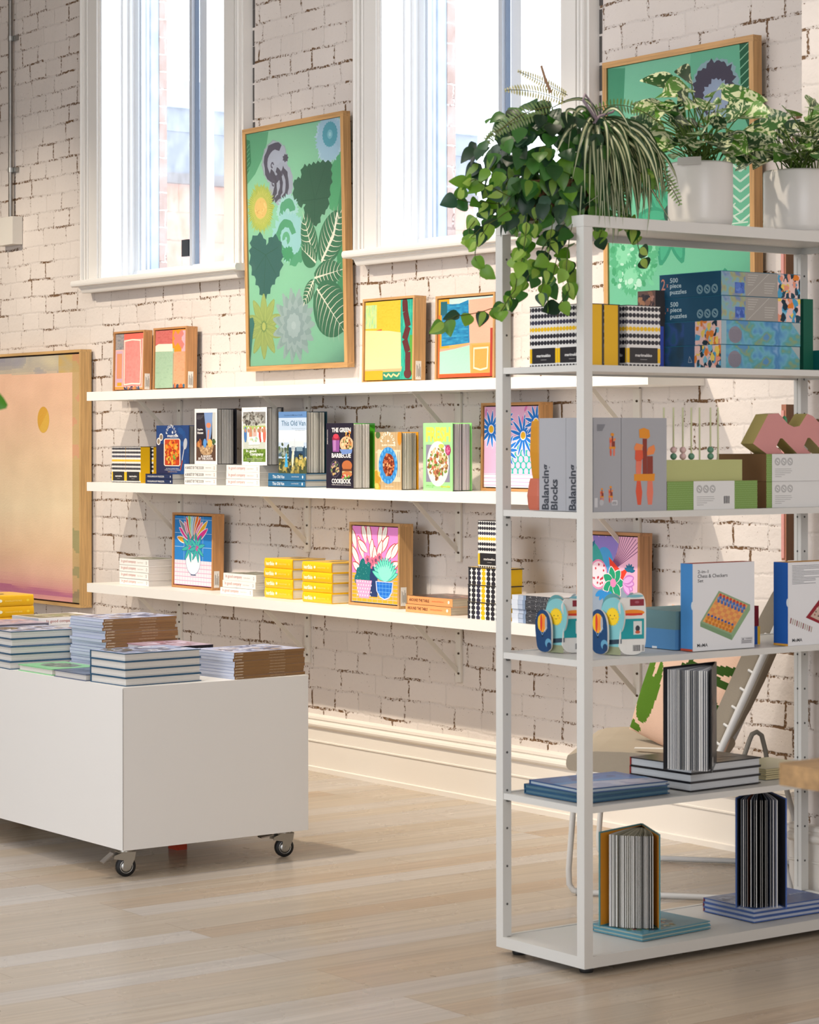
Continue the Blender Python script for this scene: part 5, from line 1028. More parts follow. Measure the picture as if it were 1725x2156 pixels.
# ============================================================ free standing white shelving unit
UX0, UX1, UY0, UY1 = -5.290, -4.915, 4.218, 5.415
U1, U2, U3, U4, U5, U6 = 2.0205, 1.6232, 1.2302, .8362, .4462, .0482
un = thing('shelving_unit', 'white powder coated metal shelving unit with five levels standing on the floor', 'shelf', (UX1, UY0, 0))
PW = .030; W_ = UX1-UX0; D_ = UY1-UY0; PC = '#d3d2cd'
for nm, x, y in (('post', -PW, 0), ('post', -W_, 0), ('post', -PW, D_-PW), ('post', -W_, D_-PW)):
    m = MB('powder', PC); m.box(x, x+PW, y, y+PW, .05, 1.992)
    # shallow groove on the faces towards the middle and a row of peg holes
    sy = 1 if y < .5 else -1; yy = y+PW if sy > 0 else y
    m.box(x+.013, x+.017, yy-.0004, yy+.0006, .06, 1.98, col='#b5b4ae')
    sx = -1 if x > -.1 else 1; xx = x if sx < 0 else x+PW
    for k in range(18):
        z = .14+k*.105; m.tube([(xx-.001, y+.015, z), (xx+.0006*sx+.0, y+.015, z)], .0035, 8, col='#4a4a48'); m.tube([(x+.015, yy-.0005, z), (x+.015, yy+.0006*sy, z)], .0035, 8, col='#4a4a48')
    m.build('post', un, bevel=.0015)
def tray(nm, z0, z1, in_, lip=.0):
    m = MB('powder', PC); m.box(-W_+in_+.001, -in_-.001, in_+.001, D_-in_-.001, z1-.012, z1-.002)
    for b_ in ((-W_+in_, -in_, in_, in_+.012), (-W_+in_, -in_, D_-in_-.012, D_-in_), (-W_+in_, -W_+in_+.012, in_+.012, D_-in_-.012), (-in_-.012, -in_, in_+.012, D_-in_-.012)): m.box(*b_, z0, z1)
    m.build(nm, un)
tray('base_tray', .0195, .0500, 0.0); tray('top_tray', 1.9925, 2.0228, 0.0)
for z in (U2, U3, U4, U5): tray('shelf_board', z-.0155, z+.0018, .003)
for x, y in ((-.045, .045), (-W_+.045, .045), (-.045, D_-.045), (-W_+.045, D_-.045)):
    m = MB('rubber', '#1c1c1c'); m.lathe([(.0, 0), (.017, 0), (.019, .003), (.019, .013), (.016, .017), (.008, .02), (0, .02)], (x, y, 0), 20); m.build('levelling_foot', un)
for x in (-W_+.03,):
    for z in (U2, U3, U4, U5): m = MB('metal', '#6a6a68'); m.box(x+.0, x+.008, .012, .02, z-.022, z-.0155); m.build('shelf_peg', un)

# ---- level 2: spotted boxes and puzzles
gA = 'spotted boxes on the shelving unit'; zz = U2+.002
yA = 4.258; a0 = PY(1116.6, 770, yA).x; a1 = PY(1175.2, 770, yA).x; hb_ = PY(1116.6, 648, yA).z-zz; wA = a1-a0
dot_box('spotted box at the left corner of the shelving unit, below the trailing vines', (a0, yA, zz), 0, wA-.001, .060, hb_, gA)
dot_box('spotted box with yellow side right behind the near shelving post', (a1, yA, zz), 0, wA, .060, hb_, gA)
dot_box('spotted box with shaded yellow side between front box and turned box', (a1+.002, yA+.066, zz), 0, wA-.006, .055, hb_, gA)
# turned box, printed on two faces
rb = thing('spotted_box', 'spotted box turned with its printed front beside the blue puzzle boxes', 'box', (PX(1320, 770, -4.95).x, PX(1320, 770, -4.95).y, zz), math.radians(90), gA)
m = MB('gloss', '#e8e6e2'); wf = .122; df = .066; m.box(0, wf, 0, df, 0, hb_)
A = Art(wf, hb_); dots(A, wf, hb_); A.put(m, (0, 0, 0), UX, UZ, 'gloss', .00006); A = Art(df, hb_); dots(A, df, hb_); A.put(m, (0, df, 0), (0, -1, 0), UZ, 'gloss', .00006); m.build('box_body', rb)
m = MB('gloss', '#2a282c'); m.box(-.001, wf+.001, -.001, df+.001, hb_, hb_+.002); m.build('box_lid', rb)

CAMO = ['#1f4558', '#f0c8c0', '#4aa0c8', '#e8842c', '#f0d060', '#123040', '#e89a80', '#7cc0d8']
def camo(A, x, y, w, h, n=26):
    A.rect(x, y, w, h, '#eccac2')
    for _ in range(n):
        cx, cy = x+w*rnd.random(), y+h*rnd.random(); rx, ry = .006+.006*rnd.random(), .007+.009*rnd.random()
        pts = [(min(x+w, max(x, cx+rx*math.cos(a)*(.6+.8*rnd.random()))), min(y+h, max(y, cy+ry*math.sin(a)*(.6+.8*rnd.random())))) for a in [i*.785 for i in range(8)]]; A.poly(pts, rnd.choice(CAMO))
def blot(A, x, y, w, h, cols, n=60, sz=.009):
    for _ in range(n):
        q = sz*(.4+rnd.random()); cx, cy = x+q+(w-2*q)*rnd.random(), y+q+(h-2*q)*rnd.random(); A.ell(cx, cy, q, q*(.5+.5*rnd.random()), rnd.choice(cols), 7, rnd.random()*3)
def icon(A, x, y, r, c): A.star(x, y, r*1.18, r*1.18, 16, .08, c); A.ell(x, y, r, r, A._bg, 18); A.ell(x, y, r*.86, r*.86, c, 18); A.ell(x, y, r*.72, r*.72, A._bg, 18); A.line([(x-r*.4, y+r*.3), (x, y-r*.1), (x+r*.4, y-r*.35)], r*.22, c)
BLUES = ['#5f9ac4', '#4a86b8', '#6fb0c4', '#58a0a8', '#7fa8d0', '#5a90c0']
def puzzle_box(label, loc, w, d, t, kind, rz=0):
    r = thing('puzzle_box', label, 'box', loc, rz, 'puzzle boxes stacked on the shelving unit'); base = '#0f4c68'
    m = MB('paper', base); m.box(0, w, 0, d, 0, t)
    A = Art(w, t, '#104a66'); A._bg = '#104a66'
    if kind == 0:
        A.text('2', .03*w, .36*t, .065*w, .46*t, '#d98a70', .004); A.text('x', .115*w, .46*t, .03*w, .14*t, '#d98a70'); A.text('500', .175*w, .64*t, .13*w, .2*t, '#c3d8dc', .012); A.text('piece', .175*w, .36*t, .185*w, .24*t, '#c3d8dc', .012); A.text('puzzles', .175*w, .1*t, .27*w, .24*t, '#c3d8dc', .012)
        for k in range(3): icon(A, (.66+.12*k)*w, .28*t, .011, '#9fc4cc')
    else:
        A.brush(0, 0, .4*w, t, ['#14384c', '#16405c', '#2a4a86', '#1a5068', '#203a70'], 14, 14, 30, 14, kind); A.rect(.4*w, 0, .18*w, t, '#17486e'); camo(A, .58*w, 0, .42*w, t, 44)
        if kind == 2: A.line([(.48*w, .3*t), (.5*w, .55*t), (.54*w, .3*t), (.48*w, .3*t)], .001, '#c9d4dc')
    A.put(m, (0, 0, 0), UX, UZ, 'paper', .00005)
    A = Art(d, t, '#6a98bc')
    if kind == 0:
        A.brush(0, 0, .3*d, t, ['#5f8ab0', '#8fa0bc', '#7fb0b8', '#a8a878', '#7c8cb0', '#6f9ab8'], 25, 25, 34, 20, 3); A.rect(.17*d, .1*t, .12*d, .45*t, '#4a6ab8'); blot(A, .17*d, .05*t, .12*d, .5*t, ['#3f5cb0', '#5a7ac8', '#6a8ad0'], 20, .007)
        A.rect(.3*d, 0, .41*d, t, '#a09c96'); A.line([(.33*d, .03*t), (.6*d, .97*t)], .0012, '#c9c6c0')
        for k in range(5): A.rect(.33*d, (.86-.1*k)*t, (.13-.015*k)*d, .022*t, '#c4c1bb'); A.rect(.54*d, (.55-.1*k)*t, (.14-.01*k)*d, .022*t, '#c4c1bb')
        camo(A, .71*d, 0, .29*d, t, 34)
    else:
        A.brush(0, 0, d, t, ['#7fa8d0', '#4a86b8', '#5f9ac4', '#6fb0c4', '#58a0a8', '#8aa078', '#5a90c0'], 16, 22, 80, 18, 7); A.rect(0, 0, .06*d, t, '#9ab8c4'); A.ell(.17*d, .40*t, .026, .024, '#8c8894', 18)
        for k in range(12): A.line([(.17*d-.02+.004*k, .1*t), (.17*d-.018+.004*k, .62*t)], .0008, '#6a6472')
        A.poly([(.88*d, t), (d, t), (d, .45*t)], '#a8b4b4')
    A.put(m, (w, 0, 0), UYv, UZ, 'paper', .000012); m.build('box_base', r)
    m = MB('paper', '#1a6a86'); m.box(-.0008, w+.0008, -.0008, d+.0008, t-.0015, t); m.build('box_rim', r)
    return r
cP = PZ(1518.5, 776, zz); xl = PY(1389, 776, cP.y).x; yr = PX(1684.5, 780, cP.x).y; pw, pd = cP.x-xl, yr-cP.y
zt = PX(1519, 568.9, cP.x).z; tp = (zt-zz)/4
for k, (lb, kd) in enumerate((('blue painterly puzzle box with orange patch pattern, bottom of the four', 2), ('blue painterly puzzle box with orange patch pattern, second from bottom', 1), ('teal puzzle box reading 500 piece puzzles, second from the top', 0), ('teal puzzle box reading 500 piece puzzles, top of the stack', 0))):
    puzzle_box(lb, (xl+.001*(k % 2), cP.y+.001*(k % 3), zz+tp*k), pw, pd, tp-.0006, kd)
p = PX(1386, 640, -5.12)
r = thing('patterned_box', 'small brown camouflage patterned box behind the spotted boxes', 'box', (-5.279, PX(1380.5, 640, -5.203).y, zz)); m = MB('paper', '#3c3a3c')
hb2 = PX(1380, 611, -5.203).z-zz; m.box(0, .076, 0, .08, 0, hb2); A = Art(.076, hb2); A.rect(0, 0, .076, hb2, '#6a5048'); blot(A, 0, 0, .076, hb2, ['#3a3034', '#8f6450', '#b08070', '#2c2c34', '#a87858'], 120, .010); A.put(m, (0, 0, 0), UX, UZ, 'paper', .00003); m.build('box_body', r)
p0 = PZ(1400.7, 773.5, zz); r = thing('blue_box', 'narrow blue box with a barcode between spotted box and puzzles', 'box', (PY(1386, 773, p0.y).x-.02, p0.y-.035, zz))
m = MB('paper', '#2440a0'); wb = p0.x-PY(1386, 773, p0.y).x+.02; hz = PY(1393, 688, p0.y).z-zz; m.box(0, wb, 0, .03, 0, hz); A = Art(wb, hz); A.rect(.3*wb, .42*hz, .6*wb, .22*hz, '#d9dce6'); A.rect(.55*wb, 0, .45*wb, .2*hz, '#b9bac0'); [A.rect((.6+.05*k)*wb, .02*hz, .02*wb, .15*hz, '#3a3a40') for k in range(8)]; A.ell(.8*wb, .24*hz, .02*wb+.004, .006, '#dfe2ea'); A.put(m, (0, 0, 0), UX, UZ); m.build('box_body', r)
pc = PX(1686, 781, cP.x-.06); r = thing('teal_box', 'tall plain dark green box behind the right end of the puzzles', 'box', (-5.15, pc.y+.012, zz)); m = MB('paper', '#15604c'); m.box(0, .12, 0, .04, 0, PX(1690, 629, -5.03).z-zz); m.build('box_body', r)
r = thing('teal_box', 'low teal box with a pale patterned front at the right edge', 'box', (-5.06, pc.y+.06, zz)); m = MB('paper', '#12706c'); m.box(0, .135, 0, .16, 0, .062, faces={'+X': '#e0b8a8'}); A = Art(.16, .062); camo(A, 0, 0, .16, .062, 40); A.put(m, (.135, 0, 0), UYv, UZ, 'paper', .00003); m.build('box_body', r)

# ---- level 3: balancing blocks, abacus, green toy boxes, zigzag toy
zz = U3+.002
def facet(label, px0, px1, py0, py1, z0, col, y, sx=.05, bulge=(.9, 1.0, .82)):
    x0, x1 = xs_at(px0, px1, y); hgt = PY(px0, py0, y).z-z0
    r = thing('balancing_block', label, 'toy block', ((x0+x1)/2, y+sx/2, z0), 0, 'wooden balancing blocks beside the grey boxes'); m = MB('woodpaint', col); a = (x1-x0)/2; rows = []
    for k, (t_, s_) in enumerate(zip((0, .08, .45, .9, 1), (bulge[0]*.9, bulge[0], bulge[1], bulge[2], bulge[2]*.9))):
        rows.append([Vector((a*s_*math.copysign(1, cx_)*(1 if abs(cx_) > .5 else .55), sx/2*s_*cy_, hgt*t_)) for cx_, cy_ in ((-1, -.55), (-.4, -1), (.4, -1), (1, -.55), (1, .55), (.4, 1), (-.4, 1), (-1, .55))])
    m.grid(rows, smooth=False, close=True); m.face(rows[0][::-1]); m.face(rows[-1]); m.build('wooden_block', r, bevel=.002); return hgt
h1 = facet('terracotta faceted wooden block standing left of the grey boxes', 1103.3, 1140, 1007, 1077, zz, '#c0674f', 4.262)
facet('mustard yellow tapered block balanced on the terracotta block', 1110, 1140, 886.5, 1007, zz+h1, '#c98a1c', 4.262, .045, (.8, 1, .9))
def blocks_fig(A, cx, cy, s):
    Y_, O_, R_, D_, P_ = '#e0902c', '#e88a50', '#d9583c', '#8a3c30', '#e07a64'
    def q(pts, c): A.poly([(cx+u*s, cy+v*s) for u, v in pts], c)
    q([(-.33, -1), (-.16, -1), (-.1, -.55), (-.18, -.12), (-.36, -.12), (-.42, -.5)], R_); q([(.18, -1), (.38, -1), (.44, -.55), (.4, -.12), (.16, -.12), (.12, -.6)], P_)
    q([(-.5, -.12), (.5, -.13), (.52, .14), (-.5, .13)], Y_); q([(-.4, .13), (-.16, .13), (-.12, .6), (-.4, .62), (-.42, .4)], P_); q([(-.08, .13), (.13, .13), (.13, 1.42), (-.08, 1.42)], D_); q([(.14, .13), (.42, .13), (.42, .78), (.14, .78)], D_)
    q([(-.46, .68), (-.38, .6), (-.16, .6), (-.06, .72), (-.08, 1.0), (-.44, 1.0)], R_); q([(-.48, 1.0), (-.12, 1.0), (-.06, 1.2), (-.4, 1.26), (-.5, 1.1)], O_); q([(.14, .8), (.46, .86), (.54, 1.02), (.48, 1.2), (.2, 1.1), (.12, .92)], O_); q([(-.24, 1.45), (.18, 1.42), (.28, 1.5), (.24, 1.74), (-.02, 1.82), (-.26, 1.76)], Y_)
def grey_box(label, x0, y0, w, d, h, plusx, minus_text=True):
    r = thing('balancing_blocks_box', label, 'box', (x0, y0, zz), 0, 'grey balancing blocks toy boxes'); m = MB('paper', '#a4a5aa'); m.box(0, w, 0, d, 0, h)
    A = Art(w, h)
    if minus_text: A.text('Balancing', .40*w, .01*h, .49*h, .30*w, '#3c4048', .03, math.pi/2); A.text('Blocks', .70*w, .01*h, .33*h, .26*w, '#3c4048', .03, math.pi/2)
    A.put(m, (0, 0, 0), UX, UZ)
    A = Art(d, h)
    if plusx == 'back':
        blocks_fig(A, .62*d, .16*h, .016); blocks_fig(A, .3*d, .16*h, .013); blocks_fig(A, .68*d, .68*h, .022)
        for k in range(6): A.rect(.12*d, (.92-.012*k)*h, (.3-.02*k)*d, .0016, '#6a6c72')
        A.rect(.66*d, .07*h, .2*d, .05*h, '#d9d9dc'); [A.rect((.68+.02*k)*d, .075*h, .01*d, .035*h, '#4a4a50') for k in range(8)]; A.rect(.02*d, .05*h, .12*d, .1*h, '#c9cacd'); A.ell(.28*d, .1*h, .008, .008, '#b9babd')
    else: blocks_fig(A, .5*d, .36*h, .43*d*1.05)
    A.put(m, (w, 0, 0), UYv, UZ); m.build('box_body', r, bevel=.0015); return r
yb = 4.262; X1_ = UX1-.012; gx1 = X1_; gx0 = PY(1136, 1077, yb).x; wbx = (gx1-gx0)/2; hh = PX(1309, 879.5, gx1).z-zz
d1 = PX(1309, 1000, gx1).y-yb; d2 = PX(1404, 1000, gx1).y-yb-d1
grey_box('grey toy box with vertical lettering on its spine, next to the terracotta block', gx0, yb, wbx-.001, d1-.002, hh, 'front'); grey_box('grey toy box showing small block figures, partly behind the near post', gx0+wbx, yb, wbx, d1-.002, hh, 'back'); grey_box('grey toy box with one large stacked block figure on its front', gx1-wbx, yb+d1, wbx, d2, hh, 'front', False)
def green_box(label, Yg, d, z0, t, x1, w=.16, brown=True, wide=None):
    r = thing('toy_box', label, 'box', (x1-w, Yg, z0), 0, 'green and white toy boxes'); m = MB('card', '#7a5c3c'); m.box(0, w, 0, d, 0, t)
    A = Art(d, t, '#7a9a50')
    for i in range(int(d/.006)):
        for j in range(int(t/.006)): A.poly([(i*.006+.001+.003*(j % 2), j*.006+.001), (i*.006+.0042+.003*(j % 2), j*.006+.001), (i*.006+.0026+.003*(j % 2), j*.006+.0042)], '#9cb87c')
    a, b_ = wide or (.285, .74); A.rect(a*d, 0, (b_-a)*d, t, '#dcdcda')
    A._bg = '#dcdcda'
    q0 = a*d+.022
    for k in range(3): icon(A, q0+.025*k, .72*t, .0095, '#7a7a7c')
    for k, l in enumerate((.5, .52, .48, .3, .2)): A.rect(a*d+.012, (.44-.07*k)*t, l*.13, .0012, '#8f8f90')
    if not wide: A.rect(.61*d, .2*t, .085*d, .28*t, '#f2f2f0'); [A.rect((.615+.009*k)*d, .2*t, .0045*d*(1+k % 2), .27*t, '#4a4a4e') for k in range(8)]
    A.put(m, (w, 0, 0), UYv, UZ, 'paper', .000004); m.build('box_body', r); return r
gy0 = PX(1405, 1060, X1_).y; gy1 = PX(1594.9, 1060, X1_).y; tg = PX(1405, 1014, X1_).z-zz
green_box('green patterned toy box with white label under the abacus', gy0, gy1-gy0, zz, tg, X1_, .11)
by0 = PX(1614, 1060, X1_-.01).y; tb_ = PX(1614, 1013.5, X1_-.01).z-zz; tt_ = PX(1614, 956, X1_-.01).z-zz-tb_
green_box('brown cardboard toy box with white printed side, lower of two at right', by0, .22, zz, tb_-.0005, X1_-.01, .2, wide=(.10, 1)); green_box('brown cardboard toy box with white printed side, under the pink zigzag', by0-.002, .22, zz+tb_, tt_, X1_-.008, .2, wide=(.10, 1))
# abacus
ab = thing('abacus', 'pale olive wooden abacus with thin rods and pink and green beads', 'toy', (X1_-.055, gy0, zz+tg)); abl = PX(1557.8, 1000, X1_-.02).y-gy0; abh = PX(1480, 968, X1_-.02).z-zz-tg
m = MB('woodpaint', '#b4b87a'); m.box(0, .045, 0, abl, 0, abh); m.build('abacus_base', ab, bevel=.003)
for k, px in enumerate((1398.7, 1419, 1438.8, 1456.6, 1474, 1497, 1512.8)):
    q = PX(px, 960, X1_-.03); yy = q.y-gy0; zt = PX(px, 858, X1_-.03).z-zz-tg; m = MB('woodpaint', '#c4c79a'); m.tube([(.024, yy, abh-.002), (.024, yy, zt)], .0024, 8); m.build('abacus_rod', ab)
    for j, c_ in enumerate({1: ('#5f8f74', '#d9b8b4'), 2: ('#d9b8b4', '#d9b8b4'), 3: ('#5f8f74',), 5: ('#5f8f74', '#5f8f74')}.get(k, ())): m = MB('woodpaint', c_); m.ball((.024, yy, abh+.0095+.018*j), .0093, n=14); m.build('abacus_bead', ab)
# pink zigzag stacker
def zz_toy():
    X = X1_-.03; z0 = zz+tb_+tt_; P = lambda px, py: (PX(px, py, X).y, PX(px, py, X).z-z0)
    pts = [(1615, 957), (1586, 934), (1618, 872), (1640, 870), (1660, 893), (1672, 899), (1684, 897), (1700, 871), (1712, 876), (1740, 905), (1765, 872), (1800, 905), (1800, 955)]
    q = [P(a, b_) for a, b_ in pts]; y0 = q[0][0]; q = [(a-y0, max(b_, 0)) for a, b_ in q]; low = [P(a, b_) for a, b_ in ((1760, 955), (1737, 955), (1706, 922), (1701, 922), (1693, 940), (1708, 955), (1679, 955), (1648, 923), (1643, 923), (1635, 940), (1650, 955))]; low = [(a-y0, max(b_, 0)) for a, b_ in low]
    r = thing('zigzag_toy', 'pink wooden zigzag stacking toy with olive edges on the cardboard boxes', 'toy', (X, y0, z0)); m = MB('woodpaint', '#d08f8c'); poly = q+low
    f3 = lambda u, v, d: (d, u, v); m.prism(poly, f3, -.05, 0, side='#b6a765'); m.build('zigzag_body', r, bevel=.0025)
    m = MB('woodpaint', '#4f9a6c'); c = P(1668, 888); m.ball((-.03, c[0]-y0, c[1]), .012, n=10, sc=(.8, .6, 1.5)); m.build('green_peg', r)
zz_toy()

# ---- level 4: shaped board books, lidded box, board games
zz = U4+.002
def rounded(pts, n=3):
    for _ in range(n): pts = [q for i in range(len(pts)) for q in ((pts[i][0]*.75+pts[(i+1) % len(pts)][0]*.25, pts[i][1]*.75+pts[(i+1) % len(pts)][1]*.25), (pts[i][0]*.25+pts[(i+1) % len(pts)][0]*.75, pts[i][1]*.25+pts[(i+1) % len(pts)][1]*.75))]
    return pts
def toy_books(label, loc, sc, rz):
    """a fanned board book with three shaped leaves: balloon leaf, sun leaf, travel leaf, and a rounded back cover"""
    r = thing('shaped_board_book', label, 'book', loc, rz, 'shaped board books on the shelving unit')
    def leaf_(nm, outline, col, M_, art, w, h, th=.006, edge='#d9d6cf'):
        m = MB('paper', col); poly = rounded([(a*w, b_*h) for a, b_ in outline]); f3 = lambda u, v, d: M_ @ Vector((u, d, v)); m.prism(poly, f3, 0, th, side=edge)
        A = Art(w, h); A.clip = False; art(A, w, h); O_ = M_ @ Vector((0, 0, 0)); Ux = (M_.to_3x3() @ Vector((1, 0, 0))); A.put(m, O_, Ux, UZ, 'paper'); m.build(nm, r)
    R = lambda x, y, a: Matrix.Translation((x*sc, y*sc, 0)) @ Matrix.Rotation(math.radians(a), 4, 'Z')
    w, h = .072*sc, .150*sc
    def balloon(A, w, h):
        A.ell(.42*w, .62*h, .3*w, .2*h, '#f0b02c')
        for k, c_ in enumerate(('#f2c22c', '#d9402c', '#f08a2c', '#a8aab0')): A.ell((.2+.15*k)*w, .62*h, .07*w, (.14+.05*(k in (1, 2)))*h, c_)
        A.line([(.3*w, .45*h), (.42*w, .36*h), (.55*w, .45*h)], .0008*2, '#8fb0d0'); A.ell(.42*w, .34*h, .05*w, .02*h, '#12263c'); A.text('Baby', .62*w, .42*h, .14*h, .12*w, '#c9dbe8', 0, .9); A.ell(.8*w, .2*h, .2*w, .1*h, '#5f9ab8'); A.ell(.85*w, .14*h, .14*w, .08*h, '#16365c')
    def sun(A, w, h):
        A.rect(.1*w, 0, .8*w, .14*h, '#8f9472'); A.poly([(.05*w, .16*h), (.95*w, .2*h), (.95*w, .28*h), (.05*w, .24*h)], '#2a3c4c')
        A.star(.52*w, .66*h, .34*w, .17*h, 18, .16, '#d9c22c'); A.ell(.52*w, .66*h, .28*w, .14*h, '#f0c81c')
        for s_ in (-1, 1): A.ell((.52+.1*s_)*w, .68*h, .025*w, .012*h, '#2c2c1c', 8); A.ell((.52+.17*s_)*w, .64*h, .03*w, .014*h, '#e89a2c', 8)
        A.line([(.46*w, .63*h), (.52*w, .615*h), (.58*w, .63*h)], .0012, '#5c3c1c')
    def travel(A, w, h):
        A.rect(.12*w, .5*h, .76*w, .3*h, '#7a3a2c'); A.rect(.2*w, .3*h, .6*w, .4*h, '#2a2c3c'); A.ell(.6*w, .6*h, .2*w, .03*h, '#f0c02c'); A.poly([(.35*w, .5*h), (.65*w, .5*h), (.5*w, .2*h)], '#a8c0c4'); A.ell(.5*w, .56*h, .24*w, .02*h, '#e8a02c')
    def backc(A, w, h):
        A.rect(.42*w, .80*h, .5*w, .11*h, '#8a2c38'); A.ell(.67*w, .86*h, .08*w, .02*h, '#a85c68'); A.ell(.52*w, .69*h, .42*w, .05*h, '#f0902c'); A.rect(.18*w, .645*h, .68*w, .035*h, '#d93c2c'); A.ell(.6*w, .96*h, .3*w, .025*h, '#7fb8c4')
        A.rect(.1*w, .26*h, .82*w, .33*h, '#1f9aa0'); A.rect(.54*w, .33*h, .3*w, .22*h, '#d9dcd8'); A.ell(.69*w, .43*h, .08*w, .05*h, '#3c3c44'); A.ell(.69*w, .37*h, .09*w, .025*h, '#c95c3c'); A.rect(.3*w, .05*h, .64*w, .2*h, '#e6e4de')
        for k in range(9): A.rect((.52+.03*k)*w, .06*h, .016*w*(1+k % 2*.5), .1*h, '#4a4a50')
        for k in range(3): A.rect((.84+.03*k)*w, .06*h, .014*w, .1*h, '#4a4a50')
    sh = [(.08, 0), (.92, 0), (1.0, .3), (1.02, .7), (.8, 1.0), (.2, 1.0), (-.02, .7), (0, .3)]
    leaf_('travel_leaf', [(.05, 0), (.95, 0), (1.05, .5), (.95, .95), (.5, 1.08), (.05, .95), (-.05, .5)], '#5f9a9c', R(-.092, .016, 8), travel, w*1.1, h*1.0)
    leaf_('balloon_leaf', [(.12, 0), (.9, 0), (.98, .3), (.95, .66), (.75, .86), (.42, .92), (.1, .84), (-.06, .62), (0, .3)], '#16406c', R(-.102, -.012, -4), balloon, w*1.05, h*.86)
    leaf_('sun_leaf', [(.15, 0), (.8, 0), (.8, .3), (1.05, .5), (1.1, .75), (.85, .98), (.4, 1.0), (.05, .9), (-.08, .65), (.1, .4)], '#7cbcc0', R(-.060, -.010, 14), sun, w*.92, h*1.0)
    leaf_('back_leaf', [(.05, 0), (.97, 0), (1.0, .5), (.98, .95), (.7, 1.04), (.35, .92), (.15, .95), (.0, .82), (.12, .6), (.05, .3)], '#e4e2dc', R(-.004, -.002, 74), backc, w*1.12, h*1.06, .007)
    leaf_('grey_leaf', [(.1, 0), (.9, 0), (1, .5), (.7, 1.0), (.3, 1.0), (0, .5)], '#9aa4a8', R(-.03, .03, 50), lambda A, w, h: None, w*.8, h*1.07)
q = PZ(1190, 1374, zz); toy_books('shaped board book with sun and balloon leaves, left of the near post', (q.x+.012, q.y-.018, zz), 1.0, 0)
q = PZ(1300, 1380, zz); toy_books('shaped board book with sun and balloon leaves, right of the near post', (q.x+.004, q.y+.006, zz), 1.05, 0)
pa = PZ(1433, 1368, zz); r = thing('lidded_box', 'low blue box with a grey green lid lying behind the chess game', 'box', (pa.x-.19, pa.y-.02, zz), 0); m = MB('paper', '#5a94c8'); hb1 = PX(1433, 1325.6, pa.x).z-zz; hb3 = PX(1433, 1287, pa.x).z-zz
m.box(0, .19, 0, .19, 0, hb1); m.box(.095, .115, -.0005, .0, 0, .006, col='#e8eef2'); m.build('box_base', r); m = MB('paper', '#6f9296'); m.box(.0, .192, 0, .192, hb1, hb3); m.build('box_lid', r)
def game_box(label, c, w, d, h, sidecol, topcol, art, rz=0):
    r = thing('board_game_box', label, 'box', (c[0]-w, c[1], zz), rz, 'standing board game boxes'); m = MB('paper', '#e6e6e6'); m.box(0, w, 0, d, 0, h, faces={'-Y': sidecol, '+Z': topcol, '-X': sidecol})
    A = Art(d, h); art(A, d, h); A.put(m, (w, 0, 0), UYv, UZ, 'paper', .00005); A = Art(w, h); A.ell(w, .52*h, .006, .012, '#e6eef2', 12); A.rect(0, 0, w, .006, topcol); A.put(m, (0, 0, 0), UX, UZ); m.build('box_body', r); return r
def chess(A, w, h):
    A.rect(0, 0, w, h, '#e3e4e6'); A.text('2-in-1', .08*w, .89*h, .17*w, .035*h, '#2c3038', .015); A.text('Chess & Checkers', .08*w, .835*h, .48*w, .042*h, '#2c3038', .015); A.text('Set', .08*w, .785*h, .09*w, .037*h, '#2c3038', .015); A.text('MoMA', .07*w, .045*h, .17*w, .04*h, '#1c2028', .02)
    A.rect(.78*w, .05*h, .19*w, .075*h, '#c9c9cc'); A.text('WARNING', .86*w, .098*h, .1*w, .018*h, '#4a4a4e'); A.poly([(.8*w, .097*h), (.825*w, .097*h), (.8125*w, .118*h)], '#2c2c30'); A.rect(.79*w, .06*h, .16*w, .008*h, '#7a7a7e'); A.rect(.79*w, .078*h, .16*w, .008*h, '#7a7a7e')
    B = [(.12, .33), (.42, .68), (.93, .50), (.63, .16)]; b3 = [(a*w, b_*h) for a, b_ in B]
    A.poly([(B[0][0]*w, (B[0][1]-.0)*h), (B[3][0]*w, B[3][1]*h), (B[3][0]*w, (B[3][1]-.06)*h), (B[0][0]*w, (B[0][1]-.05)*h)], '#7a9a74'); A.poly([(B[2][0]*w, B[2][1]*h), (B[3][0]*w, B[3][1]*h), (B[3][0]*w, (B[3][1]-.06)*h), (B[2][0]*w, (B[2][1]-.06)*h)], '#8aaa80')
    A.poly(b3, '#8fa884'); ins = lambda s: [((.525+(a-.525)*s)*w, (.4175+(b_-.4175)*s)*h) for a, b_ in B]; A.poly(ins(.9), '#e8a85c')
    def bp(u, v): a, b_, c, d_ = ins(.86); return (a[0]*(1-u)*(1-v)+d_[0]*u*(1-v)+b_[0]*(1-u)*v+c[0]*u*v, a[1]*(1-u)*(1-v)+d_[1]*u*(1-v)+b_[1]*(1-u)*v+c[1]*u*v)
    for i in range(8):
        for j in range(8):
            if (i+j) % 2: A.poly([bp(i/8, j/8), bp((i+1)/8, j/8), bp((i+1)/8, (j+1)/8), bp(i/8, (j+1)/8)], '#e08f58')
    for i in range(8):
        for j in (0, 1): x, y = bp((i+.5)/8, (j+.5)/8); A.rect(x-.0045, y-.008, .009, .012, '#c97a2c'); A.ell(x, y+.004, .0052, .004, '#e8a040', 10)
        x, y = bp((i+.5)/8, 1.5/8); A.ell(x, y+.005, .0048, .0035, '#3c5a9c', 10)
        for j in (6, 7): x, y = bp((i+.5)/8, (j+.5)/8); A.rect(x-.0045, y-.008, .009, .012, '#4a68a8'); A.ell(x, y+.004, .005, .004, '#7a98c8' if j == 6 else '#c8402c', 10)
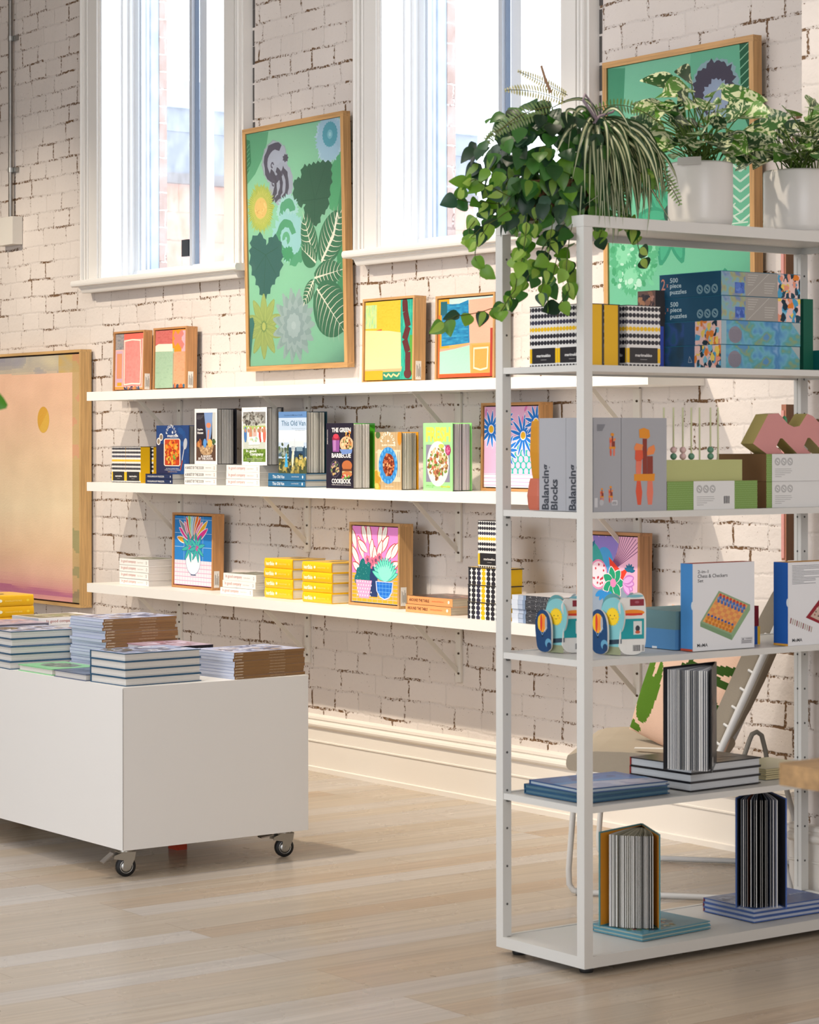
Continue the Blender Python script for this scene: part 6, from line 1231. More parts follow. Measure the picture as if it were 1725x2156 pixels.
def domino(A, w, h):
    A.rect(0, 0, w, h, '#e3e4e6')
    for k in range(13): A.rect(.07*w, (.955-.018*k)*h, .4*w*(1 if k % 4 != 3 else .5)+.5*w*(k < 9 and k % 4 != 3), .0013, '#5c6068')
    A.text('MoMA', .07*w, .045*h, .17*w, .04*h, '#1c2028', .02); A.poly([(.3*w, .33*h), (.6*w, .6*h), (1.2*w, .45*h), (.8*w, .15*h)], '#8f1f2c'); A.poly([(.38*w, .34*h), (.62*w, .54*h), (1.0*w, .42*h), (.75*w, .2*h)], '#c9b0a0')
    for i in range(7):
        for j in range(5): x, y = (.44+.06*i+.02*j)*w, (.35-.02*i+.035*j)*h; A.poly([(x, y), (x+.03*w, y), (x+.015*w, y+.025*h)], ('#8f1f2c', '#3c2c2c', '#e8dcd0')[(i+j) % 3])
    for k in range(11): A.poly([((.03+.035*k)*w, (.27-.012*k)*h), ((.045+.035*k)*w, (.27-.012*k)*h), ((.06+.035*k)*w, (.33-.012*k)*h), ((.045+.035*k)*w, (.34-.012*k)*h)], ('#b8a89a', '#8a3c34')[k % 3 == 0])
c1 = PZ(1459, 1372, zz); zt = PX(1459, 1187.4, c1.x).z-zz; dd = PX(1588.8, 1360, c1.x).y-c1.y; ww = c1.x-PY(1433.7, 1370, c1.y).x
game_box('white chess and checkers board game box with blue side', (c1.x, c1.y), ww, dd, zt, '#4a90d0', '#c04a30', chess)
c2 = PZ(1659.7, 1360.5, zz); ww = c2.x-PY(1629.5, 1358, c2.y).x
game_box('white board game box with a red domino case at right edge', (c2.x, c2.y), ww, dd, PX(1659.7, 1184.6, c2.x).z-zz, '#1c5cb0', '#d9a03c', domino)
pq = PZ(1629, 1358, zz); r = thing('blue_game_box', 'small blue box under the dark red box between board games', 'box', (pq.x-.19, c1.y+dd+.012, zz)); m = MB('paper', '#2a68b8'); m.box(0, .15, 0, max(.04, c2.y-c1.y-dd-.03), 0, .052, faces={'+X': '#1f4f98'}); m.box(.149, .1505, max(.04, c2.y-c1.y-dd-.03)-.01, max(.04, c2.y-c1.y-dd-.03), 0, .052, col='#e0b030'); m.build('box_body', r)
r = thing('red_box', 'dark red box lying on the small blue box between board games', 'box', (pq.x-.19, c1.y+dd+.012, zz+.0525)); m = MB('woodpaint', '#7a1820'); m.box(0, .145, 0, max(.04, c2.y-c1.y-dd-.03), 0, .058); m.build('box_base', r); m = MB('woodpaint', '#8f2028'); m.box(.02, .10, 0, .035, .058, .070); m.build('box_lid', r)

# ---- level 5 and base: art books
def vbook(name, label, S, a1, a2, w, h, cover, inner, pages, outer_art=None, n=24, frac=(.06, .9), group=None, T=.02, curl=.02, accents=()):
    """book standing open, spine at S, covers leaving at angles a1 and a2 (degrees), leaves fanned between"""
    r = thing(name, label, 'book', S, 0, group); a1, a2 = math.radians(a1), math.radians(a2)
    for nm, a, s_ in (('front_cover', a1, 1), ('back_cover', a2, -1)):
        m = MB('gloss', cover); M_ = Matrix.Rotation(a, 4, 'Z'); y0, y1 = (0, .003) if s_ > 0 else (-.003, 0)
        m.box(0, w, y0, y1, 0, h, M=M_)
        m.box(.004, w-.004, (y0 if s_ < 0 else y0-.0006), (y1 if s_ > 0 else y1+.0006), .004, h-.004, col=inner, M=M_)
        # outer face keeps the cover colour
        m.box(0, w, (y1 if s_ > 0 else y0-.0006), (y1+.0006 if s_ > 0 else y0), 0, h, col=cover, M=M_)
        if s_ > 0 and outer_art:
            A = Art(w, h); outer_art(A, w, h); O_ = M_ @ Vector((w, y1+.0008, 0)); A.put(m, O_, M_.to_3x3() @ Vector((-1, 0, 0)), UZ, 'gloss', .00004)
        m.build(nm, r)
    m = MB('pages', pages[0]); pw = w-.006; hp = h-.006
    for i in range(n):
        f_ = frac[0]+(frac[1]-frac[0])*((i+rnd.random()*.5)/n+.011*math.sin(i*.9)); a = a2+(a1-a2)*f_; c_ = pages[int(rnd.random()*len(pages))]; tk = .0019; L_ = pw*(.97+.03*rnd.random()); rows = []
        if accents and i in accents: c_ = accents[i]
        bend = curl*(f_-.5)*2
        for k in range(6):
            q = k/5; rows.append(Vector((L_*q*math.cos(a)-math.sin(a)*bend*math.sin(math.pi*q*.7), L_*q*math.sin(a)+math.cos(a)*bend*math.sin(math.pi*q*.7), 0)))
        nn = Vector((-math.sin(a), math.cos(a), 0))*tk
        for p0, p1 in zip(rows[:-1], rows[1:]):
            for off in (Vector(), nn): m.face([p0+off+Vector((0, 0, .003)), p1+off+Vector((0, 0, .003)), p1+off+Vector((0, 0, hp)), p0+off+Vector((0, 0, hp))], col=c_)
            m.face([p0+Vector((0, 0, hp)), p1+Vector((0, 0, hp)), p1+nn+Vector((0, 0, hp)), p0+nn+Vector((0, 0, hp))], col=c_)
        p1 = rows[-1]; m.face([p1+Vector((0, 0, .003)), p1+nn+Vector((0, 0, .003)), p1+nn+Vector((0, 0, hp)), p1+Vector((0, 0, hp))], col='#e4e2de' if c_[1] > '8' else '#8d8c8a')
    m.build('page_block', r)
    return r
zz = U5+.002; c = PZ(1450, 1668, zz); w5 = c.x-PY(1326, 1640, c.y).x
stack(3, .0245, (c.x-w5, c.y, zz), lambda: book('art_book', '', (0, 0, 0), math.radians(2), w5, .282, .0245, '-X', '#14141a', 'black covered art books on the shelving unit', pages='#c9ccce', edge='#a82c28', top_art=lambda A, w, d: (A.rect(0, 0, w, d, '#18161a'), A.specks(.6*w, .6*d, .3*w, .3*d, 12, ['#4a3028', '#6a5448', '#2c2026'], .022))), 'black covered book with white pages under the open black book, %s', (.001, .001, .5))
zb = zz+.0245*3; S = PZ(1508, 1604, zb)
vbook('open_book', 'black photo book standing open on the stack of black books', (S.x-.002, S.y, zb), -47, -80, .235, PX(1508, 1393, S.x).z-zb, '#121216', '#2c2f36', ('#a4a9b1', '#858a92', '#c0c4ca', '#6c727b', '#9298a2'), lambda A, w, h: (A.rect(.1*w, .12*h, .5*w, .7*h, '#2a1a18'), A.specks(.35*w, .55*h, .2*w, .25*h, 20, ['#4a2c24', '#6a4a3c', '#1c1214'], .014), A.rect(.06*w, .05*h, .14*w, .09*h, '#d9d9d6'), A.specks(.75*w, .72*h, .05*w, .1*h, 7, ['#c9c4bc', '#8a8078'], .006)), n=30, frac=(.02, .86), curl=.014)
sea = lambda A, w, d: (A.rect(0, 0, w, d, '#2c5c9c'), A.specks(.4*w, .5*d, .35*w, .4*d, 40, ['#3a6cac', '#24508c', '#3878b8'], .03), A.poly([(.55*w, 0), (w, 0), (w, d), (.62*w, d), (.5*w, .5*d)], '#a9b4cc'), A.specks(.8*w, .5*d, .17*w, .45*d, 40, ['#b9c2d6', '#98a6c4', '#c4cada'], .022), A.poly([(.45*w, 0), (.58*w, 0), (.55*w, .5*d), (.66*w, d), (.55*w, d), (.42*w, .5*d)], '#3f8cc8'))
c = Vector((-4.972, 4.262, zz))
stack(2, .0135, (c.x-.25, c.y, zz), lambda: book('art_book', '', (0, 0, 0), math.radians(1), .25, .315, .0135, '-X', '#1f4f70', 'dark blue books on the shelving unit', pages='#5c7c8c', top_art=lambda A, w, d: (A.rect(0, 0, w, d, '#26466c'), A.specks(.5*w, .5*d, .4*w, .45*d, 30, ['#2c5078', '#1f3c60'], .03))), 'dark blue thin book in pair beneath the seascape book, %s', (.001, .001, .5))
book('art_book', 'blue seascape covered book lying crooked on the dark blue pair', (c.x-.232, c.y+.004, zz+.0272), math.radians(-3), .235, .30, .0125, '-X', '#2a4f80', pages='#b9c6cc', top_art=sea)
stack(5, .0062, (-5.20, 4.985, zz), lambda: book('magazine', '', (0, 0, 0), 0, .19, .20, .0060, '+X', '#b9b596', 'thin cream magazines on the shelving unit', pages='#b9ad84', hard=False, edge='#b9ad84'), 'thin cream magazine in the pile behind the black books, %s', (.001, .001, .5), words=['top', 'second', 'third', 'fourth', 'bottom'])
zz = U6+.002; c = PZ(1345, 1984, zz); gar = ['#4f7a5c', '#8f3c34', '#6fa0a8', '#a8b07c', '#2f5a6a', '#c9c4a4']
stack(2, .0105, (c.x-.195, c.y, zz), lambda: book('art_book', '', (0, 0, 0), math.radians(4), .195, .276, .0105, '-X', '#4f8a9c', 'teal floral books on the base tray', pages='#b9c2b4', top_art=lambda A, w, d: (A.rect(0, 0, w, d, '#4f8fa4'), A.specks(.5*w, .35*d, .46*w, .34*d, 150, gar, .011))), 'thin teal floral book lying under the open yellow lined book, %s', (.001, .001, .5))
zb = zz+.021; E1 = PZ(1388.5, 1958, zb); E2 = PZ(1265, 1952, zb); w6 = .2
S = (E1.x-w6*math.cos(math.radians(28)), E1.y+w6*math.sin(math.radians(28)), zb)
vbook('open_book', 'teal edged book with yellow endpapers standing open on the base', S, -28, -77.5, w6, PX(1388.5, 1757, E1.x).z-zb, '#4f8a90', '#d08a1c', ('#c2bda8', '#a8a490', '#b5b09a', '#cfcbb8', '#8f8b78'), None, n=30, frac=(.2, .84), curl=.02, accents={0: '#c9c8cc', 1: '#c4c3c6'})
c = PZ(1590, 1943, zz)
stack(3, .0135, (c.x-.213, c.y, zz), lambda: book('art_book', '', (0, 0, 0), math.radians(-1), .213, .31, .0135, '-X', '#3c5c9c', 'blue books on the base tray', pages='#c4cad6', edge='#7a2434', top_art=lambda A, w, d: (A.rect(0, 0, w, d, '#2c549c'), A.rect(0, 0, w, .33*d, '#6a7c9c'), A.specks(.5*w, .16*d, .45*w, .14*d, 70, ['#8a98b0', '#4c5c7c', '#a8b2c4', '#5c6c8c'], .010), A.text('OCEANS', .6*w, .5*d, .45*d, .09*w, '#a9b8d4', .0, math.pi/2))), 'blue book with ocean cover at the base right, %s', (.001, .001, .4))
zb = zz+.0405; E1 = PZ(1655, 1914, zb); w7 = .24
S = (E1.x-w7*math.cos(math.radians(26.5)), E1.y+w7*math.sin(math.radians(26.5)), zb)
vbook('open_book', 'blue covered book standing open on the blue books at the base', S, -26.5, -60, w7, PX(1655, 1681, E1.x).z-zb, '#3f60a4', '#15161c', ('#98a2b4', '#6f7c94', '#b4bccb', '#58658a', '#8790a4'), None, n=16, frac=(.0, .80), curl=.014, accents={5: '#7a3c20', 9: '#101116', 10: '#2a3c5c', 11: '#101116', 14: '#d9dce8', 15: '#e2e4ee'})
# ============================================================ lounge chair behind the unit, with cushion
CO = PZ(1200, 1878, .01); CO.z = 0; BO = PZ(1250, 1797, .01); BO.z = 0
vd = (BO-CO); wid = vd.length; vd.normalize(); ud = Vector((-vd.y, vd.x, 0)) * -1
angc = math.radians(41); ud = Vector((math.cos(angc), math.sin(angc), 0)); wid *= .93; CS = .85
ch = thing('lounge_chair', 'low lounge chair with white tube frame and beige cushions behind the shelving unit', 'chair', CO, angc)
# local: +x goes back from the seat front, +y across to the far side
TC = '#cfcdc9'; r_ = .0095
for y in (0.0, wid):
    m = MB('powder', TC)
    m.tube([(a*CS, y, c) for a, c in ((.05, .385), (.02, .34), (-.004, .08), (-.002, .035), (.012, .016), (.04, .0105), (.78, .0105), (.80, .02), (.805, .05), (.74, .26), (.72, .30), (.66, .335))], r_, 10); m.build('sled_leg', ch)
    m = MB('rubber', '#a8a6a2'); m.tube([(.02, y, .0115), (.06, y, .0115)], .0112, 10); m.build('floor_glide', ch)
for y in (-.02, wid+.02):
    m = MB('powder', TC); m.tube([(a*CS, y, c) for a, c in ((.03, .385), (.35, .36), (.50, .375), (.53, .42), (.80, .93), (.815, .96))], .011, 10)
    for k in range(7): q = .12+k*.11; m.tube([((.53+.27*q)*CS, y, .42+.51*q), ((.505+.27*q)*CS, y+(.02 if y < 0 else -.02), .43+.51*q)], .005, 6)
    m.build('back_tube', ch)
m = MB('powder', TC); m.tube([(.80*CS, 0, .94), (.80*CS, wid, .94)], .011, 10); m.tube([(.05, 0, .375), (.05, wid, .375)], .009, 10); m.build('cross_bar', ch)
m = MB('fabric', '#b3a795'); pr = rounded([(-.02, .40), (.0, .46), (.52, .44), (.55, .40), (.50, .375), (.02, .385)], 2); m.prism(pr, lambda u, v, d: (u*CS, d, v), .0, wid); m.build('seat_cushion', ch)
m = MB('fabric', '#a89c8a'); M_ = Matrix.Translation((.545*CS, 0, .40)) @ Matrix.Rotation(math.radians(23.5), 4, 'Y'); pr = rounded([(-.075, 0), (-.08, .05), (-.075, .60), (-.04, .63), (.0, .60), (.0, .02)], 2); m.prism(pr, lambda u, v, d: M_ @ Vector((u, d, v)), .0, wid); m.build('back_cushion', ch)
chm = Matrix.Translation(CO) @ Matrix.Rotation(angc, 4, 'Z'); chi = chm.inverted()
m = MB('powder', '#b9b5ae'); m.tube([chi @ PX(a, b_, CO.x+.50) for a, b_ in ((1530, 1606), (1560, 1598), (1578, 1599), (1588, 1606), (1592, 1622), (1592, 1650))], .0085, 9); m.build('arm_loop', ch)
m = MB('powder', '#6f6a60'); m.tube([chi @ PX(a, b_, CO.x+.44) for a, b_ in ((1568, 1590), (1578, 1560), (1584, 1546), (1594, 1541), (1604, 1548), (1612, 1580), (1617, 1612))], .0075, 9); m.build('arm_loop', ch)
m = MB('paper', '#dedad2'); q = PX(1398, 1595, CO.x+.35); m.box(.20, .30, .02, .05, .462, .4632); m.build('fabric_label', ch)
# printed cushion
def pillow(label, loc, rz, tilt, w, t, colf):
    r = thing('throw_pillow', label, 'cushion', loc, rz); n = 72; m = MB('fabric', '#e2bfa6'); M_ = Matrix.Rotation(tilt, 4, 'Y') @ Matrix.Rotation(math.radians(14), 4, 'X')
    for s_ in (1, -1):
        rows = []
        for i in range(n+1):
            row = []
            for j in range(n+1):
                a, b_ = i/n*2-1, j/n*2-1; e = (1-abs(a)**2.4)*(1-abs(b_)**2.4); pin = 1-.07*(1-abs(a)**2)*abs(b_)**4; pin2 = 1-.07*(1-abs(b_)**2)*abs(a)**4
                row.append(M_ @ Vector((s_*t/2*max(0, e)**.55, a*w/2*pin, b_*w/2*pin2)))
            rows.append(row)
        m.grid(rows if s_ < 0 else [x[::-1] for x in rows], smooth=True, colf=(lambda i, j: colf(i/n*2-1, j/n*2-1)) if s_ < 0 else (lambda i, j: colf(i/n*2-1, 1-j/n*2)))
    m.build('cushion_cover', r); return r
def pcol(a, b_):
    a = -a
    G, D, P_ = '#557a26', '#34501f', '#e0bca4'
    if ((a+.68)/.30)**2+((b_+.28)/.55)**2 < 1 and not (((a+.62)/.05)**2+((b_-.1)/.2)**2 < 1): return G
    if ((a+.9)/.22)**2+((b_+.93)/.07)**2 < 1: return G
    if ((a-.62)/.36)**2+((b_+.42)/.40)**2 < 1: return D
    if abs(b_-.32-.28*(a-.3)) < .07 and a > -.1: return D
    if abs(b_-.30+.14*(a-.3)) < .06 and a > .0: return D
    if ((a-.05)/.2)**2+((b_-.8)/.12)**2 < 1: return G
    return P_
pc_ = PY(1462, 1470, 5.33)
pillow('pale pink throw pillow with large green leaf print leaning on the chair back', (pc_.x, pc_.y, .465+.175), math.radians(92), math.radians(13), .43, .13, pcol)

# ============================================================ plants
def leaf(m, base, d, up, L, W, col, mat='leaf', shape=1, fold=.13, curl=.35, n=8, vein=None):
    d = Vector(d).normalized(); s_ = d.cross(Vector(up)); 
    if s_.length < 1e-3: s_ = d.cross(Vector((1, .3, 0)))
    s_.normalize(); u = s_.cross(d).normalized(); base = Vector(base); rows = []
    for i in range(n+1):
        t_ = i/n
        if shape == 1: wv = W/2*max(.04, math.sin(math.pi*min(1, t_**.60)))**.8     # heart
        elif shape == 2: wv = W/2*math.sin(math.pi*min(1, t_*.93+.04))**.75  # lance
        else: wv = W/2*(1-t_*.75)
        c = base+d*L*t_*(1-.12*curl*t_)-u*L*curl*t_*t_*.6
        rows.append([c+s_*wv+u*wv*fold, c+s_*wv*.5+u*wv*fold*.35, c, c-s_*wv*.5+u*wv*fold*.35, c-s_*wv+u*wv*fold])
    m.grid(rows, mat, col, True, colf=(lambda i, j: vein if (vein and (j in (1, 2))) else col))
def rv(a=1.0): return Vector((rnd.uniform(-a, a), rnd.uniform(-a, a), rnd.uniform(-a, a)))
def vary(c, k=18):
    c = c.lstrip('#'); d = rnd.randint(-k, k); return '#'+''.join('%02x' % max(0, min(255, int(c[i:i+2], 16)+d)) for i in (0, 2, 4))
# hanging style arrangement on the top left of the unit
bc = PX(1178, 440, -5.10); bc.z = U1+.004
hp = thing('trailing_plant', 'large trailing plant arrangement with ivy, fern and striped spider leaves on the unit top', 'plant', bc)
m = MB('fabric', '#6a4c36'); m.lathe([(0, 0), (.105, 0), (.128, .03), (.135, .095), (.125, .10), (.118, .06), (0, .05)], n=28)
for k in range(5): m.lathe([(.112+.006*k*.8, .012+.018*k), (.128+.004*k*.6, .018+.018*k), (.115+.006*k*.8, .026+.018*k)], n=28, col='#7d5c42')
m.build('basket', hp)
camd = Vector((.8, -.6, .15))
GR = ['#234a28', '#2c5a28', '#1d3f26', '#356a28', '#234830', '#417a2c']
LG = ['#7cab38', '#92bb48', '#68982e', '#54862a']
m = MB('leaf', '#3c7a2c')
for k in range(330):    # dense dome
    while True:
        v = rv(); 
        if .55 < v.length < 1: break
    p = Vector((v.x*.18, v.y*.20-.055, .17+v.z*.155))
    out = Vector((v.x, v.y, v.z*.6)); d = (out+Vector((0, 0, -.9))+rv(.45)).normalized(); up = (out+camd*.7+rv(.3)).normalized()
    low = v.z < .1 and v.y < .3
    col = vary(rnd.choice(GR+LG[2:]) if low else rnd.choice(GR)); leaf(m, p, d, up, rnd.uniform(.040, .058), rnd.uniform(.038, .052), col, vein=vary('#7da044') if (low and rnd.random() < .35) else None)
for k in range(95):   # foliage spilling over the rim of the basket
    a = rnd.uniform(-2.6, .75); rr_ = rnd.uniform(.125, .165); p = Vector((rr_*math.cos(a), rr_*math.sin(a), rnd.uniform(.0, .13))); d = (Vector((math.cos(a)*.3, math.sin(a)*.3, -1))+rv(.5)).normalized()
    leaf(m, p, d, (Vector((math.cos(a), math.sin(a), .2))+camd*.5+rv(.3)).normalized(), rnd.uniform(.038, .06), rnd.uniform(.034, .048), vary(rnd.choice(GR+LG[2:])), vein=vary('#8fb04c') if rnd.random() < .2 else None)
m.build('ivy_foliage', hp)
VN = [[(1075, 415), (1030, 392), (1000, 378), (985, 384)], [(1070, 430), (1020, 425), (985, 425), (962, 418)], [(1080, 440), (1030, 470), (1005, 510), (1000, 545), (1018, 575)],
      [(1090, 450), (1040, 455), (1012, 480), (992, 500)], [(1130, 460), (1090, 520), (1088, 580), (1072, 640), (1020, 655), (960, 665), (935, 680)], [(1110, 455), (1100, 540), (1085, 610), (1055, 655)],
      [(1165, 465), (1152, 560), (1140, 615), (1152, 632)], [(1205, 470), (1192, 560), (1200, 610), (1178, 640)], [(1185, 465), (1132, 540), (1108, 590), (1098, 612)], [(1195, 465), (1175, 530), (1165, 580), (1150, 600)],
      [(1150, 460), (1120, 500), (1100, 530), (1080, 540)], [(1255, 455), (1268, 480), (1262, 500)], [(1310, 440), (1335, 480), (1345, 520), (1352, 545)], [(1290, 430), (1320, 455), (1340, 465)], [(1050, 400), (1015, 440), (990, 480), (985, 500)], [(1200, 462), (1165, 500), (1140, 545), (1128, 580)], [(1345, 360), (1352, 370), (1358, 372)], [(1170, 470), (1180, 520), (1205, 560), (1215, 590)]]
for vi, path in enumerate(VN):
    m = MB('leaf', '#6a9c34'); st = MB('leaf', '#5c6a2c')
    X = -5.10+(.05, -.02, .09, .02, .10, .12, .14, .15, .03, .08, .0, .16, .12, .16, -.04, .12, .16, .06)[vi % 18]
    pts = [PX(a, b_, X)-bc for a, b_ in path]; fine = []
    for p0, p1 in zip(pts[:-1], pts[1:]):
        for k in range(6): fine.append(p0.lerp(p1, k/6)+rv(.002))
    fine.append(pts[-1]); st.tube([p for p in fine[::2]]+[fine[-1]], .0013, 5)
    acc = .0; nxt = .012
    for p0, p1 in zip(fine[:-1], fine[1:]):
        acc += (p1-p0).length
        if acc > nxt or p1 is fine[-1]:
            nxt = acc+rnd.uniform(.020, .034); dr = (p1-p0).normalized(); d = (dr*.5+rv(.9)+Vector((0, 0, -.65))).normalized(); up = (camd+rv(.6)).normalized()
            c_ = vary(rnd.choice(LG+GR[3:5])); leaf(m, p1, d, up, rnd.uniform(.036, .054), rnd.uniform(.034, .047), c_, vein=vary('#a3c458') if rnd.random() < .35 else None)
    m.build('vine_leaves', st.build('trailing_vine', hp))
# spider plant blades: green edges, cream middle
def blade(m, pts, w, c0='#3f5a34', c1='#c9cfa4'):
    rows = []
    for i, p in enumerate(pts):
        a = pts[max(0, i-1)]; b_ = pts[min(len(pts)-1, i+1)]; t_ = (b_-a).normalized(); s_ = t_.cross(camd)
        s_ = s_.normalized() if s_.length > .05 else Vector((0, 1, 0)); q = i/(len(pts)-1); ww = w*(1-q**3)*(min(1, .35+q*3)); u = s_.cross(t_)
        rows.append([p+s_*ww*.5+u*ww*.2, p+s_*ww*.2, p-s_*ww*.2, p-s_*ww*.5+u*ww*.2])
    m.grid(rows, 'leaf', c0, True, colf=lambda i, j: c1 if j == 1 else c0)
m = MB('leaf'); o_ = PX(1255, 262, -5.04)-bc
def bez(p0, p1, p2, n=12): return [p0.lerp(p1, t_).lerp(p1.lerp(p2, t_), t_) for t_ in [i/n for i in range(n+1)]]
TG = [(1240, 300, 1212, 380), (1290, 250, 1420, 480), (1300, 220, 1440, 420), (1250, 170, 1150, 235), (1180, 200, 1195, 260), (1200, 230, 1170, 330), (1290, 180, 1330, 280), (1320, 230, 1390, 330)]
for k in range(112):
    X = -4.99+rnd.uniform(-.07, .09)
    if k < len(TG): a, b_, c, d_ = TG[k]
    elif k < 108: a = rnd.uniform(1225, 1420); b_ = rnd.uniform(215, 300); c = 1222+(a-1225)*rnd.uniform(.8, 1.12)+rnd.uniform(-10, 25); d_ = rnd.uniform(400, 500) if c < 1380 else rnd.uniform(360, 440)
    else: a = rnd.uniform(1200, 1300); b_ = rnd.uniform(175, 240); c = rnd.uniform(1150, 1360); d_ = rnd.uniform(260, 400)
    blade(m, bez(o_+rv(.012), PX(a, b_, X)-bc, PX(c, d_, X+.03)-bc), rnd.uniform(.011, .018), vary('#3a5432', 14), vary('#ccd0a8', 16))
for (a, b_, c, d_) in ((1330, 370, 1230, 432), (1300, 420, 1290, 520), (1315, 400, 1300, 505)): blade(m, bez(PX(1275, 340, -4.95)-bc, PX(a, b_, -4.93)-bc, PX(c, d_, -4.93)-bc), .013, '#4c6a3c', '#cdd2ae')
m.build('spider_leaves', hp)
m = MB('leaf')
def frond(pts, w, col, col2=None):
    n = len(pts)
    m.tube(pts, .0012, 5, col='#7a7a3c')
    for i in range(1, n):
        t_ = (pts[i]-pts[i-1]).normalized(); s_ = t_.cross(camd).normalized(); ww = w*math.sin(math.pi*min(1, .12+.86*i/n))**.8
        for sg in (1, -1): leaf(m, pts[i], s_*sg+t_*.25, camd, max(.004, ww), .0052, vary(col if rnd.random() < .6 or not col2 else col2, 14), shape=2, n=3, curl=.1)
FR = [((1190, 215), (1130, 185), (1065, 190), '#c4bf7c', .022), ((1195, 200), (1150, 175), (1092, 150), '#cfc894', .017), ((1170, 225), (1090, 225), (1030, 300), '#7f9a5c', .026), ((1150, 240), (1080, 250), (1022, 292), '#a9b890', .02), ((1300, 250), (1380, 290), (1410, 400), '#5c7a3c', .03), ((1330, 330), (1400, 350), (1432, 430), '#8fae6c', .028), ((1290, 330), (1330, 380), (1290, 460), '#8aa05c', .03), ((1250, 230), (1330, 200), (1400, 270), '#6a8a4c', .022)]
for a, b_, c, col, w in FR: frond(bez(PX(*a, -5.02)-bc, PX(*b_, -5.0)-bc, PX(*c, -4.99)-bc, 22), w, col, '#e0d9a8' if col[1] in 'c' else None)
m.build('fern_fronds', hp)
for path in ([(1250, 262), (1262, 245), (1290, 236), (1300, 225)], [(1235, 285), (1255, 262), (1275, 250)], [(1160, 195), (1148, 165), (1140, 138)], [(1262, 262), (1228, 210), (1232, 198), (1245, 215), (1258, 250)]): m = MB('card', '#8a6a50'); m.tube([PX(a, b_, -4.99)-bc for a, b_ in path], [.0045, .004, .0035, .002, .002][:len(path)], 7, col=('#9a7a60', '#8f5f44', '#8a7c84', '#a89078')[path[0][0] % 4]); m.build('twig', hp)

# variegated monstera style plants in white pots
def potted(label, px, py_t, py_b, X, rpx, seed, spread, nleaf, tagged=False, only=None):
    top = PX(px, py_t, X); c = Vector((X, top.y, U1+.004)); r_p = rpx/760.0; hgt = top.z-c.z-.0; rr = random.Random(seed)
    r = thing('potted_plant', label, 'plant', c, 0, 'variegated plants in white pots on the shelving unit')
    m = MB('ceramic', '#dad7d3'); m.lathe([(0, .012), (r_p*.9, .012), (r_p*.96, .016), (r_p, .03), (r_p, hgt-.006), (r_p*.985, hgt), (r_p*.95, hgt-.004), (r_p*.95, hgt-.03), (0, hgt-.03)], n=48); m.lathe([(0, .0), (r_p*.95, .0), (r_p*1.0, .004), (r_p*.98, .013), (0, .013)], n=48); m.build('plant_pot', r)
    m = MB('fabric', '#3c2e24'); m.lathe([(0, hgt-.02), (r_p*.94, hgt-.022)], n=24); m.build('potting_soil', r)
    m = MB('leaf_variegated', '#3c6428'); sm = MB('leaf', '#6a8a3a')
    for k in range(nleaf):
        a = rr.uniform(0, 6.283); rad = spread*rr.uniform(.15, 1)**.7; hz = rr.uniform(-.06, .21)*(1-.35*rad/spread)+(.02 if rad < spread*.5 else -.02)
        p0 = Vector((rr.uniform(-.04, .04), rr.uniform(-.04, .04), hgt-.02)); p2 = Vector((rad*math.cos(a), rad*math.sin(a), hgt+.05+hz)); p2.z = max(p2.z, hgt+.045) if rad > r_p*.8 else p2.z; p1 = p0.lerp(p2, .5)+Vector((0, 0, .06))
        path = []
        for i in range(7): t_ = i/6; path.append(p0.lerp(p1, t_).lerp(p1.lerp(p2, t_), t_))
        sm.tube(path, .0019, 5, col=vary('#6f8f3c', 20))
        d = Vector((math.cos(a), math.sin(a), rr.uniform(-.45, .6))); up = (Vector((0, 0, .6))+camd*1.0+Vector((rr.uniform(-.6, .6), rr.uniform(-.6, .6), rr.uniform(-.6, .6)))).normalized()
        L_ = rr.uniform(.07, .11); g_ = vary(rr.choice(['#35602a', '#2a4f26', '#4c7a2c', '#5c8a34', '#28482a']), 12); leaf(m, p2, d, up, L_, L_*rr.uniform(.62, .8), g_, 'leaf_variegated', 1, .3, rr.uniform(.1, .5), n=8)
        if rr.random() < .25: leaf(m, path[4], -d+Vector((0, 0, .3)), up, L_*.7, L_*.5, g_, 'leaf_variegated', 1, .3, .3)
    m.build('variegated_foliage', r); sm.build('plant_stems', r)
    if tagged: m = MB('paper', '#b9b6b2'); M_ = Matrix.Translation((.045, -r_p+.008, hgt-.012)) @ Matrix.Rotation(.5, 4, 'Z'); m.box(-.035, .035, -.0006, .0006, 0, .022, M=M_); m.build('plant_label', r)
    return r
potted('variegated leafy plant in a white pot on the unit top, beside the trailing plant', 1475, 345, 472, -5.10, 70.5, 3, .19, 66, True)
potted('variegated leafy plant in a white pot at the right edge of the photo', 1683, 362, 488, -5.10, 80, 11, .185, 66)

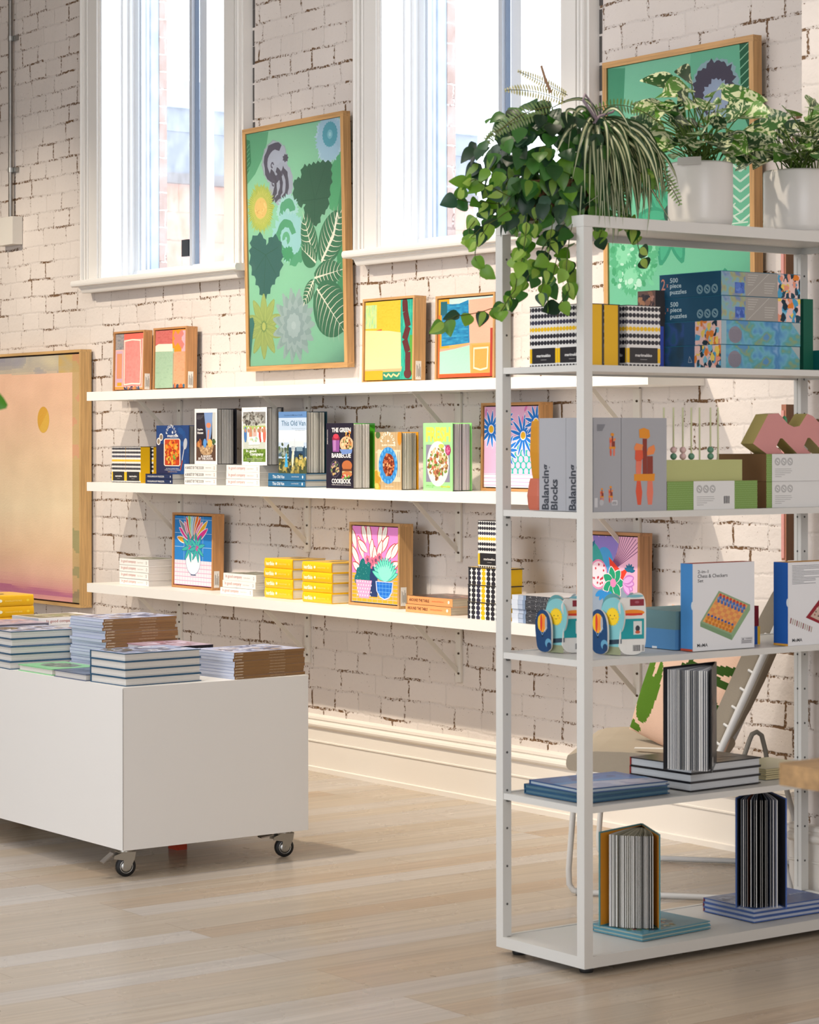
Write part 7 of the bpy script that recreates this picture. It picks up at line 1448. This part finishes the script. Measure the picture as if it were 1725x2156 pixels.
# ============================================================ foreground: blurred oak table edge and a leaf tip
D0 = 3.8; P = OC+FW*D0+RT*((1634-862.5)/FPX*D0); ztop = CAMH-(1607-HPY)/FPX*D0; zb_ = ztop-.034; cr_ = .012
wt = thing('timber_table', 'pale oak table top corner close to the camera at the right edge', 'table', (P.x, P.y, 0))
poly = [(0, .9), (0, cr_)]+[(cr_*(1-math.cos(a)), cr_*(1-math.sin(a))) for a in [i*math.pi/16 for i in range(1, 9)]]+[(1.6, 0), (1.6, .9)]
m = MB('wood_table', '#a98558'); m.prism(poly[::-1], lambda u, v, d: (u, v, d), zb_, ztop); m.build('table_top', wt, bevel=.003)
for x, y in ((.45, .2), (1.3, .1), (1.3, .8), (.45, .8)):
    m = MB('wood_table', '#b98f5c'); m.box(x-.03, x+.03, y-.03, y+.03, 0, zb_); m.build('leg', wt)
D1 = 4.2; P = OC+FW*D1+RT*((14-862.5)/FPX*D1); zt = CAMH-(857-HPY)/FPX*D1
lf = thing('leafy_plant', 'bright green leaf tip of a plant poking in at the left edge', 'plant', (P.x-RT.x*.35, P.y-RT.y*.35, 0))
off = RT*.35; m = MB('leaf', '#3f7a1c'); leaf(m, off+RT*-.075+Vector((0, 0, zt+.035)), RT*1.0+Vector((0, 0, -.45)), -FW, .083, .042, '#4a8a22', shape=2, n=8, curl=.1)
for k in range(26):
    a = rnd.uniform(0, 6.28); d = Vector((math.cos(a), math.sin(a), rnd.uniform(-.5, .7))); p = Vector((0, 0, zt-.15+rnd.uniform(0, .2)))+Vector((d.x, d.y, 0))*rnd.uniform(.03, .10); leaf(m, p, d, (0, 0, 1), .09, .045, vary('#3f7a1c'), shape=2)
m.build('leaves', lf)
m = MB('leaf', '#4c5c2c'); m.tube([(0, 0, .3), (.01, 0, .7), (0, 0, zt)], .006, 8); m.tube([Vector((0, 0, zt-.08)), off*.5+Vector((0, 0, zt+.03)), off+RT*-.075+Vector((0, 0, zt+.035))], .002, 6); m.build('plant_stems', lf)
m = MB('ceramic', '#d0ccc6'); m.lathe([(0, 0), (.12, 0), (.15, .3), (.14, .3), (.12, .27), (0, .27)], n=32); m.build('plant_pot', lf)
